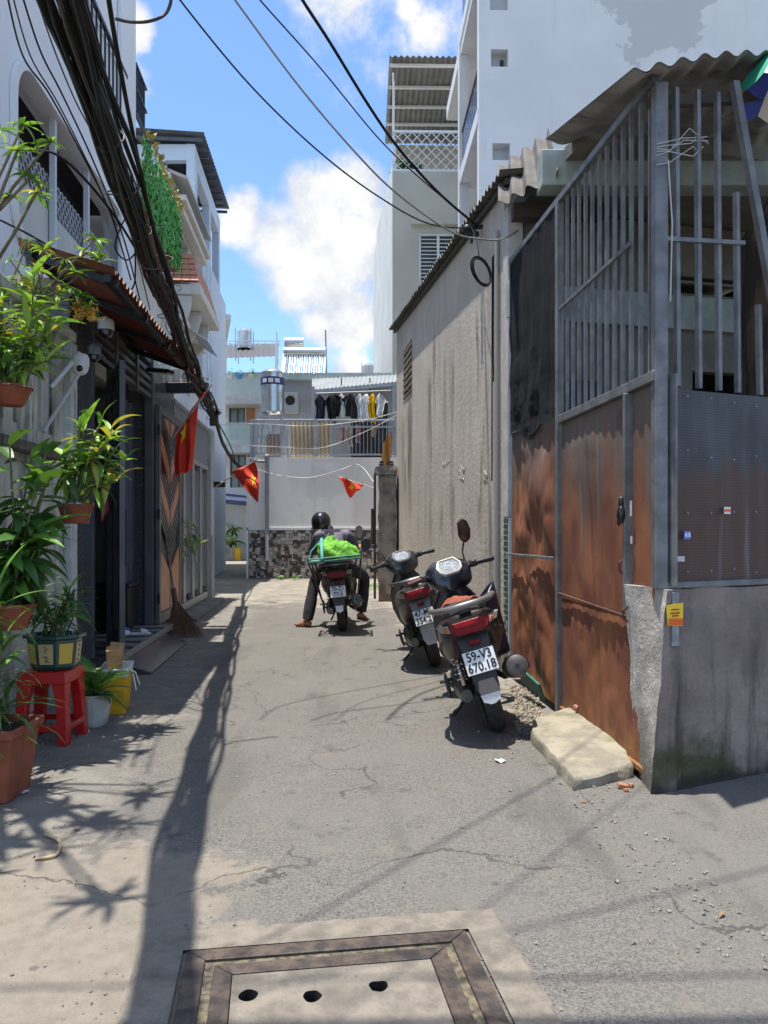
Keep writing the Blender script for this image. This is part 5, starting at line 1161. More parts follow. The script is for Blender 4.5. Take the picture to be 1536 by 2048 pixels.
# step
stp = thing('granite_step', 'polished black granite doorstep with ramp in front of the gate', 'step', LG.pt(sy(7.8), -.2))
m_gran = mat('step_granite', (.045, .045, .048), (.085, .083, .085), scale=60, rough=.22)
mb = MB(); LG.box(mb, sy(6.65), sy(9.1), -.24, 2.1, 0, .155); mb.build('tread', m_gran, stp, bevel=.006)
mb = MB(); LG.box(mb, sy(6.65), sy(9.1), -.262, -.242, .10, .158); mb.build('nosing', mat('nosing_grey', (.3, .29, .28), rough=.4), stp)
mb = MB(); A = [LG.pt(sy(6.65), -.52, 0), LG.pt(sy(8.55), -.50, 0), LG.pt(sy(8.55), -.264, 0), LG.pt(sy(6.65), -.264, 0)]; mb.hexa(A + [A[0] + V(0, 0, .02), A[1] + V(0, 0, .02), A[2] + V(0, 0, .10), A[3] + V(0, 0, .10)]); mb.build('ramp', m_gran, stp, bevel=.004)
for k in range(6):
    mb = MB(); LG.box(mb, sy(6.9 + k * .35), sy(6.9 + k * .35) + .16, -.23, .4, .157, .163); mb.build('tread_inlay', mat('inlay_grey', (.2, .19, .19), rough=.4), stp)
# shoes and clutter inside
def slipper(p, rot, col, label, grp=None):
    t = thing('slipper', label, 'slipper', p, grp); o = []
    for k in range(16):
        a = 2 * math.pi * k / 16; o.append(V(.125 * math.cos(a), (.042 + .008 * math.cos(a)) * math.sin(a), 0))
    M_ = Matrix.Rotation(rot, 3, 'Z'); mb = MB(); mb.prism([M_ @ q + Vector(p) for q in o], (0, 0, .022)); mb.build('sole', mat('slip_' + label[:6], col, rough=.6), t, bevel=.004)
    mb = MB(); mb.grid(lambda u, v: Vector(p) + M_ @ V(.02 + .07 * v, .048 * math.cos(math.pi * u), .022 + .045 * math.sin(math.pi * u) * (1 - .4 * v)), 8, 3); mb.build('strap', mat('slip_' + label[:6], col), t, smooth=60)
slipper(LG.pt(sy(8.0), -.1, .166), .4, (.62, .62, .6), 'white slipper lying on the granite step'); slipper(LG.pt(sy(7.9), .06, .166), 1.0, (.66, .66, .64), 'pale slipper lying further inside the doorway'); slipper(LG.pt(sy(8.15), .12, .166), .9, (.03, .08, .45), 'blue slipper lying in the doorway')
hb = thing('storage_box', 'dark storage box standing just inside the open gate', 'box', LG.pt(sy(8.75), .15, .155)); mb = MB(); LG.box(mb, sy(8.45), sy(8.9), .12, .5, .157, .62); mb.build('carton', mat('sheet_black', (.012, .013, .018)), hb, bevel=.01); mb = MB(); LG.box(mb, sy(8.43), sy(8.92), .10, .52, .622, .66); mb.build('lid', mat('lid_dark', (.03, .03, .04), rough=.4), hb, bevel=.006)
# hanging jacket on the gate upright
jk = MB(); jq = LG.pt(sy(7.2), -.12, 0)
jk.grid(lambda u, v: jq + LG.d * ((u - .5) * .22) + LG.n * (-.03 * math.sin(u * 8)) + V(0, 0, 1.45 - .55 * v), 8, 10); jk.build('hung_jacket', mat('navy_cloth', (.015, .02, .07), rough=.9), None, smooth=60, label='navy jacket hung beside the gate post', cat='jacket')
jk = MB(); jk.ball(P(208, 1012, 6.9), (.045, .04, .09), 10, 8); jk.ball(P(204, 1033, 6.88), (.02, .02, .05), 8, 6); jk.build('hung_pouch', mat('pink_pouch', (.42, .05, .10), rough=.6), None, smooth=60, label='small pink pouch hung on the gate leaf', cat='pouch')
# ---- red corrugated awning over the gate
ra = thing('red_awning', 'rust-red corrugated awning over the gate', 'awning', LG.pt(sy(6.8), -.3, 3.0))
def AO(y, z): return V(lx(1.40, y), y, z)
def AI(y, z): return V(lx(2.05, y), y, z)
c = MB(); corrug(c, AO(5.2, 2.99), AO(8.6, 3.0), AI(8.6, 3.30), AI(5.2, 3.20), 34, .020, nv=2, per=6, jag=.01); c.build('sheet', mat('red_tin', (.17, .045, .03), (.11, .032, .024), scale=5, rough=.6, streak=((.05, .02, .016), .5, 8)), ra, smooth=50)
for yy in (5.3, 6.2, 7.1, 8.1):
    mb = MB(); mb.bar(AO(yy, 2.93), AI(yy, 3.16), .04, .05); mb.build('bracket', m_blacksteel, ra)
for f_ in (.08, .9):
    mb = MB(); a, b_ = AO(5.22, 2.935).lerp(AI(5.22, 3.14), f_), AO(8.55, 2.955).lerp(AI(8.55, 3.24), f_); mb.bar(a, b_, .045, .05); mb.build('purlin', m_blacksteel, ra)
# ---- garage with slatted gate
gr = thing('garage', 'grey garage front with slatted panel and steel doors', 'garage', LG.pt(sy(12.2), .1))
m_sst = mat('brushed_steel', (.38, .38, .37), (.31, .31, .30), scale=7, rough=.4, metal=.45)
b0, b1 = sy(10.48), sy(13.55); nb = .02
mb = MB(); LG.box(mb, b1 + .003, b1 + .42, -.05, .4, 0, 3.02); mb.build('pier', mat('pier_tile', (.40, .40, .39), (.34, .34, .33), scale=4, rough=.5), gr)
mb = MB(); LG.box(mb, b1 + .01, b1 + .36, -.062, -.052, .0, 1.15); mb.build('pier_skirt', mat('skirt_tile', (.30, .29, .28), (.24, .23, .22), scale=9, rough=.5), gr)
mb = MB(); LG.box(mb, b0, b1, nb + .06, nb + .1, .1, 3.0); mb.build('gate_back', mat('gate_back', (.05, .052, .058), rough=.6), gr)
for z, h_ in ((3.0, .06), (2.32, .07), (.14, .10)):
    mb = MB(); LG.box(mb, b0, b1, nb - .03, nb + .058, z - h_ / 2, z + h_ / 2); mb.build('gate_rail', m_sst, gr)
v_ = MB(); v_.box((0, 0, .31), (.045, .03, .62)); vm = v_.mesh('slat', mat('slat_grey', (.34, .35, .365), rough=.45, metal=.1))
x = b0 + .05
while x < b1: inst('slat', vm, gr, LG.pt(x, nb - .0, 2.355), (0, 0, LG.ang)); x += .09
n_ = 4
for k in range(n_):
    p0, p1 = b0 + (b1 - b0) * k / n_, b0 + (b1 - b0) * (k + 1) / n_
    d_ = None
    mb = MB(); LG.box(mb, p0 + .01, p0 + .10, nb - .025, nb + .05, .2, 2.28); LG.box(mb, p1 - .10, p1 - .01, nb - .025, nb + .05, .2, 2.28); d_ = mb.build('door_stile', m_sst, gr)
    for j in range(3):
        w_ = (p1 - p0 - .2) / 3; mb = MB(); LG.box(mb, p0 + .10 + j * w_ + .02, p0 + .10 + (j + 1) * w_ - .02, nb + .0, nb + .03, .3, 2.2); mb.build('door_panel', mat('panel_dark', (.13, .13, .14), (.10, .10, .11), scale=5, rough=.4) if (j + k) % 3 else mat('panel_blue', (.10, .13, .22), rough=.4), gr)
mb = MB(); mb.tube([LG.pt(b0 + (b1 - b0) / 4 * 2 - .15, -.06, .75), LG.pt(b0 + (b1 - b0) / 4 * 2 - .15, -.06, .95)], .02, 8); mb.build('door_lock', m_sst, gr, smooth=50)
mb = MB(); LG.box(mb, b0 - .05, b1 + .42, .1, .5, 3.03, 3.35); mb.build('head_wall', m_wh, gr)
mb = MB(); LG.box(mb, b0, b1, -.30, -.02, 0, .05); mb.build('threshold', mat('threshold_cement', (.22, .21, .19), (.12, .115, .1), scale=6, rough=.9), gr)
lm = thing('wall_lamp', 'small black wall lamp on the garage pier', 'lamp', LG.pt(b1 + .40, -.12, LG.z(430, 972)))
q = LG.pt(b1 + .40, -.14, LG.z(430, 972)); mb = MB(); mb.box(q, (.22, .10, .10), (0, 0, LG.ang + R(90))); mb.build('body', m_blacksteel, lm, bevel=.008); mb = MB(); mb.box(q + V(.06, 0, -.06), (.05, .05, .03)); mb.build('glass', mat('lamp_glass', (.6, .6, .55), rough=.2), lm)
mb = MB(); LG.box(mb, b1 + .2, b1 + .28, -.056, -.051, 1.72, 2.1); mb.build('house_plate', mat('plate_pale', (.55, .56, .58), rough=.4), gr)
LV = Line((lx(2.784, 3.0), 3.0), (lx(2.784, 18.0), 18.0))
# ---- vine house over the garage
vh = thing('vine_house', 'white house with green vine balcony over the garage', 'house', LV.pt(sy(13), 1))
m_brk = mat('white_brick', (.66, .65, .61), (.58, .57, .53), scale=4, rough=.9, bump=.1, bscale=30)
mb = MB(); LV.box(mb, sy(11.3), sy(15.1), .35, .55, 3.28, 7.57); LV.box(mb, sy(14.8), sy(15.1), .56, 4, 3.28, 7.57); mb.build('wall', m_brk, vh)
mb = MB(); LV.box(mb, sy(11.3), sy(14.3), -.10, .34, 6.02, 6.18); mb.build('balcony_soffit', mat('soffit_red', (.15, .05, .032), (.12, .04, .026), scale=5, rough=.6), vh)
mb = MB(); LV.box(mb, sy(11.3), sy(14.2), .02, .10, 6.18, 6.99); mb.build('balcony_parapet', m_wh, vh)
vn = MB(); q = random.Random(5)
for k in range(4200):
    y = q.uniform(11.37, 14.2); z = 7.10 - q.random() ** .8 * (1.08 + .12 * math.sin(y * 8)); p = LV.pt(sy(y), -.13 - q.random() * .08, z + .0)
    t = V(q.uniform(-.4, .4), q.uniform(-.4, .4), -1).normalized(); s_ = t.cross(V(q.uniform(.3, 1), q.uniform(-.6, .6), 0)).normalized(); L_ = q.uniform(.05, .10)
    vn.add([p, p + t * L_ * .5 + s_ * L_ * .25, p + t * L_, p + t * L_ * .5 - s_ * L_ * .25], [(0, 1, 2, 3)])
vn.build('vine_curtain', mat('vine_green', (.05, .24, .04), (.12, .42, .08), scale=12, rough=.5), vh, kind='stuff')
vn = MB()
for k in range(220):
    y = q.uniform(11.37, 14.25); p = LV.pt(sy(y), -.14 - q.random() * .1, 7.04 + q.random() * .16); t = V(q.uniform(-1, 1), q.uniform(-1, 1), q.uniform(-.2, 1)).normalized(); s_ = t.cross(V(q.uniform(-1, 1), .4, .3)).normalized(); L_ = q.uniform(.05, .12)
    vn.add([p, p + t * L_ * .5 + s_ * L_ * .3, p + t * L_, p + t * L_ * .5 - s_ * L_ * .3], [(0, 1, 2, 3)])
vn.build('flower_fringe', mat('fringe_yellow', (.30, .36, .08), (.40, .22, .06), scale=14, rough=.6), vh, kind='stuff')
c = MB(); corrug(c, LV.pt(sy(13.6), .30, 7.63), LV.pt(sy(15), .30, 7.63), LV.pt(sy(15), 1.4, 8.5), LV.pt(sy(13.6), 1.4, 8.5), 7, .03, nv=3); c.build('tile_roof', mat('salmon_tile', (.55, .26, .17), (.45, .2, .13), scale=9, rough=.8), vh, smooth=40)
tr0 = MB()
for k in range(3): LV.box(tr0, sy(11.4), sy(12.1), -.05, .0, 7.40 + k * .36, 7.43 + k * .36)
for k in range(5): LV.box(tr0, sy(11.4 + k * .13), sy(11.4 + k * .13) + .02, -.049, -.001, 7.44, 8.14)
tr0.build('side_railing', m_blacksteel, vh)
# ---- ornate house
LO = Line((lx(2.958, 3.0), 3.0), (lx(2.958, 23.0), 23.0))
oh = thing('ornate_house', 'ornate white house with salmon tiled porch roof and cornices', 'house', LO.pt(sy(16.7), 1))
win = [(sy(15.4), sy(17.1), 7.1, 7.47), (sy(16.5), sy(17.3), 3.4, 4.67)]
mb = MB(); wall_open(mb, LO, sy(15.1), sy(18.4), 0, .2, 0, 8.27, win); LO.box(mb, sy(15.1), sy(15.3), .2, 4, 0, 8.27); mb.build('wall', m_brk, oh)
for w_ in win:
    mb = MB(); LO.box(mb, w_[0], w_[1], .12, .16, w_[2], w_[3]); pn = mb.build('window', mat('far_glass', (.16, .2, .19)), oh); mb = MB(); LO.box(mb, (w_[0] + w_[1]) / 2 - .03, (w_[0] + w_[1]) / 2 + .03, .06, .119, w_[2], w_[3]); mb.build('frame', m_wi, pn)
for z, o_ in ((7.53, .22), (7.69, .30), (5.6, .12), (5.44, .2)):
    mb = MB(); LO.box(mb, sy(15.1), sy(18.4), -o_, -.002, z, z + .12); mb.build('cornice', m_brk, oh, bevel=.012)
mb = MB(); A = [LO.pt(sy(15.1), -.32, 8.11), LO.pt(sy(18.4), -.32, 8.11), LO.pt(sy(18.4), .2, 8.31), LO.pt(sy(15.1), .2, 8.31)]; mb.hexa(A + [q + V(0, 0, .06) for q in A]); mb.build('eave_slab', mat('eave_grey', (.42, .43, .42), rough=.9), oh)
# porch roof with tiles on the near slope
pr0, pr1 = LO.pt(sy(15.1), -.55, 6.09), LO.pt(sy(15.1), .12, 6.09); pt0, pt1 = LO.pt(sy(15.9), -.30, 6.9), LO.pt(sy(15.9), .12, 6.9)
mb = MB(); mb.add([pr0, pr1, pt1, pt0, LO.pt(sy(17.9), -.55, 6.09), LO.pt(sy(17.9), -.30, 6.9)], [(0, 1, 2, 3), (0, 3, 5, 4)]); mb.build('porch_roof', mat('salmon_tile', (.55, .26, .17)), oh)
for r_ in range(5):
    for c_ in range(4):
        f0, f1 = r_ / 5, (r_ + 1.12) / 5; w0, w1 = c_ / 4 + .01, (c_ + 1) / 4 - .01
        def pp_(u, v): return pr0.lerp(pr1, u).lerp(pt0.lerp(pt1, u), v)
        mb = MB(); nrm_ = V(0, -.7, .7); bot = [pp_(w0, f0) + nrm_ * .035, pp_(w1, f0) + nrm_ * .035, pp_(w1, min(f1, 1)) + nrm_ * .01, pp_(w0, min(f1, 1)) + nrm_ * .01]
        mb.hexa(bot + [q + nrm_ * .02 for q in bot]); mb.build('roof_tile', mat('salmon_tile', (.55, .26, .17)), oh)
mb = MB(); LO.box(mb, sy(15.1), sy(17.9), -.58, .0, 5.86, 6.06); mb.build('porch_beam', m_brk, oh, bevel=.01)
for k in range(3):
    s0 = sy(15.1 + k * 1.15); o = []
    for j in range(9):
        t = math.pi / 2 * j / 8; o.append(LO.pt(s0, -.40 * math.cos(t), 5.83 - .7 * math.sin(t)))
    o.append(LO.pt(s0, 0, 5.83)); mb = MB(); mb.prism(o, LO.d * .07); mb.build('corbel', m_brk, oh)
st_ = thing('striped_awning', 'small blue and white striped awning below the cables', 'awning', LO.pt(sy(16.9), -.3, 3.74))
for k in range(8):
    a0_, a1_ = sy(16.1 + k * .2), sy(16.1 + k * .2) + .195; mb = MB(); A = [LO.pt(a0_, -.55, LO.z(392, 722)), LO.pt(a1_, -.55, LO.z(392, 722)), LO.pt(a1_, -.02, LO.z(392, 722) + .35), LO.pt(a0_, -.02, LO.z(392, 722) + .35)]; mb.hexa(A + [q + V(0, 0, .01) for q in A]); mb.build('stripe', mat('awn_blue', (.10, .25, .5), rough=.7) if k % 2 else mat('awn_white', (.7, .7, .7), rough=.7), st_)
# ---- pale blue tall building
LB = Line((lx(3.062, 3.0), 3.0), (lx(3.062, 30.0), 30.0))
bb_ = thing('blue_building', 'tall pale blue building with open roof terrace', 'building', LB.pt(sy(20.9), 1.5))
m_blue = mat('pale_blue_wall', (.62, .70, .80), (.57, .65, .75), scale=1.0, rough=.85)
zt0, zt1 = 8.6, 10.53
mb = MB(); wall_open(mb, LB, sy(18.6), sy(23.2), 0, .2, 0, zt1, [(sy(19), sy(21), 8.79, 10.06), (sy(21.3), sy(22.9), 8.5, 10.06)])
NB = Line((LB.pt(sy(18.6)).x - 3.6, LB.pt(sy(18.6)).y), (LB.pt(sy(18.6)).x, LB.pt(sy(18.6)).y))
wall_open(mb, NB, 0, NB.len - .003, 0, .2, 0, zt1 - .003, [(NB.at(330), NB.at(377), NB.z(350, 376), NB.z(350, 320))]); mb.build('walls', m_blue, bb_)
mb = MB(); LB.box(mb, sy(18.7), sy(23.1), .25, 3.2, 8.15, 8.33); mb.build('terrace_floor', m_blue, bb_)
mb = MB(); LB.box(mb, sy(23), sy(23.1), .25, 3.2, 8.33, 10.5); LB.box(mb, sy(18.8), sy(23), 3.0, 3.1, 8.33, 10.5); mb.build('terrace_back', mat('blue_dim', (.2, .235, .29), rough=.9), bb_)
c = MB(); corrug(c, LB.pt(sy(18.4), -.25, 10.7), LB.pt(sy(23.5), -.25, 11), LB.pt(sy(23.5), 3.4, 11.1), LB.pt(sy(18.4), 3.4, 10.8), 24, .025, nv=2); c.build('roof', mat('slate_tin', (.10, .115, .14), (.08, .092, .11), scale=3, rough=.6), bb_, smooth=50)
for k in range(11):
    mb = MB(); s_ = sy(18.5 + k * .48); LB.box(mb, s_, s_ + .05, -.2, 3.2, 10.56 + k * .025, 10.63 + k * .025); mb.build('rafter', mat('slate_tin', (.1, .115, .14)), bb_)
mb = MB(); LB.box(mb, sy(18.8), sy(23.3), -.16, -.003, 0, 8.04); mb.build('front_bay', m_blue, bb_, bevel=.01)
for px, y0, y1 in ((414, 520, 602), (421, 540, 612), (415, 660, 760), (422, 672, 765), (407, 490, 525)):
    a = LB.at(px, -.16); mb = MB(); z0, z1 = LB.z(px, y1, -.16), LB.z(px, y0, -.16); LB.box(mb, a - .09, a + .09, -.175, -.161, z0, z1); w_ = mb.build('window', mat('dark_glass', (.06, .075, .085)), bb_)
    mb = MB(); LB.box(mb, a - .13, a - .092, -.19, -.161, z0 - .04, z1 + .04); mb.build('frame', m_wi, w_)
lbx = Line((LB.pt(sy(23.35)).x, 23.35), (-6.15, 28.3))
lh_ = thing('pale_house', 'narrow pale blue house with tall shutters past the tall building', 'house', lbx.pt(2, 1))
mb = MB(); lbx.box(mb, 0, lbx.len, -.1, .2, 0, P(0, 672, 25.5).z); mb.build('wall', m_blue, lh_)
for k in range(2):
    for j in range(3):
        a = .3 + k * 1.6; z0 = 2.0 + j * 1.95; mb = MB(); lbx.box(mb, a, a + 1.0, -.13, -.101, z0, z0 + 1.3); mb.build('shutter', mat('shutter_blue', (.22, .30, .42), (.18, .25, .36), scale=4, rough=.6), lh_)
mb = MB(); lbx.box(mb, -.1, lbx.len, -.3, -.1, P(0, 672, 25.5).z - .05, P(0, 672, 25.5).z + .1); mb.build('cornice', m_wi, lh_)
# far end of the side alley past the turn
# ================================================================== CABLES
m_cab2 = mat('grey_cable', (.035, .03, .026), rough=.6)
cb = thing('cable_bundle', 'thick bundle of black telecom cables along the left houses', 'cable bundle', V(-1.6, 5.2, 3.1))
path = [V(-.42, -.6, 4.2), V(-.86, .9, 3.80), V(-1.29, 3.05, 3.45), V(-1.60, 5.1, 3.22), V(-2.02, 7.8, 3.08), V(-2.36, 10.0, 3.05), V(-2.76, 12.6, 3.13)]
def crom(P_, t):
    n = len(P_) - 1; x = min(max(t, 0), .99999) * n; i = int(x); u = x - i; p0, p1, p2, p3 = P_[max(i - 1, 0)], P_[i], P_[i + 1], P_[min(i + 2, n)]
    return .5 * ((2 * p1) + (-p0 + p2) * u + (2 * p0 - 5 * p1 + 4 * p2 - p3) * u * u + (-p0 + 3 * p1 - 3 * p2 + p3) * u ** 3)
q = random.Random(21)
for k in range(46):
    ang = q.uniform(0, 6.28); rad = q.random() ** .6 * (1.8 if k % 5 == 0 else .9); ph = q.uniform(0, 6.28); sp_ = q.uniform(.5, 1.3); r_ = q.choice((.004, .005, .006, .008, .010, .014)); dx = q.gauss(0, 1)
    pts = []
    for i in range(41):
        t = i / 40; c0 = crom(path, t); wv = .9 * math.sin(t * 9 * sp_ + ph)
        spread = .056
        hx_ = math.cos(ang + wv) * rad * spread + .012 * dx * max(0, .5 - t); vz_ = math.sin(ang + wv) * rad * (.065 + .34 * max(0, .48 - t)) - .05 * (1 if k % 9 == 0 else 0) * math.sin(t * 40 + ph) * .4
        pts.append(c0 + V(hx_ + .006 * math.sin(t * 31) + .014 * math.sin(t * 55 + ph), .02 * math.sin(t * 20 + ph), vz_ + .010 * math.sin(t * 23)))
    mb = MB(); mb.tube(pts, r_, 5); mb.build('cable', m_cable if k % 7 else m_cab2, cb, smooth=60)
for k in range(14):      # ties
    t = .42 + k * .04; c0 = crom(path, t); mb = MB(); d_ = (crom(path, t + .01) - crom(path, t - .01)).normalized(); u_ = d_.cross(V(0, 0, 1)).normalized(); w_ = u_.cross(d_)
    rr2 = .068 * q.uniform(.95, 1.25); mb.tube([c0 + (u_ * math.cos(a) + w_ * math.sin(a)) * rr2 + V(0, .03 * math.sin(a * 2), 0) for a in [2 * math.pi * i / 14 for i in range(15)]], .004, 4); mb.build('tie_wire', m_cab2, cb)
cl_lab = ['loose thin black wire nearest the rounded window', 'thin wire crossing the rounded window beside the first', 'thin wire sagging between rounded window and cable bundle', 'fourth thin wire from the window towards the bundle', 'tangled thin wire hanging under the bundle by the awning', 'thick black cable running outside the main bundle']
def wire(pts, r_, label, m=m_cable, name='aerial_cable', group=None):
    return sagc(pts, r_, seg=8).build(name, m, None, smooth=60, label=label, cat='cable', group=group)
wire([P(8, -40, 4.0), P(45, 110, 4.6), P(100, 190, 5.0), P(170, 320, 5.4), P(222, 430, 5.8), P(262, 560, 6.2)], .006, cl_lab[0])
wire([P(35, -40, 4.0), P(80, 100, 4.5), P(125, 190, 5.0), P(190, 330, 5.4), P(245, 470, 5.8), P(280, 600, 6.3)], .006, cl_lab[1])
wire([P(62, -40, 3.9), P(105, 90, 4.4), P(150, 200, 4.9), P(200, 300, 5.3), P(262, 470, 5.8), P(300, 620, 6.5)], .005, cl_lab[2], m_cab2)
wire([P(20, -30, 4.1), P(60, 110, 4.6), P(118, 210, 5.0), P(185, 345, 5.5), P(232, 450, 5.9)], .005, cl_lab[3], m_cab2)
wire([P(290, 480, 5.3), P(255, 520, 5.6), P(230, 490, 5.5), P(262, 430, 5.3), P(270, 560, 5.9), P(250, 600, 6.2), P(290, 620, 6.2), P(320, 690, 7.0)], .006, cl_lab[4])
wire([P(213, -30, 4.6), P(232, 90, 5.0), P(262, 250, 5.6), P(300, 430, 6.5), P(340, 580, 7.8), P(372, 690, 9.6), P(410, 790, 11.5)], .017, cl_lab[5])
wire([P(0, 440, 4.9), P(60, 470, 5.0), P(110, 500, 5.2)], .007, 'short black wire resting along the top of the red awning')
wire([P(60, 300, 5.0), P(130, 320, 5.3), P(235, 440, 5.9), P(330, 600, 7.2)], .010, 'black wire slanting across the lower pane of the rounded window')
for k in range(16):      # curls and loops hanging from the bundle
    t = .45 + k * .034; c0 = crom(path, t) + V(q.uniform(-.06, .1), 0, -.03); mb = MB(); rr2 = q.uniform(.05, .13)
    mb.tube([c0 + V(rr2 * math.cos(a) * .8 + .02 * math.sin(3 * a), q.uniform(-.002, .002) + .15 * math.sin(a), rr2 * math.sin(a) - rr2 * .6) for a in [5.2 * i / 16 for i in range(17)]], .004, 4); mb.build('loose_loop', m_cable if k % 2 else m_cab2, cb, smooth=60)
# bracket arm
ba = thing('cable_bracket', 'black steel arm holding the cable bundle beside the gate', 'bracket', LG.pt(sy(10.2), -.1, 3.0))
mb = MB(); mb.bar(P(300, 777, 10.0), P(416, 775, 9.9), .09, .13); mb.build('arm', m_blacksteel, ba, bevel=.006)
mb = MB(); mb.box(P(428, 834, 12.4), (.14, .3, .16), (R(-25), 0, .2)); mb.build('splice_box', m_blacksteel, ba, bevel=.01)
for k, px in enumerate((330, 352, 372)):
    q_ = P(px, 752, 10.0); mb = MB(); mb.lathe([(.05, -.08), (.06, .08), (.02, .09)], q_, 14); mb.build('insulator', mat('pot_cream', (.55, .5, .42), rough=.5), ba, smooth=50)
# continuing thinner run to the far side alley
wire([P(432, 838, 12.6), P(445, 885, 15), P(470, 925, 18), P(500, 945, 19.6)], .035, 'thick black cable run curving down to the back house corner')
wire([P(430, 835, 12.6), P(460, 890, 15.5), P(478, 940, 19), P(495, 955, 19.7)], .012, 'thin black cable beside the thick run at the back house corner')
# wires across the lane to the grey wall anchor
def pts_(L_, Y0, Y1):
    n = len(L_); return [P(x, y, Y0 + (Y1 - Y0) * i / (n - 1)) for i, (x, y) in enumerate(L_)]
AY = aP.y
wire(pts_([(300, -90), (360, 0), (500, 170), (640, 305), (760, 395), (860, 448), (955, 457)], 5.0, AY - .02), .0065, 'lowest of the overhead wires reaching the grey wall anchor')
wire(pts_([(405, -90), (470, 0), (600, 175), (720, 315), (800, 392), (900, 462), (960, 478), (1010, 476), (1062, 440), (1110, 400)], 5.0, AY - .6), .007, 'pale overhead wire passing the anchor to the corrugated roof', mat('pale_wire', (.2, .2, .2), rough=.5))
wire(pts_([(455, -80), (520, 0), (640, 135), (760, 280), (850, 365), (955, 452)], 5.0, AY - .02), .0055, 'thin overhead wire second from the thick twisted cable')
wire(pts_([(560, -80), (605, 0), (660, 85), (740, 215), (800, 300), (880, 388), (955, 452)], 5.0, AY - .02), .012, 'thick twisted overhead cable reaching the grey wall anchor')
wire([P(232, 38, 4.4), P(262, 44, 4.5), P(300, 42, 4.55), P(332, 26, 4.6), P(342, -10, 4.6), P(325, -60, 4.6)], .010, 'loose cable end curling against the sky beside the white house', m_cab2)
# wires high over the lane, above the view, whose shadows cross the road
for k, (a_, b_, r_) in enumerate((((-3.2, -.4, 5.6), (1.5, 5.6, 5.4), .007), ((-2.8, -.6, 5.7), (1.9, 5.5, 5.4), .005), ((-6, 1.9, 6.2), (6, 2.25, 6.4), .008), ((-6, 1.7, 6.2), (6, 2.05, 6.4), .02), ((-6, 1.62, 6.25), (6, 2.0, 6.45), .018), ((-6, -.1, 6.6), (6, 5.17, 6.6), .007))):
    a_, b_ = Vector(a_), Vector(b_); wire([a_, a_.lerp(b_, .5) - V(0, 0, .12), b_], r_, ['cable crossing overhead to the awning corner', 'second cable crossing overhead to the awning corner', 'cable crossing high above the drain cover', 'thick cable crossing high over the lane mouth', 'second thick cable crossing high over the lane mouth', 'thin cable crossing high over the low wall'][k])
# ================================================================== SCOOTERS AND RIDER
m_tyre = mat('tyre_rubber', (.022, .021, .02), (.035, .033, .031), scale=30, rough=.85, bump=.3, bscale=90)
m_rimd = mat('rim_dark', (.05, .05, .052), rough=.4, metal=.7)
m_blk = mat('black_trim', (.022, .022, .024), (.03, .03, .032), scale=15, rough=.55)
m_seat = mat('seat_vinyl', (.014, .014, .015), rough=.45, bump=.15, bscale=120)
m_chr = mat('chrome', (.6, .6, .6), rough=.18, metal=1.0)
m_alu = mat('cast_alu', (.17, .17, .165), (.11, .11, .108), scale=12, rough=.45, metal=.8)
m_redl = mat('red_lens', (.22, .006, .005), (.15, .005, .004), scale=20, rough=.3, spec=.2)
m_orl = mat('orange_lens', (.45, .12, .03), rough=.2)
m_clr = mat('clear_lens', (.28, .26, .24), rough=.12)
m_platew = mat('plate_white', (.72, .73, .72), (.66, .67, .66), scale=10, rough=.4)
m_platek = mat('plate_black', (.01, .01, .012), rough=.5)
m_mirror = mat('mirror_glass', (.30, .32, .34), rough=.05, metal=1.0)
def sup(y, zc, hw, hh, n=20, e=2.6, xc=0.0, tilt=0.0):
    ring = []
    for k in range(n):
        a = 2 * math.pi * k / n; c_, s_ = math.cos(a), math.sin(a)
        ring.append(V(xc + hw * math.copysign(abs(c_) ** (2 / e), c_), y + tilt * s_ * hh, zc + hh * math.copysign(abs(s_) ** (2 / e), s_)))
    return ring
def body(secs, **k):
    mb = MB(); mb.loft([sup(*s_, **k) for s_ in secs]); return mb
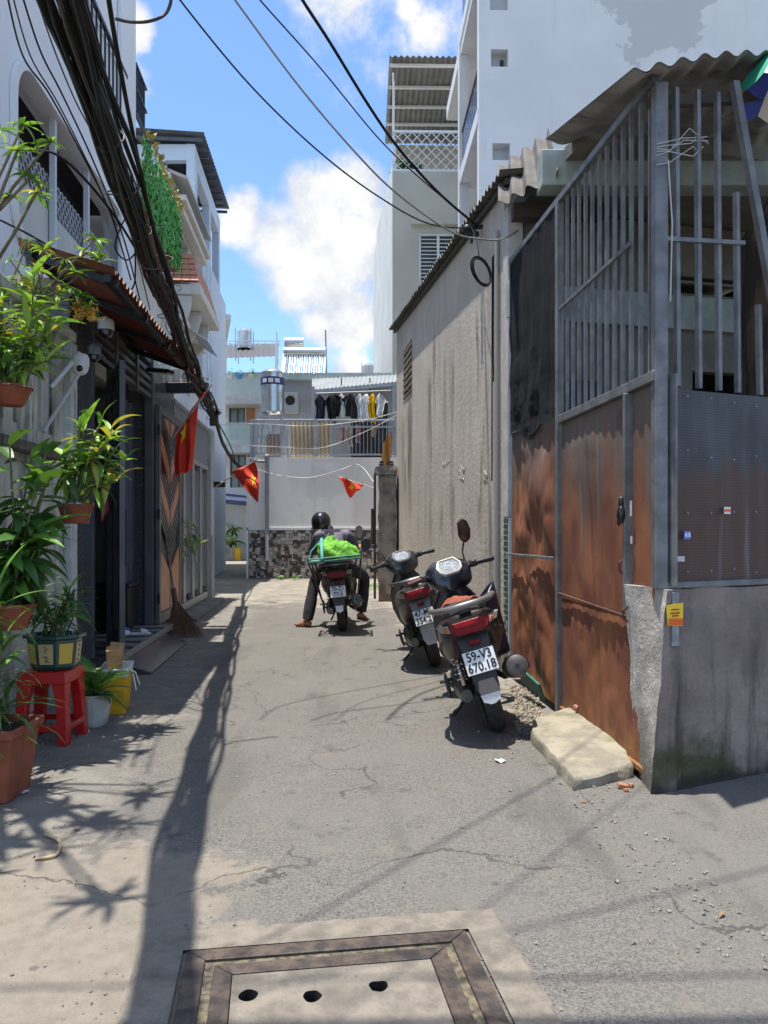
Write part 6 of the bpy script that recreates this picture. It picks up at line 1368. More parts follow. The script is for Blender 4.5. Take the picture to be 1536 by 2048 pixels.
def wheel(t, y, r, w, steer=None, rear=True):
    T = steer or (lambda p: p)
    prof = []
    for k in range(15):
        a = math.pi * (k / 14) - math.pi / 2; prof.append((r - w * .55 + w * .55 * math.cos(a), w * math.sin(a)))
    mb = MB(); n = 40; rings = []
    for j in range(n + 1):
        a = 2 * math.pi * j / n; rings.append([T(V(x_, y + rr_ * math.cos(a), r + rr_ * math.sin(a))) for rr_, x_ in prof] )
    mb.loft(rings, cap=False, closed=False)
    wh = mb.build('wheel', m_tyre, t, smooth=50, local=True)
    gr_ = MB()      # tread grooves as raised blocks
    for j in range(36):
        a = 2 * math.pi * j / 36
        for sgn in (-1, 1):
            c0 = V(sgn * w * .34, y + (r - .006) * math.cos(a), r + (r - .006) * math.sin(a)); M_ = Matrix.Rotation(a, 3, 'X') @ Matrix.Rotation(sgn * .5, 3, 'Y')
            q_ = MB().box((0, 0, 0), (w * .42, .016, .012), Matrix.Rotation(a - math.pi / 2, 3, 'X') @ Matrix.Rotation(sgn * .5, 3, 'Z') @ Matrix.Rotation(sgn * .35, 3, 'Y'))
            gr_.add([T(v + c0) for v in q_.v], q_.f)
    gr_.build('tread', m_tyre, wh, local=True, kind='stuff')
    mb = MB(); rings = []
    rp_ = [(r - w * 1.05, -w * .5), (r - w * .85, -w * .55), (r - w * 1.15, 0), (r - w * .85, w * .55), (r - w * 1.05, w * .5)]
    for j in range(n + 1):
        a = 2 * math.pi * j / n; rings.append([T(V(x_, y + rr_ * math.cos(a), r + rr_ * math.sin(a))) for rr_, x_ in rp_])
    mb.loft(rings, cap=False, closed=False)
    for j in range(5):
        a = 2 * math.pi * j / 5 + .3
        q_ = MB().bar(V(0, y, r) + V(0, math.cos(a), math.sin(a)) * .03, V(0, y, r) + V(0, math.cos(a), math.sin(a)) * (r - w * 1.0), .03, .035); mb.add([T(v) for v in q_.v], q_.f)
    q_ = MB().tube([V(-.07, y, r), V(.07, y, r)], .035, 14); mb.add([T(v) for v in q_.v], q_.f)
    mb.build('rim', m_rimd, wh, local=True, smooth=40)
    return wh
def flatring(pts, d):      # thin shell from outline
    mb = MB(); mb.prism(pts, d); return mb
def scooter(name, label, loc, lean, yaw, steer, c_body, c_front, plate, style, group='scooters in the lane'):
    t = bpy.data.objects.new(name, None); COL.objects.link(t); t.location = loc; t.empty_display_size = .1
    t.rotation_mode = 'XYZ'; OFF[t.name] = V(0, 0, 0)
    t.matrix_world = Matrix.Translation(loc) @ Matrix.Rotation(R(yaw), 4, 'Z') @ Matrix.Rotation(R(-lean), 4, 'Y')
    tag(t, label, 'scooter', group)
    mbod = mat('paint_' + label[:12].replace(' ', '_'), c_body, tuple(x * 1.3 for x in c_body), scale=6, rough=.3, metal=.0, spec=.18)
    mfr = mat('front_' + label[:12].replace(' ', '_'), c_front, rough=.25, metal=.15, coat=.7)
    ST = Matrix.Rotation(R(steer), 4, 'Z'); piv = V(0, 1.02, 0)
    tilt = Matrix.Rotation(R(26), 4, 'X')
    def S(p): return (ST @ (Vector(p) - piv)) + piv
    def B(mb, nm, m, par=None, sm=45, bv=0): return mb.build(nm, m, par or t, smooth=sm, bevel=bv, local=True)
    def Sm(mb): mb.v = [S(v) for v in mb.v]; return mb
    wheel(t, 0, .275, .052); wheel(t, 1.25, .275, .045, S, False)
    # tail body
    tail = B(body([(-.395, .735, .10, .045), (-.37, .735, .15, .07), (-.30, .715, .178, .088), (-.16, .67, .192, .125), (.06, .61, .198, .17), (.30, .56, .19, .20), (.48, .51, .17, .19), (.60, .45, .14, .15), (.66, .42, .11, .09)], e=2.9), 'tail_body', mbod)
    for sx_ in (-1, 1):      # side trim line
        mb = MB(); mb.tube([V(sx_ * .14, -.36, .69), V(sx_ * .187, -.2, .645), V(sx_ * .204, .05, .58), V(sx_ * .198, .3, .50), V(sx_ * .17, .5, .43)], .012, 6); B(mb, 'side_trim', m_blk)
    B(body([(-.33, .80, .09, .02), (-.24, .81, .125, .038), (-.05, .805, .14, .045), (.12, .79, .145, .045), (.22, .775, .145, .04), (.42, .77, .135, .04), (.58, .755, .10, .035), (.66, .73, .06, .03)], e=2.6), 'seat', m_seat)
    # grab rail
    mg = m_alu if style != 1 else mat('grab_grey', (.16, .15, .14), rough=.4, metal=.3)
    mb = MB(); mb.tube([V(-.15, .12, .80), V(-.19, -.05, .835), V(-.195, -.22, .85), V(-.155, -.36, .852), V(-.07, -.43, .852), V(.07, -.43, .852), V(.155, -.36, .852), V(.195, -.22, .85), V(.19, -.05, .835), V(.15, .12, .80)], [.012, .016, .018, .019, .02, .02, .019, .018, .016, .012], 8)
    gr_ = B(mb, 'grab_rail', mg)
    mb = MB(); mb.box((0, -.33, .825), (.07, .13, .03)); mb.box((-.11, -.27, .82), (.04, .08, .03)); mb.box((.11, -.27, .82), (.04, .08, .03)); B(mb, 'rail_mount', m_blk, gr_)
    # tail light
    def wedge(pts, d, nm, m, par=None): mb = MB(); mb.prism(pts, d); return B(mb, nm, m, par, 30, .004)
    tl = wedge([V(-.118, -.40, .765), V(.118, -.40, .765), V(.11, -.418, .71), V(.06, -.425, .69), V(-.06, -.425, .69), V(-.11, -.418, .71)], V(0, .05, .0), 'tail_light', m_redl)
    for sx_ in (-1, 1):
        o = [V(sx_ * .125, -.392, .762), V(sx_ * .192, -.325, .765), V(sx_ * .17, -.345, .722), V(sx_ * .118, -.402, .715)]
        ind = wedge(o, V(-sx_ * .02, .05, 0), 'indicator', m_clr); o2 = [V(sx_ * .132, -.394, .752), V(sx_ * .158, -.37, .748), V(sx_ * .15, -.378, .728), V(sx_ * .125, -.402, .728)]
        wedge(o2, V(-sx_ * .012, .02, 0), 'orange_lens', m_orl, ind)
    # plate bracket, plate and mudguard
    mb = MB(); mb.loft([[V(-.10, -.33, .70), V(.10, -.33, .70), V(.10, -.28, .68), V(-.10, -.28, .68)], [V(-.085, -.40, .62), V(.085, -.40, .62), V(.085, -.35, .60), V(-.085, -.35, .60)], [V(-.075, -.42, .50), V(.075, -.42, .50), V(.075, -.37, .48), V(-.075, -.37, .48)], [V(-.065, -.435, .36), V(.065, -.435, .36), V(.065, -.40, .35), V(-.065, -.40, .35)], [V(-.045, -.44, .29), V(.045, -.44, .29), V(.045, -.42, .28), V(-.045, -.42, .28)]]); fen = B(mb, 'rear_mudguard', m_blk if style == 1 else mat('guard_grey%d' % style, (.16, .16, .16) if style == 2 else (.03, .03, .03), rough=.5))
    mb = MB(); mb.box((0, -.417, .635), (.07, .012, .024)); B(mb, 'red_reflector', m_redl, fen, bv=.003)
    if style == 1:
        mb = MB(); mb.loft([[V(-.046, -.432, .415), V(.046, -.432, .415)], [V(-.058, -.442, .36), V(.058, -.442, .36)], [V(-.05, -.449, .318), V(.05, -.449, .318)]], cap=False, closed=False); B(mb, 'mudguard_panel', mat('dusty_brown', (.22, .17, .15), rough=.5), fen)
        mb = MB(); mb.prism([V(-.058, -.448, .335), V(.058, -.448, .335), V(.05, -.452, .295), V(.012, -.454, .275), V(-.012, -.454, .275), V(-.05, -.452, .295)], (0, -.004, 0)); rf_ = B(mb, 'reflector', mat('reflector_silver', (.62, .64, .66), (.5, .52, .54), scale=60, rough=.25), fen)
    elif style == 2:
        mb = MB(); mb.prism([V(-.06, -.432, .46), V(.06, -.432, .46), V(.065, -.446, .33), V(.04, -.452, .28), V(-.04, -.452, .28), V(-.065, -.446, .33)], (0, -.005, 0)); B(mb, 'mudguard_panel', mat('guard_silver', (.34, .34, .34), (.28, .28, .28), scale=9, rough=.4), fen)
    else:
        mb = MB(); mb.prism([V(-.045, -.445, .36), V(-.008, -.445, .36), V(0, -.447, .345), V(.008, -.445, .36), V(.045, -.445, .36), V(.042, -.455, .295), V(.0, -.458, .275), V(-.042, -.455, .295)], (0, -.004, 0)); B(mb, 'white_flap', m_platew, fen)
    PM = Matrix.Translation(V(0, -.437, .525)) @ Matrix.Rotation(R(90 - 14), 4, 'X')
    def PL(x, y, z=0): return PM @ V(x, y, z)
    def rbox(nm, x0, x1, y0, y1, z0, z1, m, par): mb = MB(); mb.hexa([PL(x0, y0, z0), PL(x1, y0, z0), PL(x1, y1, z0), PL(x0, y1, z0), PL(x0, y0, z1), PL(x1, y0, z1), PL(x1, y1, z1), PL(x0, y1, z1)]); return B(mb, nm, m, par, None)
    pl_ = rbox('licence_plate', -.095, .095, -.07, .07, 0, .003, m_platew, t)
    for (x0, x1, y0, y1) in ((-.095, .095, .066, .07), (-.095, .095, -.07, -.066), (-.095, -.091, -.0655, .0655), (.091, .095, -.0655, .0655)): rbox('plate_border', x0, x1, y0, y1, .0031, .0042, m_platek, pl_)
    for row, yy in zip(plate, (.032, -.032)):
        o = text_mesh('plate_text', row, .07, m_platek, pl_, (0, 0, 0), (0, 0, 0)); o.matrix_local = PM @ Matrix.Translation(V(0, yy, .0045)) @ Matrix.Diagonal((.88, 1.05, 1, 1))
    # engine, swing arm, shocks, exhaust
    B(body([(-.06, .27, .035, .04), (.03, .275, .055, .06), (.25, .28, .07, .085), (.45, .29, .07, .08), (.55, .31, .05, .05)], e=2.4, xc=-.13), 'engine_case', m_alu)
    mb = MB(); mb.lathe([(.02, 0), (.085, .005), (.085, .02), (.03, .03)], (-.215, .32, .29), 20, Matrix.Rotation(R(-90), 3, 'Y')); B(mb, 'crank_cover', m_blk)
    mb = MB(); mb.tube([V(-.125, -.03, .33), V(-.12, .03, .60)], .014, 8); mb.tube([V(-.125 + .032 * math.cos(a), -.03 + .06 * (a / 44) + .005 * math.sin(a), .36 + .22 * a / 44 + .0) + V(0, .03 * math.sin(a), 0) for a in [i * .5 for i in range(88)]], .006, 5); B(mb, 'shock_absorber', m_chr if style == 1 else m_blk)
    mb = MB(); mb.tube([V(.10, .55, .25), V(.16, .40, .22), V(.185, .25, .26), V(.195, .10, .32)], .02, 8); ex = B(mb, 'exhaust', m_rimd)
    mb = MB(); mb.tube([V(.195, .14, .31), V(.20, .08, .33), V(.205, -.20, .39), V(.207, -.25, .40), V(.207, -.262, .402)], [.045, .068, .072, .066, .04], 18); B(mb, 'muffler', mat('muffler_dark', (.10, .095, .09), (.16, .15, .14), scale=14, rough=.45, metal=.6), ex)
    mb = MB(); mb.tube([V(.207, -.255, .40), V(.207, -.27, .403)], .014, 10); B(mb, 'outlet', m_platek, ex)
    mb = MB()
    def hsf(u, v):
        a = R(-20 + 150 * u); yy = .10 - .33 * v; zz = .325 + .065 * v; rr2 = .078 + .004 * math.sin(v * 3.1); return V(.203 + rr2 * math.cos(a), yy, zz + rr2 * math.sin(a))
    mb.grid(hsf, 10, 6); B(mb, 'heat_shield', m_alu if style != 3 else m_blk, ex)
    mb = MB(); mb.tube([V(-.10, .42, .20), V(-.20, .36, .05 + .06), V(-.27, .33, .075)] if style != 3 else [V(-.10, .42, .2), V(-.13, .25, .15), V(-.14, .12, .14)], .011, 8); B(mb, 'side_stand', m_blk)
    for sx_ in (-1, 1):
        mb = MB(); mb.box((sx_ * .22, .28, .33), (.11, .035, .02)); B(mb, 'foot_peg', m_blk, bv=.005)
    # floor board, leg shield, front
    B(body([(.55, .34, .12, .07), (.66, .30, .135, .06), (.85, .29, .135, .055), (1.0, .31, .12, .06)], e=4), 'floor_board', m_blk)
    mb = MB(); rings = []
    for z, y, hw, dp in ((.27, .98, .13, .05), (.36, .985, .185, .055), (.50, .985, .215, .06), (.64, .96, .205, .065), (.76, .94, .16, .07), (.86, .925, .10, .07), (.92, .92, .07, .06)):
        rings.append([V(hw * math.copysign(abs(math.cos(a)) ** .7, math.cos(a)), y + (dp * math.sin(a) if math.sin(a) > 0 else dp * .35 * math.sin(a)) + .55 * dp * (1 - abs(math.cos(a))) * (1 if math.sin(a) > 0 else -.3), z) for a in [2 * math.pi * k / 24 for k in range(24)]])
    mb.loft(rings); B(mb, 'leg_shield', mfr)
    mb = MB(); mb.box((0, .945, .62), (.20, .03, .20)); mb.box((0, .94, .44), (.24, .03, .13)); B(mb, 'glove_box', m_blk, bv=.012)
    mb = MB(); mb.loft([sup(.97, .56, .16, .10, e=2.3), sup(1.05, .58, .15, .12, e=2.3), sup(1.14, .60, .11, .10, e=2.3), sup(1.20, .60, .05, .05, e=2.3)]); B(mb, 'front_cowl', mfr)
    mb = MB(); rings = []
    for k in range(11):
        a = R(25 + 130 * k / 10); rings.append([S(V(x_, 1.25 + .315 * math.cos(a), .275 + .315 * math.sin(a) - abs(x_) * .35)) for x_ in (-.062, -.045, 0, .045, .062)])
    mb.loft(rings, cap=False, closed=False); B(mb, 'front_fender', mfr)
    for sx_ in (-1, 1):
        mb = MB(); mb.tube([S(V(sx_ * .065, 1.25, .275)), S(V(sx_ * .065, 1.13, .55))], .018, 8); B(mb, 'fork', m_alu)
    # handlebar assembly (steers)
    hz = .97
    mb = MB(); mb.loft([sup(.87, hz - .09, .09, .05, e=2.4), sup(.90, hz - .06, .15, .085, e=2.4), sup(.97, hz - .015, .185, .105, e=2.4), sup(1.06, hz - .0, .155, .10, e=2.4), sup(1.15, hz - .03, .08, .06, e=2.4)]); hd = B(Sm(mb), 'handlebar_cowl', mfr)
    # dash, tilted towards the rider
    DM = ST @ Matrix.Identity(4)
    def dpt(x, y, h_): return S(V(x * .78, .925 + .048 * y, hz + .035 + .057 * y) + V(0, -.76, .65) * h_)
    ou = [(-.115, -.55), (-.07, -.95), (.07, -.95), (.115, -.55), (.13, .1), (.085, .95), (-.085, .95), (-.13, .1)]
    mb = MB(); mb.loft([[dpt(x * 1.05, y * 1.05, -.02) for x, y in ou], [dpt(x, y, .022) for x, y in ou], [dpt(x * .82, y * .82 + .0, .028) for x, y in ou], [dpt(x * .78, y * .78, .018) for x, y in ou]]); ds = B(mb, 'dash_bezel', mat('bezel_white', (.50, .48, .44), rough=.4) if style == 1 else mat('bezel_grey', (.14, .14, .145), rough=.35), hd, 40)
    mb = MB(); mb.add([dpt(x * .79, y * .79, .021) for x, y in ou], [tuple(range(8))]); B(mb, 'dial', mat('dial_face', (.20, .23, .27), (.35, .38, .42), scale=30, rough=.08, coat=.8), ds if False else hd, None)
    for (x, y, r_) in ((0, .1, .035), (-.045, -.3, .012), (.045, -.3, .012)):
        mb = MB(); mb.tube([dpt(x + r_ * math.cos(a), y + r_ * 9 * math.sin(a) * .9, .0245) for a in [R(-30 + 240 * i / 12) for i in range(13)]], .0022, 4); B(mb, 'dial_ring', m_platew, hd)
    for sx_ in (-1, 1):
        mb = MB(); mb.tube([S(V(sx_ * .12, .985, hz)), S(V(sx_ * .20, .95, hz + .01)), S(V(sx_ * .225, .94, hz + .01))], .014, 8); hb_ = B(mb, 'handlebar', m_blk)
        mb = MB(); mb.tube([S(V(sx_ * .225, .94, hz + .01)), S(V(sx_ * .345, .895, hz + .005)), S(V(sx_ * .355, .89, hz + .005))], [.018, .017, .019], 10); B(mb, 'grip', mat('grip_brown', (.10, .045, .035), rough=.6) if (style == 1 and sx_ < 0) else m_seat, hb_)
        mb = MB(); mb.box(S(V(sx_ * .205, .95, hz + .01)), (.055, .06, .055), (0, 0, R(steer))); B(mb, 'switch_housing', m_blk, hb_, bv=.01)
        mb = MB(); mb.tube([S(V(sx_ * .19, 1.0, hz - .005)), S(V(sx_ * .27, .985, hz - .01)), S(V(sx_ * .36, .935, hz - .015))], [.007, .006, .007], 6); B(mb, 'brake_lever', m_alu if style == 1 else m_blk, hb_)
        if style == 1 and sx_ < 0: continue
        if style == 2 and sx_ > 0: continue
        base_ = V(sx_ * .16, .99, hz + .05); top_ = V(sx_ * (.215 if style == 1 else .29), 1.01, hz + (.19 if style != 3 else .15))
        mb = MB(); mb.tube([S(base_), S(base_ + V(sx_ * .005, .01, .06)), S(base_.lerp(top_, .7) + V(0, 0, .03)), S(top_)], .007, 6); mr = B(mb, 'mirror_stem', m_blk)
        c_ = top_ + V(sx_ * .015, .0, .07); out_ = [(-.055, -.02), (-.035, .075), (.01, .095), (.045, .07), (.055, .0), (.03, -.065), (-.01, -.085), (-.045, -.06)]
        if style == 2: out_ = [(x * 1.0, y * .72) for x, y in out_]
        def mp_(x, z, d): return S(c_ + V(x * 1.0, d + x * .15 * sx_, z))
        mb = MB(); mb.loft([[mp_(x, z, -.012) for x, z in out_], [mp_(x * 1.06, z * 1.06, 0) for x, z in out_], [mp_(x * .8, z * .8, .028) for x, z in out_], [mp_(x * .3, z * .3, .035) for x, z in out_]]); B(mb, 'mirror_shell', m_blk, mr)
        mb = MB(); mb.add([mp_(x * .92, z * .92, -.0135) for x, z in out_], [tuple(range(8))]); B(mb, 'mirror_glass', m_mirror if style != 2 else m_platek, mr, None)
    mb = MB(); mb.tube([S(V(.05, 1.08, hz - .03)), V(.06, 1.1, .8), V(.04, 1.05, .6)], .006, 5); mb.tube([S(V(-.05, 1.06, hz - .02)), V(-.08, 1.05, .8), V(-.04, 1.03, .62)], .006, 5); B(mb, 'control_cable', m_platek)
    return t
L1 = G(998, 1466); L2 = G(873, 1338); L3 = G(684, 1268)
s1_ = scooter('scooter', 'black scooter with white dash bezel parked beside the rusty gate', V(L1.x + .012, L1.y + .09, 0), 17.0, -2.0, 16, (.030, .022, .020), (.012, .014, .024), ('59-V3', '670.18'), 1)
s2_ = scooter('scooter', 'dark grey scooter with silver mudguard parked along the grey wall', V(L2.x + .01, L2.y + .18, 0), 16.5, 2.2, 12, (.060, .057, .053), (.02, .02, .022), ('47-M1', '354.21'), 2)
s3_ = scooter('scooter', 'black scooter with green load rack ridden down the lane', V(L3.x, L3.y + .28, 0), 5.5, 1.5, 3, (.018, .018, .02), (.02, .02, .022), ('70-Z1', '77-5'), 3)
# folded rag and rear luggage on the near scooter: sits behind the seat
rg = MB(); M1 = s1_.matrix_world
def ragf(u, v): return M1 @ V(-.16 + .30 * u, -.10 + .16 * v + .03 * math.sin(u * 7), .855 + .018 * math.sin(u * 9 + v * 5) + .03 * noise.noise(V(u * 4, v * 4, 2)) - .05 * abs(u - .5) ** 2 * 4)
rg.grid(ragf, 16, 10); ro = rg.build('rag', mat('rag_brown', (.30, .085, .045), (.22, .06, .035), scale=20, rough=.9), None, smooth=60, label='brown rag folded on the seat of the near black scooter', cat='rag'); ro.modifiers.new('thickness', 'SOLIDIFY').thickness = .012
cv = MB()
def cvf(u, v): return M1 @ V(.16 + .12 * math.sin(math.pi * u) + .03 * v, .70 + .30 * u, .30 + .52 * v - .10 * (1 - math.sin(math.pi * u)) * v)
cv.grid(cvf, 12, 12); co = cv.build('rain_cape', mat('navy_vinyl', (.012, .015, .03), rough=.25), None, smooth=60, label='navy vinyl cape hung over the leg shield of the near scooter', cat='cape'); co.modifiers.new('thickness', 'SOLIDIFY').thickness = .02
# ---- rack on the ridden scooter
M3 = s3_.matrix_world
m_rackg = mat('rack_green', (.03, .16, .12), (.05, .2, .16), scale=20, rough=.5); m_rackk = mat('rack_black', (.03, .03, .03), (.06, .055, .05), scale=20, rough=.5, metal=.4)
def rackbar(a, b, w, m, nm='rack_bar'): mb = MB(); mb.tube([V(*a), V(*b)], w, 8); mb.build(nm, m, s3_, smooth=50, local=True)
ZK = .90
for y in (-.50, -.36, -.22, -.08, .06): rackbar((-.31, y, ZK), (.31, y, ZK), .013 if y == -.50 else .008, m_rackg)
for x in (-.31, .31): rackbar((x, -.50, ZK), (x, .06, ZK), .012, m_rackg)
rackbar((-.31, -.50, ZK + .035), (.31, -.50, ZK + .035), .010, m_rackg)
for x in (-1, 1):
    rackbar((x * .31, -.48, ZK), (x * .22, -.10, .42), .011, m_rackk, 'rack_strut'); rackbar((x * .31, -.02, ZK), (x * .22, -.10, .42), .011, m_rackk, 'rack_strut'); rackbar((x * .22, -.10, .42), (x * .2, .1, .30), .011, m_rackk, 'rack_strut')
    rackbar((x * .31, -.49, ZK), (x * .31, -.49, ZK + .06), .010, m_rackk, 'rack_horn'); rackbar((x * .26, -.36, ZK), (x * .17, -.2, .62), .010, m_rackk, 'rack_strut')
# ---- green sack and strap
sk = MB()
def skf(u, v):
    a = 2 * math.pi * u; ph = v * math.pi / 2; n_ = noise.noise(V(math.cos(a) * 1.6, math.sin(a) * 1.6, v * 2.2)); f_ = abs(noise.noise(V(math.cos(a) * 4 + 3, math.sin(a) * 4, v * 4)))
    rr2 = math.cos(ph) ** .62; x = .245 * rr2 * math.cos(a) * (1 + .12 * n_ + .10 * f_) + .05 * (1 - v); y = -.24 + .25 * rr2 * math.sin(a) * (1 + .12 * n_ + .08 * f_)
    z = ZK + .012 + .205 * math.sin(ph) ** .8 * (1 + .22 * n_ + .22 * f_ - .22 * math.cos(a)) ; return M3 @ V(x + .015, y, z)
sk.grid(skf, 120, 44); tg = thing('cargo_sack', 'bright green cloth sack strapped on the scooter rack', 'sack', M3 @ V(0, -.2, ZK))
sk.build('sack', mat('sack_green', (.15, .45, .035), (.11, .36, .025), scale=5, rough=.75, bump=.5, bscale=26), tg, smooth=180)
mb = MB()
def stf(u, v): return M3 @ (V(-.16 + .035 * u, -.545 + .40 * v ** 1.4, ZK + .01 + .265 * math.sin(v * math.pi * .52)))
mb.grid(stf, 2, 16); o = mb.build('strap', mat('strap_teal', (.08, .33, .30), rough=.6), tg, smooth=60); o.modifiers.new('thickness', 'SOLIDIFY').thickness = .006
mb = MB(); mb.tube([M3 @ V(-.31, -.5, ZK), M3 @ V(-.27, -.44, ZK + .13), M3 @ V(-.16, -.3, ZK + .24)], .007, 5); mb.build('cord', mat('strap_teal', (.08, .33, .30)), tg)
# ---- rider
def skin_body(name, J, E, mats, pick, sub=2):
    me = bpy.data.meshes.new(name); me.from_pydata([p for p, r_ in J], E, []); o = bpy.data.objects.new(name, me); COL.objects.link(o)
    md = o.modifiers.new('skin', 'SKIN'); md.use_smooth_shade = True; md.branch_smoothing = .3
    sv = me.skin_vertices[0].data
    for i, (p, r_) in enumerate(J): sv[i].radius = r_ if isinstance(r_, tuple) else (r_, r_); sv[i].use_root = (i == 0)
    s_ = o.modifiers.new('sub', 'SUBSURF'); s_.levels = sub; s_.render_levels = sub
    bpy.context.view_layer.update()
    m2 = bpy.data.meshes.new_from_object(o.evaluated_get(bpy.context.evaluated_depsgraph_get())); bpy.data.objects.remove(o); m2.materials.clear()
    for m in mats: m2.materials.append(m)
    for pg in m2.polygons: pg.material_index = pick(pg.center); pg.use_smooth = True
    return m2
hip = M3 @ V(0, .12, .84)
ry = hip.y
m_skin = mat('skin_tan', (.33, .145, .075), (.28, .12, .06), scale=20, rough=.6); m_shirt = mat('shirt_plum', (.085, .07, .11), (.07, .058, .092), scale=8, rough=.9, bump=.2, bscale=40); m_collar = mat('hood_navy', (.012, .012, .024), rough=.9); m_yoke = mat('yoke_mauve', (.19, .165, .22), (.165, .14, .195), scale=8, rough=.9); m_pant = mat('trouser_black', (.013, .013, .02), (.02, .02, .028), scale=9, rough=.9)
chest = V(hip.x - .055, ry + .20, 1.13); neck = V(hip.x - .085, ry + .25, 1.25); head = P(642, 1046, ry + .33)
shL, shR = V(chest.x - .20, ry + .20, 1.20), V(chest.x + .20, ry + .20, 1.19)
elL, elR = V(chest.x - .30, ry + .42, .95), V(chest.x + .29, ry + .40, .95)
haL, haR = M3 @ V(-.30, .90, .985), M3 @ V(.30, .90, .985)
knL, knR = V(hip.x - .31, ry + .42, .62), V(hip.x + .34, ry + .42, .64)
anL = G(606, 1254) + V(.06, -.02, .09); anR = V(P(722, 0, 10.1).x, 10.1, .17)
J = [(hip, (.155, .125)), (hip.lerp(chest, .45), (.15, .115)), (chest - V(0, .02, .04), (.165, .115)), (neck, .058), (neck.lerp(head, .5), .055), (head, .08),
     (shL, .078), (elL, .053), (haL.lerp(elL, .25), .037), (shR, .078), (elR, .053), (haR.lerp(elR, .25), .037),
     (hip + V(-.10, .04, -.02), .11), (knL, .078), (knL.lerp(anL, .5), .074), (anL + V(0, 0, .09), .06), (anL, .038), (hip + V(.10, .04, -.02), .11), (knR, .078), (knR.lerp(anR, .5), .074), (anR + V(0, 0, .09), .06), (anR, .038),
     (chest + V(-.10, .01, .06), .095), (chest + V(.10, .01, .06), .095)]
E = [(0, 1), (1, 2), (2, 3), (3, 4), (4, 5), (2, 22), (22, 6), (6, 7), (7, 8), (2, 23), (23, 9), (9, 10), (10, 11), (0, 12), (12, 13), (13, 14), (14, 15), (15, 16), (0, 17), (17, 18), (18, 19), (19, 20), (20, 21)]
def pickm(c):
    if c.z < .205 and (c - anL).length < .13 and c.z < anL.z + .055: return 0
    if (c - anR).length < .13 and c.z < anR.z + .055: return 0
    if (c - haL).length < .10 or (c - haR).length < .10: return 0
    if c.z < .80 and c.y > ry - .3 and (c.z < .76 or abs(c.x - hip.x) > .12): return 3
    if c.z < .83: return 3
    dx = abs(c.x - neck.x)
    if c.z > 1.175 + .55 * dx and dx < .15: return 2
    if c.z > 1.06 and dx < .21: return 4
    return 1
rm = skin_body('person_body', J, E, [m_skin, m_shirt, m_collar, m_pant, m_yoke], pickm)
rd = thing('person', 'rider in dark plum shirt and black trousers astride the laden scooter', 'person', V(hip.x, hip.y, 0))
o = bpy.data.objects.new('body', rm); COL.objects.link(o); o.parent = rd; o.location = -Vector(rd.location); OFF[o.name] = OFF[rd.name]
# trouser cuffs flare
for a_, kn in ((anL, knL), (anR, knR)):
    d_ = (kn - a_).normalized(); u_ = d_.orthogonal().normalized(); w_ = d_.cross(u_); mb = MB(); mb.loft([[a_ + d_ * h_ + (u_ * math.cos(t) + w_ * math.sin(t)) * r_ for t in [2 * math.pi * k / 16 for k in range(16)]] for h_, r_ in ((.012, .066), (.10, .074), (.22, .078), (.30, .074))], cap=False); mb.build('trouser_cuff', m_pant, rd, smooth=60)
# feet with toes in sandals
def foot(a_, yaw_, pitch, side):
    Mf = Matrix.Translation(a_) @ Matrix.Rotation(yaw_, 4, 'Z') @ Matrix.Rotation(pitch, 4, 'X')
    def T_(x, y, z): return Mf @ V(x, y, z)
    mb = MB(); mb.loft([[T_(x0 + hw * math.cos(t), y, zc + hh * math.sin(t)) for t in [2 * math.pi * k / 14 for k in range(14)]] for y, x0, hw, hh, zc in ((-.055, 0, .02, .02, -.045), (-.045, 0, .034, .034, -.04), (.0, 0, .038, .045, -.028), (.05, .0, .040, .036, -.04), (.10, 0, .045, .026, -.052), (.135, 0, .045, .018, -.06))])
    for k in range(5):
        x0 = (-.036 + .018 * k) * side; L_ = (.055, .05, .045, .038, .03)[k]; mb.tube([T_(x0, .12, -.06), T_(x0, .13 + L_ * .6, -.058), T_(x0, .13 + L_, -.066)], [.011 if k == 0 else .009, .011 if k == 0 else .008, .006], 7)
    mb.build('foot', m_skin, rd, smooth=60)
    sd_ = thing('sandal', 'brown strap sandal on the rider\'s ' + ('planted foot' if side > 0 else 'lifted foot'), 'sandal', Mf @ V(0, .05, -.08), 'sandals worn by the rider')
    o_ = []
    for k in range(20):
        t = 2 * math.pi * k / 20; o_.append(T_((.048 + .008 * math.sin(t)) * math.cos(t), .05 + .125 * math.sin(t), -.072))
    mb = MB(); mb.prism(o_, Mf.to_3x3() @ V(0, 0, -.018)); mb.build('sole', mat('sandal_sole', (.05, .028, .02), rough=.8), sd_, bevel=.003)
    for y0 in (.035, .09):
        mb = MB(); mb.grid(lambda u, v: T_(.052 * math.cos(math.pi * u), y0 + .022 * v - .0, -.07 + (.062 if y0 < .05 else .045) * math.sin(math.pi * u)), 10, 2); mb.build('strap', mat('sandal_strap', (.22, .075, .03), rough=.6), sd_, smooth=60)
foot(anL, R(62), 0, 1); foot(anR, R(-28), R(-14), -1)
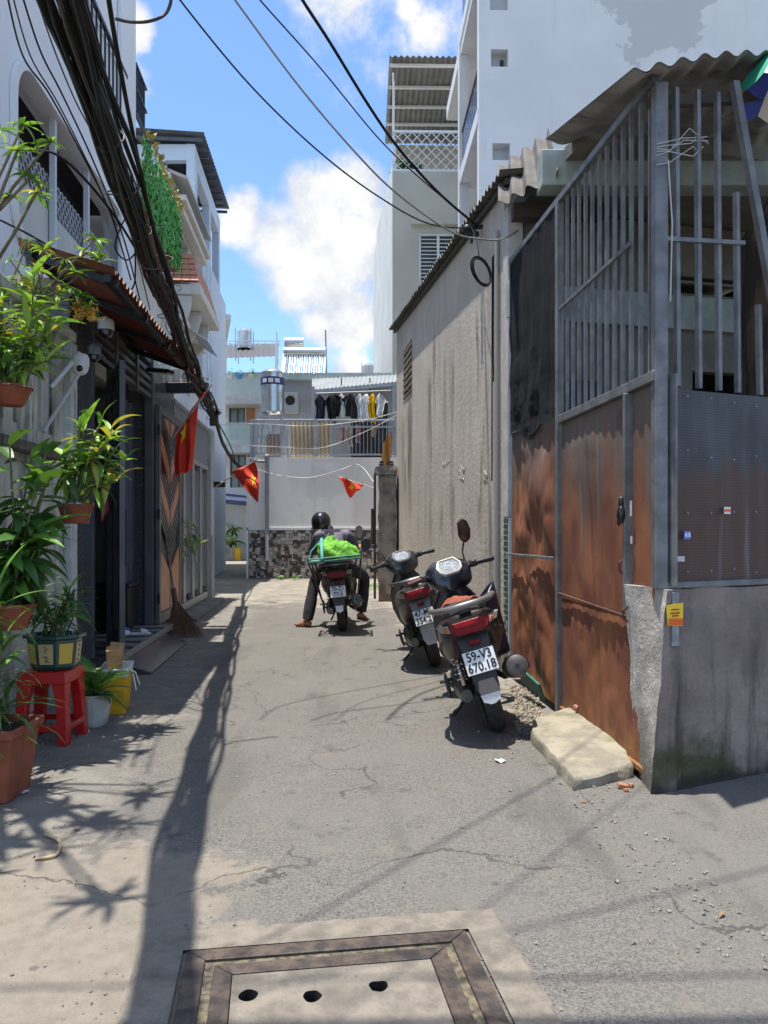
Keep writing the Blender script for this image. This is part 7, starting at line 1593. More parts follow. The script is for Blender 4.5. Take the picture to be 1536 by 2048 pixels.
# hands with fingers round the grips
for h_, el_, sd_ in ((haL, elL, -1), (haR, elR, 1)):
    d_ = (h_ - el_).normalized(); ax = (M3.to_3x3() @ V(1, 0, 0)).normalized(); up_ = V(0, 0, 1); mb = MB()
    mb.tube([h_.lerp(el_, .22), h_ - d_ * .05 + up_ * .018, h_ - d_ * .0 + up_ * .026], [.034, .034, .026], 10)
    for k in range(4):
        b_ = h_ + ax * (-.03 + .021 * k) + up_ * .024; f2 = b_ + d_ * .035 + up_ * .004; f3 = f2 + d_ * .012 - up_ * .03; f4 = f3 - d_ * .025 - up_ * .018; mb.tube([b_ - d_ * .02, b_, f2, f3, f4], [.010, .010, .0095, .009, .007], 7)
    b_ = h_ - ax * .04 * sd_ - d_ * .02; mb.tube([b_ + up_ * .015, b_ + d_ * .02 - up_ * .008 - ax * sd_ * .008, b_ + d_ * .04 - up_ * .022], [.012, .011, .008], 7)
    mb.build('hand', m_skin, rd, smooth=60)
# head with face, turned ahead
mb = MB(); hc = head + V(0, .01, -.02)
mb.ball(hc, (.078, .095, .11), 20, 14); mb.tube([hc + V(0, .09, .01), hc + V(0, .112, -.02), hc + V(0, .098, -.03)], [.01, .016, .012], 8)
for sx_ in (-1, 1): mb.ball(hc + V(sx_ * .078, -.005, -.015), (.012, .022, .034), 8, 6)
fc = mb.build('face', m_skin, rd, smooth=60)
for sx_ in (-1, 1):
    mb = MB(); mb.ball(hc + V(sx_ * .032, .083, .012), (.013, .010, .008), 8, 6); mb.build('eye', m_platek, fc, smooth=60)
mb = MB(); mb.tube([hc + V(-.025, .086, -.055), hc + V(0, .094, -.056), hc + V(.025, .086, -.055)], .006, 6); mb.build('mouth', mat('lips', (.28, .07, .05), rough=.5), fc, smooth=60)
hl = thing('helmet', 'glossy black round helmet worn by the rider', 'helmet', head - V(0, 0, .1)); mb = MB(); prof = []
rings = []
for k in range(15):
    ph = R(-38 + 128 * k / 14); rings.append([head + V(.126 * math.cos(ph) * math.cos(a), .142 * math.cos(ph) * math.sin(a), .020 + .132 * math.sin(ph) - (.05 if (ph < -.3 and math.sin(a) < 0) else 0) * (1 if math.sin(a) < -.2 else 0)) for a in [2 * math.pi * j / 32 for j in range(32)]])
mb.loft(rings); mb.build('shell', mat('helmet_black', (.014, .014, .015), rough=.18, coat=.4), hl, smooth=60)
mb = MB(); mb.tube([head + V(.125 * math.cos(a), .14 * math.sin(a), -.062 - (.03 if math.sin(a) < -.2 else 0)) for a in [2 * math.pi * j / 32 for j in range(33)]], .007, 6); mb.build('rim_trim', m_blk, hl, smooth=60)
mb = MB(); mb.grid(lambda u, v: head + V((-.12 + .24 * u) * (1 - .2 * v), .125 - .35 * (u - .5) ** 2 * .6 + .05 * v, .035 - .02 * v), 12, 3); mb.build('peak', m_blk, hl, smooth=60)
mb = MB(); mb.tube([head + V(-.118, .03, -.06), head + V(-.095, .05, -.12), head + V(0, .07, -.14), head + V(.095, .05, -.12), head + V(.118, .03, -.06)], .007, 5); mb.build('chin_strap', m_blk, hl)
# ---- scooters parked down the side alley
def far_scooter(q, yaw, c_, label):
    t = bpy.data.objects.new('scooter', None); COL.objects.link(t); OFF[t.name] = V(0, 0, 0); t.matrix_world = Matrix.Translation(q) @ Matrix.Rotation(R(yaw), 4, 'Z') @ Matrix.Rotation(R(-9), 4, 'Y'); tag(t, label, 'scooter', 'scooters parked in the side alley')
    m = mat('far_' + label[:5], c_, rough=.3, coat=.5)
    for src in s2_.children:
        if src.name.split('.')[0] in ('control_cable', 'dash_bezel', 'dial', 'licence_plate'): continue
        c = src.copy(); COL.objects.link(c); c.parent = t; OFF[c.name] = V(0, 0, 0)
        if src.name.split('.')[0] in ('tail_body', 'leg_shield', 'front_cowl', 'front_fender', 'handlebar_cowl'):
            c.data = src.data.copy(); c.data.materials.clear(); c.data.materials.append(m)
    return t
far_scooter(V(P(436, 0, 30).x - .45, 30.0, 0), 96, (.20, .012, .02), 'maroon scooter parked down the side alley'); far_scooter(V(P(444, 0, 31.5).x - .25, 31.5, 0), 100, (.03, .05, .22), 'blue scooter parked behind the maroon one')
# ================================================================== PLANTS
def leaf_mesh(name, m, w=.12, droop=.35, fold=.25, n=7, tip=1.6, base=.35, wave=0.0):
    """unit-length leaf along +x: tapered, folded along its midrib, bending down"""
    mb = MB(); rows = []
    for i in range(n + 1):
        t = i / n; ww = w * ((base + (1 - base) * min(1, t * 3)) * (1 - t ** tip) ** .8 if t < 1 else 0) + .002; a = droop * t
        x = (math.sin(a * 1.6) / (1.6 * droop) if droop > .01 else t); z = -(1 - math.cos(a * 1.6)) / (1.6 * droop) if droop > .01 else 0
        rows.append([V(x, -ww, z + fold * ww + wave * math.sin(t * 11)), V(x, -ww * .5, z + fold * ww * .4), V(x, 0, z), V(x, ww * .5, z + fold * ww * .4), V(x, ww, z + fold * ww + wave * math.sin(t * 11 + 2))])
    mb.loft(rows, cap=False, closed=False)
    return mb.mesh(name, m, smooth=70)
def leafmat(nm, a, b_):
    m = mat(nm, a, b_, scale=11, rough=.42)
    if 'tr' not in m:
        m['tr'] = 1; N = m.node_tree.nodes; L = m.node_tree.links; bs = N['Principled BSDF']; out = N['Material Output']
        t_ = N.new('ShaderNodeBsdfTranslucent'); mx = N.new('ShaderNodeMixShader'); mx.inputs[0].default_value = .28
        t_.inputs['Color'].default_value = (a[0] * 1.6 + .02, a[1] * 1.5, a[2] * .6, 1); L.new(bs.outputs[0], mx.inputs[1]); L.new(t_.outputs[0], mx.inputs[2]); L.new(mx.outputs[0], out.inputs['Surface'])
    return m
g_dark = leafmat('leaf_dark', (.045, .125, .03), (.075, .175, .04)); g_mid = leafmat('leaf_mid', (.10, .25, .045), (.15, .33, .055)); g_lite = leafmat('leaf_light', (.22, .42, .06), (.30, .50, .09))
LM = {'strap': [leaf_mesh('strap_leaf', g_dark, .045, .75), leaf_mesh('strap_leaf', g_mid, .05, .5), leaf_mesh('strap_leaf', g_dark, .04, 1.0)],
      'broad': [leaf_mesh('broad_leaf', g_mid, .15, .5), leaf_mesh('broad_leaf', g_dark, .17, .7), leaf_mesh('broad_leaf', g_lite, .13, .35)],
      'lance': [leaf_mesh('lance_leaf', g_mid, .13, .5), leaf_mesh('lance_leaf', g_lite, .14, .7), leaf_mesh('lance_leaf', g_lite, .11, .35), leaf_mesh('lance_leaf', g_dark, .13, .9), leaf_mesh('lance_leaf', leafmat('leaf_yellowing', (.36, .34, .06), (.30, .38, .07)), .12, .8)],
      'dark_broad': [leaf_mesh('glossy_leaf', g_dark, .17, .6), leaf_mesh('glossy_leaf', g_dark, .2, .85), leaf_mesh('glossy_leaf', g_mid, .15, .4)]}
for k_ in LM:
    for m_ in LM[k_]: m_.name = 'leaf'
def put_leaf(par, kind, p, yaw, pitch, L_, q, roll=None):
    o = inst('leaf', q.choice(LM[kind]), par, p, (q.uniform(-.5, .5) if roll is None else roll, -pitch, yaw), (L_, L_ * q.uniform(.85, 1.2), L_)); return o
m_stem = mat('stem_green', (.10, .14, .04), (.16, .15, .06), scale=20, rough=.6); m_wood = mat('branch_grey', (.20, .17, .13), (.12, .10, .075), scale=18, rough=.85, bump=.4, bscale=50)
m_terra = mat('terracotta', (.33, .085, .04)); m_soil = mat('soil', (.035, .025, .018), rough=.95)
def pot(par, c, r, h, m, n=24, rim=.012, taper=.72, nm='pot'):
    mb = MB(); mb.lathe([(r * taper * .9, 0), (r * taper, .005), (r * .97, h * .86), (r * 1.05, h * .86), (r * 1.05, h), (r * .95, h), (r * .9, h * .85), (.01, h * .84)], c, n); mb.build(nm, m, par, smooth=35)
    mb = MB(); mb.lathe([(.005, h * .86), (r * .9, h * .87)], c, n, cap=False); mb.build('soil', m_soil, par)
def canes(par, base, tops, kind, nleaf, L0, L1, seed, r=.008, spread=1.0, pitch=(-.2, 1.1), along=.6):
    q = random.Random(seed)
    for i, tp_ in enumerate(tops):
        b = base + V(q.uniform(-.05, .05), q.uniform(-.05, .05), 0); mid = b.lerp(tp_, .5) + V(q.uniform(-.03, .03), q.uniform(-.03, .03), .03)
        mb = MB(); pts = [b, mid, tp_]; mb.tube(pts, [r, r * .9, r * .6], 6); mb.build('stem', m_stem, par, smooth=60)
        for j in range(nleaf):
            t = 1 - along * (j / nleaf); p = (b.lerp(mid, t * 2) if t < .5 else mid.lerp(tp_, (t - .5) * 2)); yaw = j * 2.4 + q.uniform(-.4, .4)
            pt_ = pitch[1] + (pitch[0] - pitch[1]) * (j / nleaf) + q.uniform(-.25, .25)
            put_leaf(par, kind, p, yaw, pt_, q.uniform(L0, L1), q)
GP = 'plants along the left wall'
# orchid pot hung highest on the wall
c = P(22, 812, 4.45); t = thing('hanging_plant', 'orchid in terracotta bowl hung highest on the plant wall', 'hanging plant', c, GP)
pot(t, c, .115, .115, m_terra, taper=.6)
q = random.Random(1); canes(t, c + V(0, 0, .1), [c + V(q.uniform(-.22, .32), q.uniform(-.15, .15), q.uniform(.22, .74)) for _ in range(22)], 'lance', 11, .12, .22, 3, .007, along=.7)
mb = MB()
for a in (0, 2.1, 4.2): mb.tube([c + V(.12 * math.cos(a), .12 * math.sin(a), .11), c + V(0, .0, .62)], .0022, 4)
mb.tube([c + V(.122 * math.cos(a), .122 * math.sin(a), .105) for a in [2 * math.pi * i / 20 for i in range(21)]], .003, 4); mb.build('wire_hanger', m_chr, t)
# second hung pot beside the gate
c = P(151, 1047, 4.8); t = thing('hanging_plant', 'bright leafy orchid in small terracotta pot hung beside the white pier', 'hanging plant', c, GP)
pot(t, c, .105, .12, m_terra, taper=.72)
canes(t, c + V(0, 0, .12), [c + V(.26, -.05, .56), c + V(.31, .05, .42), c + V(.19, -.1, .46), c + V(.05, 0, .60), c + V(-.04, -.06, .42), c + V(.12, .08, .52), c + V(.28, -.06, .26), c + V(.17, 0, .66), c + V(.22, .02, .60), c + V(-.08, .02, .34), c + V(.08, -.08, .38)], 'lance', 12, .13, .22, 7, .008, pitch=(-.7, 1.0), along=.6)
canes(t, c + V(0, 0, .12), [c + V(.05, -.05, .60), c + V(-.06, -.04, .42), c + V(.24, .05, .48)], 'broad', 6, .12, .18, 9, .009)
mb = MB(); mb.tube([c + V(.108 * math.cos(a), .108 * math.sin(a), .122) for a in [2 * math.pi * i / 20 for i in range(21)]], .003, 4); mb.tube([c + V(-.10, 0, 0), c + V(.095, -.035, 0)], .003, 4); mb.tube([c + V(.105, -.025, .12), c + V(.09, -.025, 0)], .0025, 4); mb.tube([c + V(-.025, -.105, .12), c + V(-.025, -.09, 0)], .0025, 4); mb.tube([c + V(-.105, 0, .12), c + V(-.2, .3, .3)], .004, 4); mb.build('wire_hanger', m_chr, t)
# tall glossy plant in hung clay bowl
c = P(22, 1258, 4.25); t = thing('hanging_plant', 'tall dark glossy-leaved plant in clay bowl above the big pot', 'hanging plant', c, GP)
pot(t, c, .13, .14, m_terra, taper=.65)
q = random.Random(4); canes(t, c + V(0, 0, .12), [c + V(q.uniform(-.12, .22), q.uniform(-.12, .1), q.uniform(.30, 1.05)) for _ in range(16)], 'dark_broad', 10, .18, .32, 13, .008, pitch=(-.9, .8), along=.85)
mb = MB()
for a in (0.4, 2.5, 4.6): mb.tube([c + V(.13 * math.cos(a), .13 * math.sin(a), .13), c + V(.04, 0, .75)], .0022, 4)
mb.build('wire_hanger', m_chr, t)
# strap-leaved dracaena in big square terracotta pot on the ground
c = G(-12, 1592); t = thing('potted_plant', 'strap-leaved plant in big square terracotta pot on the ground', 'potted plant', c, GP)
mb = MB(); sq = lambda h_, z: [c + V(sx_ * h_, sy_ * h_, z) for sx_, sy_ in ((-1, -1), (1, -1), (1, 1), (-1, 1))]
mb.loft([sq(.115, 0), sq(.15, .30), sq(.165, .30), sq(.168, .345), sq(.152, .345), sq(.145, .30)]); mb.build('pot', mat('terracotta_dark', (.28, .075, .035), (.18, .05, .025), scale=7, rough=.75, bump=.1, bscale=30), t, bevel=.006)
mb = MB(); mb.add(sq(.146, .315), [(0, 1, 2, 3)]); mb.build('soil', m_soil, t)
q = random.Random(6)
for k in range(8):
    b = c + V(q.uniform(-.10, .04), q.uniform(-.08, .08), .3); tp_ = b + V(q.uniform(-.14, .03), q.uniform(-.05, .05), q.uniform(.15, .65)); mb = MB(); mb.tube([b, tp_], [.012, .009], 6); mb.build('stem', m_stem, t, smooth=60)
    for j in range(15): put_leaf(t, 'strap', tp_ - V(0, 0, .012 * j), j * 2.4 + k, 1.25 - .09 * j + q.uniform(-.2, .2), q.uniform(.22, .36), q)
# ceramic planter on the stool
sc_ = G(103, 1480); sc_ = V(P(103, 0, 4.62).x, 4.62, 0)
stl = thing('plastic_stool', 'red plastic stool carrying the yellow ceramic planter', 'stool', sc_)
m_red = mat('red_plastic', (.52, .012, .012), (.44, .01, .01), scale=5, rough=.35, coat=.2); SH = .425
mb = MB(); mb.loft([[sc_ + V(sx_ * h_, sy_ * h_, z) for sx_, sy_ in ((-1, -1), (1, -1), (1, 1), (-1, 1))] for h_, z in ((.150, SH - .07), (.142, SH - .01), (.132, SH), (.02, SH + .001))]); mb.build('seat', m_red, stl, bevel=.006)
for sx_ in (-1, 1):
    for sy_ in (-1, 1):
        mb = MB(); a0 = sc_ + V(sx_ * .120, sy_ * .120, SH - .03); a1 = sc_ + V(sx_ * .160, sy_ * .160, 0)
        def lg_(p, w): return [p + V(-w * (sx_ < 0) * 0 - (w if sx_ > 0 else 0), -(w if sy_ > 0 else 0), 0), p + V((w if sx_ < 0 else 0), -(w if sy_ > 0 else 0), 0), p + V((w if sx_ < 0 else 0), (w if sy_ < 0 else 0), 0), p + V(-(w if sx_ > 0 else 0), (w if sy_ < 0 else 0), 0)]
        mb.loft([lg_(a0 + V(sx_ * .018, sy_ * .018, 0), .095), lg_(a0.lerp(a1, .35) + V(sx_ * .012, sy_ * .012, 0), .062), lg_(a1, .058)]); mb.build('leg', m_red, stl, bevel=.005)
for dx, dy, ax in ((0, -.148, 0), (0, .148, 0), (-.148, 0, 1), (.148, 0, 1)):
    mb = MB(); mb.box(sc_ + V(dx, dy, .10), (.21, .016, .035) if ax == 0 else (.016, .21, .035)); mb.build('stretcher', m_red, stl, bevel=.003)
pl_c = sc_ + V(.02, 0, SH + .002); t = thing('potted_plant', 'spiky plant in yellow ceramic planter on the red stool', 'potted plant', pl_c, GP)
oc = lambda r_, z: [pl_c + V(r_ * math.cos(2 * math.pi * (k + .5) / 8), r_ * .85 * math.sin(2 * math.pi * (k + .5) / 8), z) for k in range(8)]
m_cer = mat('ceramic_cream', (.55, .42, .20), (.48, .36, .17), scale=12, rough=.3, coat=.3); m_cgr = mat('ceramic_green', (.012, .06, .05), rough=.25, coat=.4)
mb = MB(); mb.loft([oc(.125, 0), oc(.14, .02), oc(.158, .18)]); mb.build('pot', m_cgr, t, bevel=.003)
for k in range(8):      # cream panels with painted strokes
    a0, a1 = oc(.141, .03), oc(.157, .165); i, j = k, (k + 1) % 8; cn_ = lambda u, v: (a0[i].lerp(a0[j], u)).lerp(a1[i].lerp(a1[j], u), v)
    nm_ = ((a0[i] + a0[j]) / 2 - (pl_c + V(0, 0, .03))); nm_.z = 0; nm_.normalize()
    mb = MB(); mb.prism([cn_(.14, .06) + nm_ * .001, cn_(.86, .06) + nm_ * .001, cn_(.86, .94) + nm_ * .001, cn_(.14, .94) + nm_ * .001], nm_ * .004); pn = mb.build('panel', m_cer if k % 2 else mat('ceramic_yellow', (.60, .40, .06), rough=.3), t)
    if k % 2:
        mb = MB(); q = random.Random(k)
        for r_ in range(4):
            for _ in range(4):
                u, v = q.uniform(.38, .5), .18 + r_ * .2 + q.uniform(-.03, .06); a = cn_(u, v) + nm_ * .0065; b = cn_(u + q.uniform(-.02, .18), v + q.uniform(-.06, .06)) + nm_ * .0065; mb.tube([a, b], .0022, 4)
        mb.build('glyphs', mat('ink_brown', (.05, .03, .02), rough=.5), pn, kind='stuff')
mb = MB(); mb.loft([oc(.158, .18), oc(.182, .185), oc(.182, .205), oc(.155, .205), oc(.14, .185)]); mb.build('rim', m_cgr, t, bevel=.003)
q = random.Random(9); tops = [pl_c + V(q.uniform(-.16, .18), q.uniform(-.1, .1), q.uniform(.26, .50)) for _ in range(16)]
canes(t, pl_c + V(0, 0, .18), tops, 'strap', 10, .14, .24, 15, .006, pitch=(-.3, 1.1), along=.5)
# sago in white fluted pot
c = G(188, 1450); t = thing('potted_plant', 'small sago palm in white fluted pot beside the yellow box', 'potted plant', c, GP)
mb = MB(); rings = []
for z, r_ in ((0, .072), (.01, .08), (.06, .09), (.14, .105), (.185, .108), (.19, .113), (.205, .113), (.205, .1), (.18, .095)):
    rings.append([c + V(r_ * (1 + (.022 * math.cos(20 * a) if .02 < z < .18 else 0)) * math.cos(a), r_ * (1 + (.022 * math.cos(20 * a) if .02 < z < .18 else 0)) * math.sin(a), z) for a in [2 * math.pi * k / 80 for k in range(80)]])
mb.loft(rings); mb.build('pot', mat('white_ceramic', (.55, .53, .48), (.46, .44, .4), scale=9, rough=.45), t, smooth=40)
mb = MB(); mb.lathe([(.005, .185), (.1, .186)], c, 16, cap=False); mb.build('soil', m_soil, t)
q = random.Random(12); frm = []
for v_ in range(3):      # pinnate frond meshes shared by all fronds
    fb_ = MB(); n_ = 22
    for i in range(n_):
        s_ = i / n_; x = s_; z = .35 * s_ - .55 * s_ * s_; L_ = .26 * math.sin(math.pi * (.12 + .85 * s_)) * (1 + .1 * v_)
        for sd_ in (-1, 1):
            a = V(x, 0, z); b = V(x + .35 * L_, sd_ * L_, z + .10 * L_ - .04 * v_ * L_); w_ = V(.02, 0, 0); fb_.add([a - w_, a + w_, a.lerp(b, .6) + w_ * .8, b, a.lerp(b, .6) - w_ * .8], [(0, 1, 2, 3, 4)])
    fb_.tube([V(s_ / 8, 0, .35 * s_ / 8 - .55 * (s_ / 8) ** 2) for s_ in range(9)], .012, 5); frm.append(fb_.mesh('frond', g_dark if v_ else g_mid))
for k in range(15): inst('frond', frm[k % 3], t, c + V(0, 0, .19), (q.uniform(-.2, .2), -q.uniform(-.05, 1.1), k * 2.4), (q.uniform(.22, .33),) * 3)
for j in range(8): put_leaf(t, 'lance', c + V(.07, -.03, .19), -.6 + q.uniform(-1, 1), q.uniform(.1, .9), q.uniform(.08, .14), q)
# plumeria-like tree leaning over the lane
def rosette(par, p, n, L0, L1, q, kind='lance', up=.5):
    for j in range(n): put_leaf(par, kind, p, j * 2.4 + q.random(), up + q.uniform(-.7, .5), q.uniform(L0, L1), q)
c = LG.pt(sy(4.3), .35, 0); t = thing('frangipani_tree', 'frangipani with bare grey branches and leaf rosettes over the wall', 'tree', c)
br = [[c, c + V(.03, 0, 1.6), c + V(.0, 0, 2.6)]]
ends = [P(100, 285, 4.3), P(35, 300, 4.2), P(0, 260, 4.2), P(62, 355, 4.25), P(20, 392, 4.3), P(72, 385, 4.4), P(-60, 220, 4.0), P(-120, 330, 3.8), P(45, 250, 4.5)]
q = random.Random(18); fork = c + V(.05, 0, 2.35)
over = [V(-1.72 + q.uniform(-.5, .22), q.uniform(2.15, 3.95), q.uniform(3.75, 4.35)) for _ in range(15)]
mb = MB(); mb.tube([c, c + V(.02, .02, 1.2), fork], [.045, .04, .032], 8); mb.build('trunk', m_wood, t, smooth=60)
for e_ in ends:
    mb = MB(); md = fork.lerp(e_, .5) + V(q.uniform(-.1, .1), 0, q.uniform(-.1, .05)); mb.tube([fork, md, md.lerp(e_, .5) + V(q.uniform(-.04, .04), 0, .03), e_], [.018, .013, .010, .007], 7); mb.build('branch', m_wood, t, smooth=60); rosette(t, e_, 10, .08, .14, q, 'broad' if q.random() < .4 else 'lance', .3)
hub = fork + V(.25, -.5, 1.0); mb = MB(); mb.tube([fork, fork.lerp(hub, .5), hub], [.026, .022, .02], 7); mb.build('branch', m_wood, t, smooth=60)
for e_ in over:
    mb = MB(); mb.tube([hub, hub.lerp(e_, .5) + V(0, 0, .1), e_], [.016, .012, .008], 6); mb.build('branch', m_wood, t, smooth=60); rosette(t, e_, 9, .14, .26, q, 'strap' if q.random() < .5 else 'lance', .1)
# shrub with narrow leaves and orange flowers on the wall top
c = LG.pt(sy(5.2), -.02, 2.80); t = thing('flowering_shrub', 'thin shrub with narrow leaves and orange flowers on the wall top', 'shrub', c)
for e_ in (P(190, 480, 5.2), P(150, 545, 5.2), P(75, 540, 5.0), P(115, 590, 5.1), P(40, 570, 4.9), P(175, 505, 5.3), P(20, 520, 4.9), P(140, 575, 5.2), P(60, 610, 5.0), P(5, 600, 4.8), P(100, 640, 5.0), P(85, 500, 5.1), P(55, 480, 4.9), P(30, 640, 4.8), P(130, 520, 5.1), P(15, 560, 4.8), P(70, 575, 4.9), P(160, 590, 5.2), P(195, 520, 5.3)):
    mb = MB(); mb.tube([c + V(q.uniform(-.2, .1), 0, 0), c.lerp(e_, .5) + V(q.uniform(-.06, .06), 0, q.uniform(-.05, .08)), e_], [.009, .007, .004], 5); mb.build('branch', m_wood, t, smooth=60)
    rosette(t, e_, 10, .08, .16, q, 'lance' if q.random() < .7 else 'strap', .4)
m_fl = mat('flower_orange', (.72, .36, .05), (.8, .5, .12), scale=20, rough=.6)
pf_ = MB()
for k in range(5):
    a = 2 * math.pi * k / 5; d_ = V(math.cos(a), math.sin(a), .25); s_ = V(-math.sin(a), math.cos(a), 0); pf_.add([V(0, 0, 0), d_ * .018 + s_ * .009, d_ * .034, d_ * .018 - s_ * .009], [(0, 1, 2, 3)])
pfm = pf_.mesh('flower', m_fl)
for k in range(26):
    e_ = P(q.choice((190, 160, 140, 178)) + q.uniform(-14, 14), 622 + q.uniform(-14, 18), 5.25); inst('flower', pfm, t, e_, (q.uniform(-1.2, .2), q.uniform(-.6, .6), q.random() * 6), (1.1,) * 3)
for e_ in (P(150, 612, 5.25), P(180, 618, 5.25), P(165, 600, 5.25)):
    mb = MB(); mb.tube([c + V(-.1, 0, 0), e_], .004, 5); mb.build('branch', m_wood, t); rosette(t, e_, 6, .08, .13, q, 'lance', .2)
# trailing vine on the garage gate
c = LG.pt(sy(10.65), -.09, 1.72); t = thing('garage_vine', 'sparse light green vine trailing on the garage doors', 'vine', c)
vp = [P(357, 1010, 10.6), P(368, 1040, 10.7), P(380, 1055, 10.8), P(384, 1090, 10.9), P(392, 1075, 11.0), P(370, 1080, 10.7), P(362, 1105, 10.6), P(400, 1085, 11.0)]
mb = MB(); mb.tube([p + V(-.02, 0, 0) for p in vp[:4]], .006, 5); mb.tube([vp[3], vp[4], vp[7]], .005, 5); mb.build('stem', m_stem, t)
for p in vp:
    for j in range(11): put_leaf(t, 'lance', p + V(q.uniform(-.05, .05), q.uniform(-.05, .02), q.uniform(-.06, .06)), q.random() * 6, q.uniform(-.8, .8), q.uniform(.08, .17), q)
# potted palm down the side alley
c = P(463, 1112, 31.9); c.z = 0; t = thing('potted_plant', 'bushy palm in white pot against the far grey garage', 'potted plant', c)
pot(t, c, .28, .5, mat('white_ceramic', (.55, .53, .48)))
for k in range(40): put_leaf(t, 'lance', c + V(q.uniform(-.12, .12), q.uniform(-.12, .12), .5 + .9 * q.random()), q.random() * 6.28, q.uniform(-.1, 1.2), q.uniform(.45, .8), q)
mb = MB(); mb.tube([c + V(0, 0, .4), c + V(.02, 0, 1.5)], .03, 6); mb.build('stem', m_stem, t)
c = P(476, 1112, 31.5); c.z = 0; mb = MB(); mb.box(c + V(0, 0, .26), (.24, .24, .52)); mb.build('yellow_can', mat('yellow_box', (.68, .38, .015)), None, bevel=.02, label='small orange-yellow can beside the far palm', cat='can')
# ================================================================== THINGS ON THE LEFT PAVEMENT
# yellow bin with white rim and wood offcuts
yb = G(222, 1428); ya = R(-33)
bx_ = thing('yellow_bin', 'yellow bin with white lettered rim beside the fluted pot', 'bin', yb)
My = Matrix.Translation(V(yb.x + .0, yb.y + .10, 0)) @ Matrix.Rotation(R(12), 4, 'Z')
def yr(hx, hy, z): return [My @ V(sx_ * hx, sy_ * hy, z) for sx_, sy_ in ((-1, -1), (1, -1), (1, 1), (-1, 1))]
mb = MB(); mb.loft([yr(.075, .13, 0), yr(.092, .17, .265)]); mb.build('body', mat('yellow_box', (.68, .38, .015), (.62, .34, .012), scale=4, rough=.4), bx_, bevel=.006)
mb = MB(); mb.loft([yr(.096, .175, .262), yr(.099, .178, .315), yr(.091, .170, .315), yr(.088, .165, .27)]); mb.build('rim', mat('bin_white', (.66, .66, .62), rough=.45), bx_, bevel=.003)
txt = text_mesh('rim_text', 'KIEU DU', .034, mat('ink_dark', (.04, .035, .03), rough=.6), bx_, (0, 0, 0), (0, 0, 0)); txt.matrix_local = Matrix.Translation(-OFF[bx_.name]) @ My @ Matrix.Translation(V(0, -.1785, .288)) @ Matrix.Rotation(R(90), 4, 'X')
m_block = mat('wood_block', (.52, .30, .13), (.40, .21, .08), scale=5, rough=.7, stretch=(1, 1, 8))
mb = MB(); mb.box(My @ V(-.005, -.06, .37), (.095, .12, .15), (R(6), R(-5), R(18))); mb.build('wood_block', m_block, None, bevel=.004, label='pale wooden block sticking up from the yellow bin', cat='wood block')
mb = MB(); mb.box(My @ V(-.01, .07, .36), (.08, .10, .20), (R(-12), R(5), R(8))); mb.build('carton_offcut', mat('carton', (.42, .26, .13), rough=.8), None, bevel=.003, label='brown cardboard offcut behind the wooden block in the bin', cat='cardboard')
mb = MB(); mb.tube([My @ V(.09, -.1, .315), My @ V(.125, -.14, .29), My @ V(.14, -.16, .22), My @ V(.15, -.17, .17)], .005, 5); mb.tube([My @ V(.09, -.1, .315), My @ V(.14, -.11, .28), My @ V(.17, -.14, .2)], .004, 5); mb.build('rope_tail', mat('bin_white', (.66, .66, .62)), bx_)
# broom
bt = P(352, 1215, 8.9); q = random.Random(30); br0 = thing('broom', 'coconut-rib broom standing on its bristles beside the step', 'broom', G(365, 1276))
bb0 = G(365, 1274)
top_b = bb0 + V(-.10, .08, .40)
bs_ = MB()
for k in range(230):
    a = q.random() * 6.28; r_ = q.random() ** .5; e_ = bb0 + V(.24 * r_ * math.cos(a) + .03, .09 * r_ * math.sin(a), q.uniform(.0, .05)); s_ = top_b + V(.035 * r_ * math.cos(a), .02 * r_ * math.sin(a), 0); bs_.tube([s_, s_.lerp(e_, .5) + V(.01 * q.uniform(-1, 1), 0, -.01), e_], [.003, .0028, .0016], 3)
bs_.build('bristles', mat('broom_rib', (.19, .085, .045), (.11, .045, .028), scale=30, rough=.8), br0, kind='stuff')
mb = MB(); mb.tube([top_b + V(0, 0, -.04), top_b + V(-.04, .04, .16)], [.036, .030], 10); mb.build('binding', mat('broom_tie', (.12, .06, .04), rough=.8), br0, smooth=50)
mb = MB(); mb.tube([top_b + V(-.02, .02, .05), top_b + V(-.16, .16, .75)], .013, 8); mb.build('handle', m_wood, br0, smooth=50)
# cameras
m_camw = mat('camera_white', (.70, .71, .72), rough=.3); m_camk = mat('camera_black', (.015, .015, .018), rough=.2)
def dome_cam(p, r_, label, arm, m1=m_camw, m2=m_camk):
    t = thing('security_camera', label, 'camera', p, 'security cameras by the gate'); mb = MB(); mb.lathe([(.01, r_ * 1.5), (r_ * .8, r_ * 1.45), (r_, r_ * 1.1), (r_, .1 * r_)], p, 20); mb.build('housing', m1, t, smooth=40)
    mb = MB(); mb.ball(p, (r_ * .92, r_ * .92, r_ * .92), 18, 12); dm = mb.build('dome', m2, t, smooth=60); mb = MB(); mb.ball(p + V(.25 * r_, -.75 * r_, -.25 * r_), .36 * r_, 12, 8); mb.build('lens', m_camk if m2 is not m_camk else mat('lens_grey', (.2, .2, .22), rough=.1), dm, smooth=60)
    mb = MB(); mb.tube([p + V(0, 0, r_), p + V(0, 0, r_ * 1.6), Vector(arm)], r_ * .28, 8); mb.build('arm', m1, t, smooth=50)
dome_cam(P(212, 662, 6.3), .065, 'black and white dome camera under the awning edge', P(180, 640, 6.6))
dome_cam(P(188, 712, 6.25), .055, 'grey dome camera below the black and white one', P(200, 690, 6.6), mat('camera_grey', (.16, .165, .18), rough=.3))
dome_cam(P(160, 735, 5.9), .068, 'white ball camera on a wall arm over the white pier', LG.pt(sy(5.7), -.0, 2.3), m_camw, m_camw)
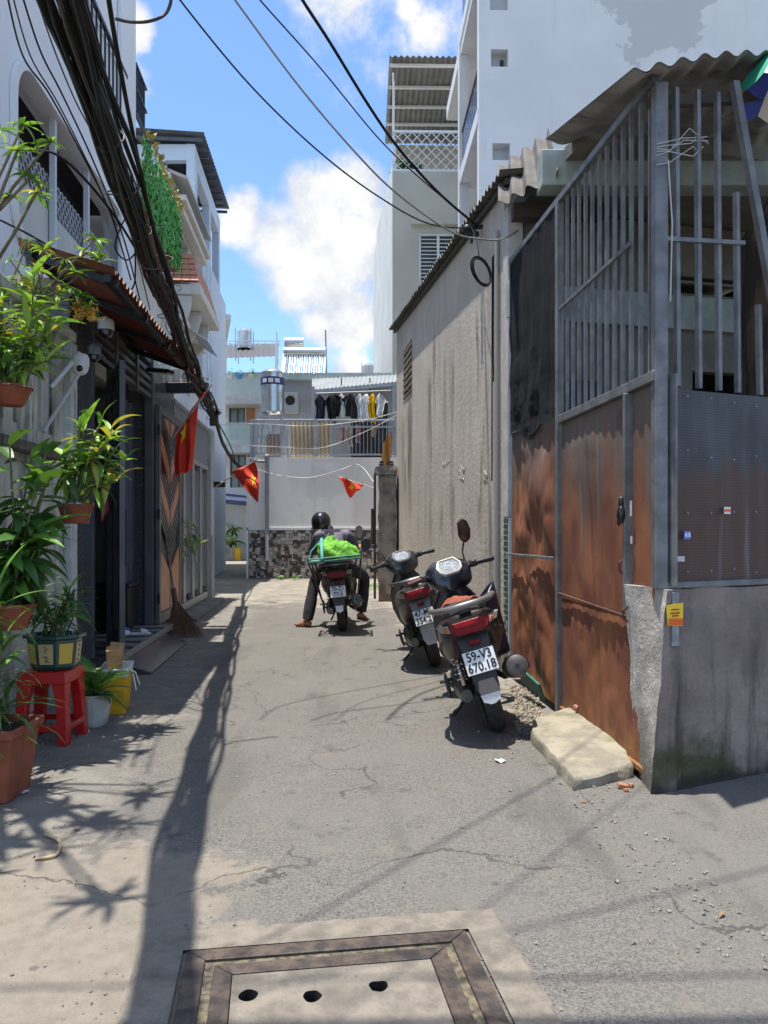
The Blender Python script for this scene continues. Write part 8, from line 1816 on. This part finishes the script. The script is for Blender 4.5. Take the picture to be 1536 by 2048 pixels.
mb = MB(); mb.tube([LG.pt(sy(5.5), -.02, 1.95), P(160, 745, 5.9)], .014, 8); mb.build('camera_pole', mat('pole_white', (.5, .52, .53), rough=.5), None, smooth=50, label='slanting white pole bracing the white ball camera', cat='pole')
# white gable lamp under the awning
mb = MB(); q0 = P(320, 742, 8.6); mb.box(q0, (.30, .12, .045), (0, R(8), R(-20))); fl_ = thing('flood_light', 'flat flood light fixed under the red awning end', 'flood light', q0); mb.build('housing', m_blacksteel, fl_, bevel=.008); mb = MB(); mb.box(q0 - V(0, 0, .028), (.26, .10, .01), (0, R(8), R(-20))); mb.build('glass', m_camw, fl_)
# ================================================================== FLAGS
m_flag = mat('flag_red', (.74, .045, .014), (.66, .035, .012), scale=6, rough=.75); m_star = mat('flag_yellow', (.85, .55, .02), rough=.75); m_fpole = mat('flag_pole', (.42, .4, .36), rough=.6)
def flag(name, label, fn, pole, star_uv, star_r, nu=26, nv=26, asp=1.5):
    t = thing(name, label, 'flag', pole[0], 'red flags with yellow star'); mb = MB(); mb.grid(fn, nu, nv); o = mb.build('cloth', m_flag, t, smooth=70); o.modifiers.new('thickness', 'SOLIDIFY').thickness = .002
    e = 1e-3
    for side in (1, -1):
        st = MB(); cu_, cv_ = star_uv; rows = []; K = 40
        def pt_(u, v):
            p = Vector(fn(u, v)); d1 = Vector(fn(u + e, v)) - p; d2 = Vector(fn(u, v + e)) - p; n_ = d1.cross(d2); n_ = n_.normalized() if n_.length > 0 else V(0, -1, 0); return p + n_ * .006 * side
        out = []
        for k in range(10):
            a = math.pi / 2 + math.pi * k / 5; r_ = star_r * (1 if k % 2 == 0 else .40); out.append((cu_ + r_ * math.cos(a) / asp, cv_ - r_ * math.sin(a)))
        fs = []
        for k in range(10):      # fan with subdivided triangles so the star follows the folds
            a, b = out[k], out[(k + 1) % 10]; n = 5; idx = {}
            for i in range(n + 1):
                for j in range(n + 1 - i):
                    w0 = 1 - (i + j) / n; u = cu_ * w0 + a[0] * i / n + b[0] * j / n; v = cv_ * w0 + a[1] * i / n + b[1] * j / n; idx[i, j] = len(st.v); st.v.append(pt_(u, v))
            for i in range(n):
                for j in range(n - i):
                    st.f.append([idx[i, j], idx[i + 1, j], idx[i, j + 1]]); st.m.append(0)
                    if i + j < n - 1: st.f.append([idx[i + 1, j], idx[i + 1, j + 1], idx[i, j + 1]]); st.m.append(0)
        st.build('star', m_star, o, smooth=70)
    mb = MB(); mb.tube(pole, .011, 8); mb.build('pole', m_fpole, t, smooth=50)
# hanging flag beside the gate: hoist along a slanting pole, cloth falling in folds
h0, h1 = P(413, 783, 9.6), P(352, 868, 9.75)
def f1(u, v):      # u from the low end of the pole to its tip, v down the hanging cloth
    w_ = min(u / .72, 1.0); k_ = max(0, (u - .72) / .28)
    hp = P(349, 866, 9.76).lerp(P(386, 815, 9.68), w_).lerp(h0, k_); L_ = (.53 + .20 * w_) * (1 - min(1, k_ * 3.5)) + .03
    return hp + V(.012 * math.sin(v * 7 + u * 5), .045 * math.sin(u * 17 + v * 1.5) * (.25 + .75 * v), -L_ * v + .02 * math.sin(u * 9) * v)
flag('flag', 'red flag with yellow star drooping beside the open gate leaf', f1, [P(424, 768, 9.58), P(346, 876, 9.77)], (.40, .24), .22, asp=1.15)
a0, a1, a2 = P(509, 922, 13.3), P(462, 945, 13.6), P(515, 1006, 13.25)
def f2(u, v): return a0.lerp(a1, u).lerp(a2, v * (1 - .04 * u)) + V(0, .05 * math.sin(u * 6 + v * 4) * (1 - v) + .03 * math.sin(v * 8), 0) + V(.05 * (1 - u) * math.sin(v * math.pi), 0, 0)
flag('flag', 'red flag with yellow star drooping from the slanted pole past the garage', f2, [P(428, 976, 13.9), P(516, 917, 13.2)], (.30, .42), .17, asp=1.0)
b0, b1 = P(724, 966, 17.6), P(682, 957, 17.7)
def f3(u, v): return b0.lerp(b1, u) + V(.05 * math.sin(v * 6), .06 * math.sin(u * 8 + v * 5), -(.14 + .26 * math.exp(-((u - .55) / .22) ** 2)) * v - .05 * math.sin(u * 5) + .09 * (u - .2) * v)
flag('flag', 'small bunched red flag on a thin pole by the concrete pillar', f3, [P(752, 978, 17.5), P(676, 953, 17.75)], (.55, .35), .25)
# ================================================================== LITTER
def scrap(px, py, w, d_, rot, m, label, cat='litter'):
    p = G(px, py); mb = MB(); M_ = Matrix.Rotation(rot, 3, 'Z'); mb.grid(lambda u, v: p + M_ @ V((u - .5) * w, (v - .5) * d_, .006 + .012 * noise.noise(V(u * 2 + px, v * 2, 1)) + .012 * abs(u - .5)), 4, 4); o = mb.build('litter', m, None, smooth=60, label=label, cat=cat); return o
m_pap = mat('scrap_white', (.66, .67, .68), rough=.7)
scrap(1000, 1524, .05, .05, .4, m_pap, 'white paper scrap on the asphalt near the ramp'); scrap(47, 1550, .045, .05, .2, m_pap, 'white paper scrap beside the square terracotta pot'); scrap(45, 1588, .05, .03, .9, m_pap, 'folded white scrap at the terracotta pot foot')
lf_l = ['fallen brown leaf beside the cement ramp corner', 'second fallen leaf on the asphalt below the low wall', 'fallen leaf on tan cement under the frangipani', 'small fallen leaf near the drain apron']
for k, (px, py) in enumerate(((1160, 1606), (1197, 1624), (158, 1662), (1448, 1830))):
    o = inst('fallen_leaf', leaf_mesh('fallen_leaf', mat('leaf_brown', (.20, .12, .06), (.27, .18, .08), scale=20, rough=.8), .22, .3, .4), None, G(px, py) + V(0, 0, .012), (0, 0, k * 1.3), (.04,) * 3); tag(o, lf_l[k], 'leaf')
mb = MB(); sagc([G(90, 1672) + V(0, 0, .008), G(118, 1690) + V(0, 0, .015), G(112, 1715) + V(0, 0, .01), G(70, 1722) + V(0, 0, .008)], .006, mb); mb.build('twig', mat('twig_tan', (.40, .30, .17), rough=.8), None, smooth=60, label='curved dry twig lying on the cement by the plants', cat='twig')
for k, (px, py, s_) in enumerate(((1245, 1577, .03), (1262, 1574, .022), (1252, 1583, .018))):
    mb = MB(); p = G(px, py); mb.box(p + V(0, 0, s_ * .4), (s_ * 1.5, s_, s_ * .8), (.1, .2, k)); mb.build('brick_chip', mat('brick_chip', (.33, .155, .085), rough=.9), None, bevel=.003, label=['larger orange brick chip at the low wall foot', 'orange brick chip next to the low wall end', 'small orange brick chip below the larger ones'][k], cat='brick chip')
mb = MB(); p = P(1158, 1432, 4.85); mb.box(V(p.x, p.y, .14), (.07, .03, .02), (.2, .1, .6)); mb.build('wrapper', mat('wrapper_red', (.5, .06, .07), (.6, .55, .55), scale=40, rough=.5), None, label='crumpled red and white wrapper on the ramp', cat='wrapper')
lb = MB(); leaf_blob(lb, G(1530, 1535) + V(.05, .0, .06), .10, 60, .06, 77, .6); lb.build('weed_clump', mat('weed_green', (.1, .26, .03)), None, label='bright weed sprouting at the foot of the mossy low wall', cat='weeds')
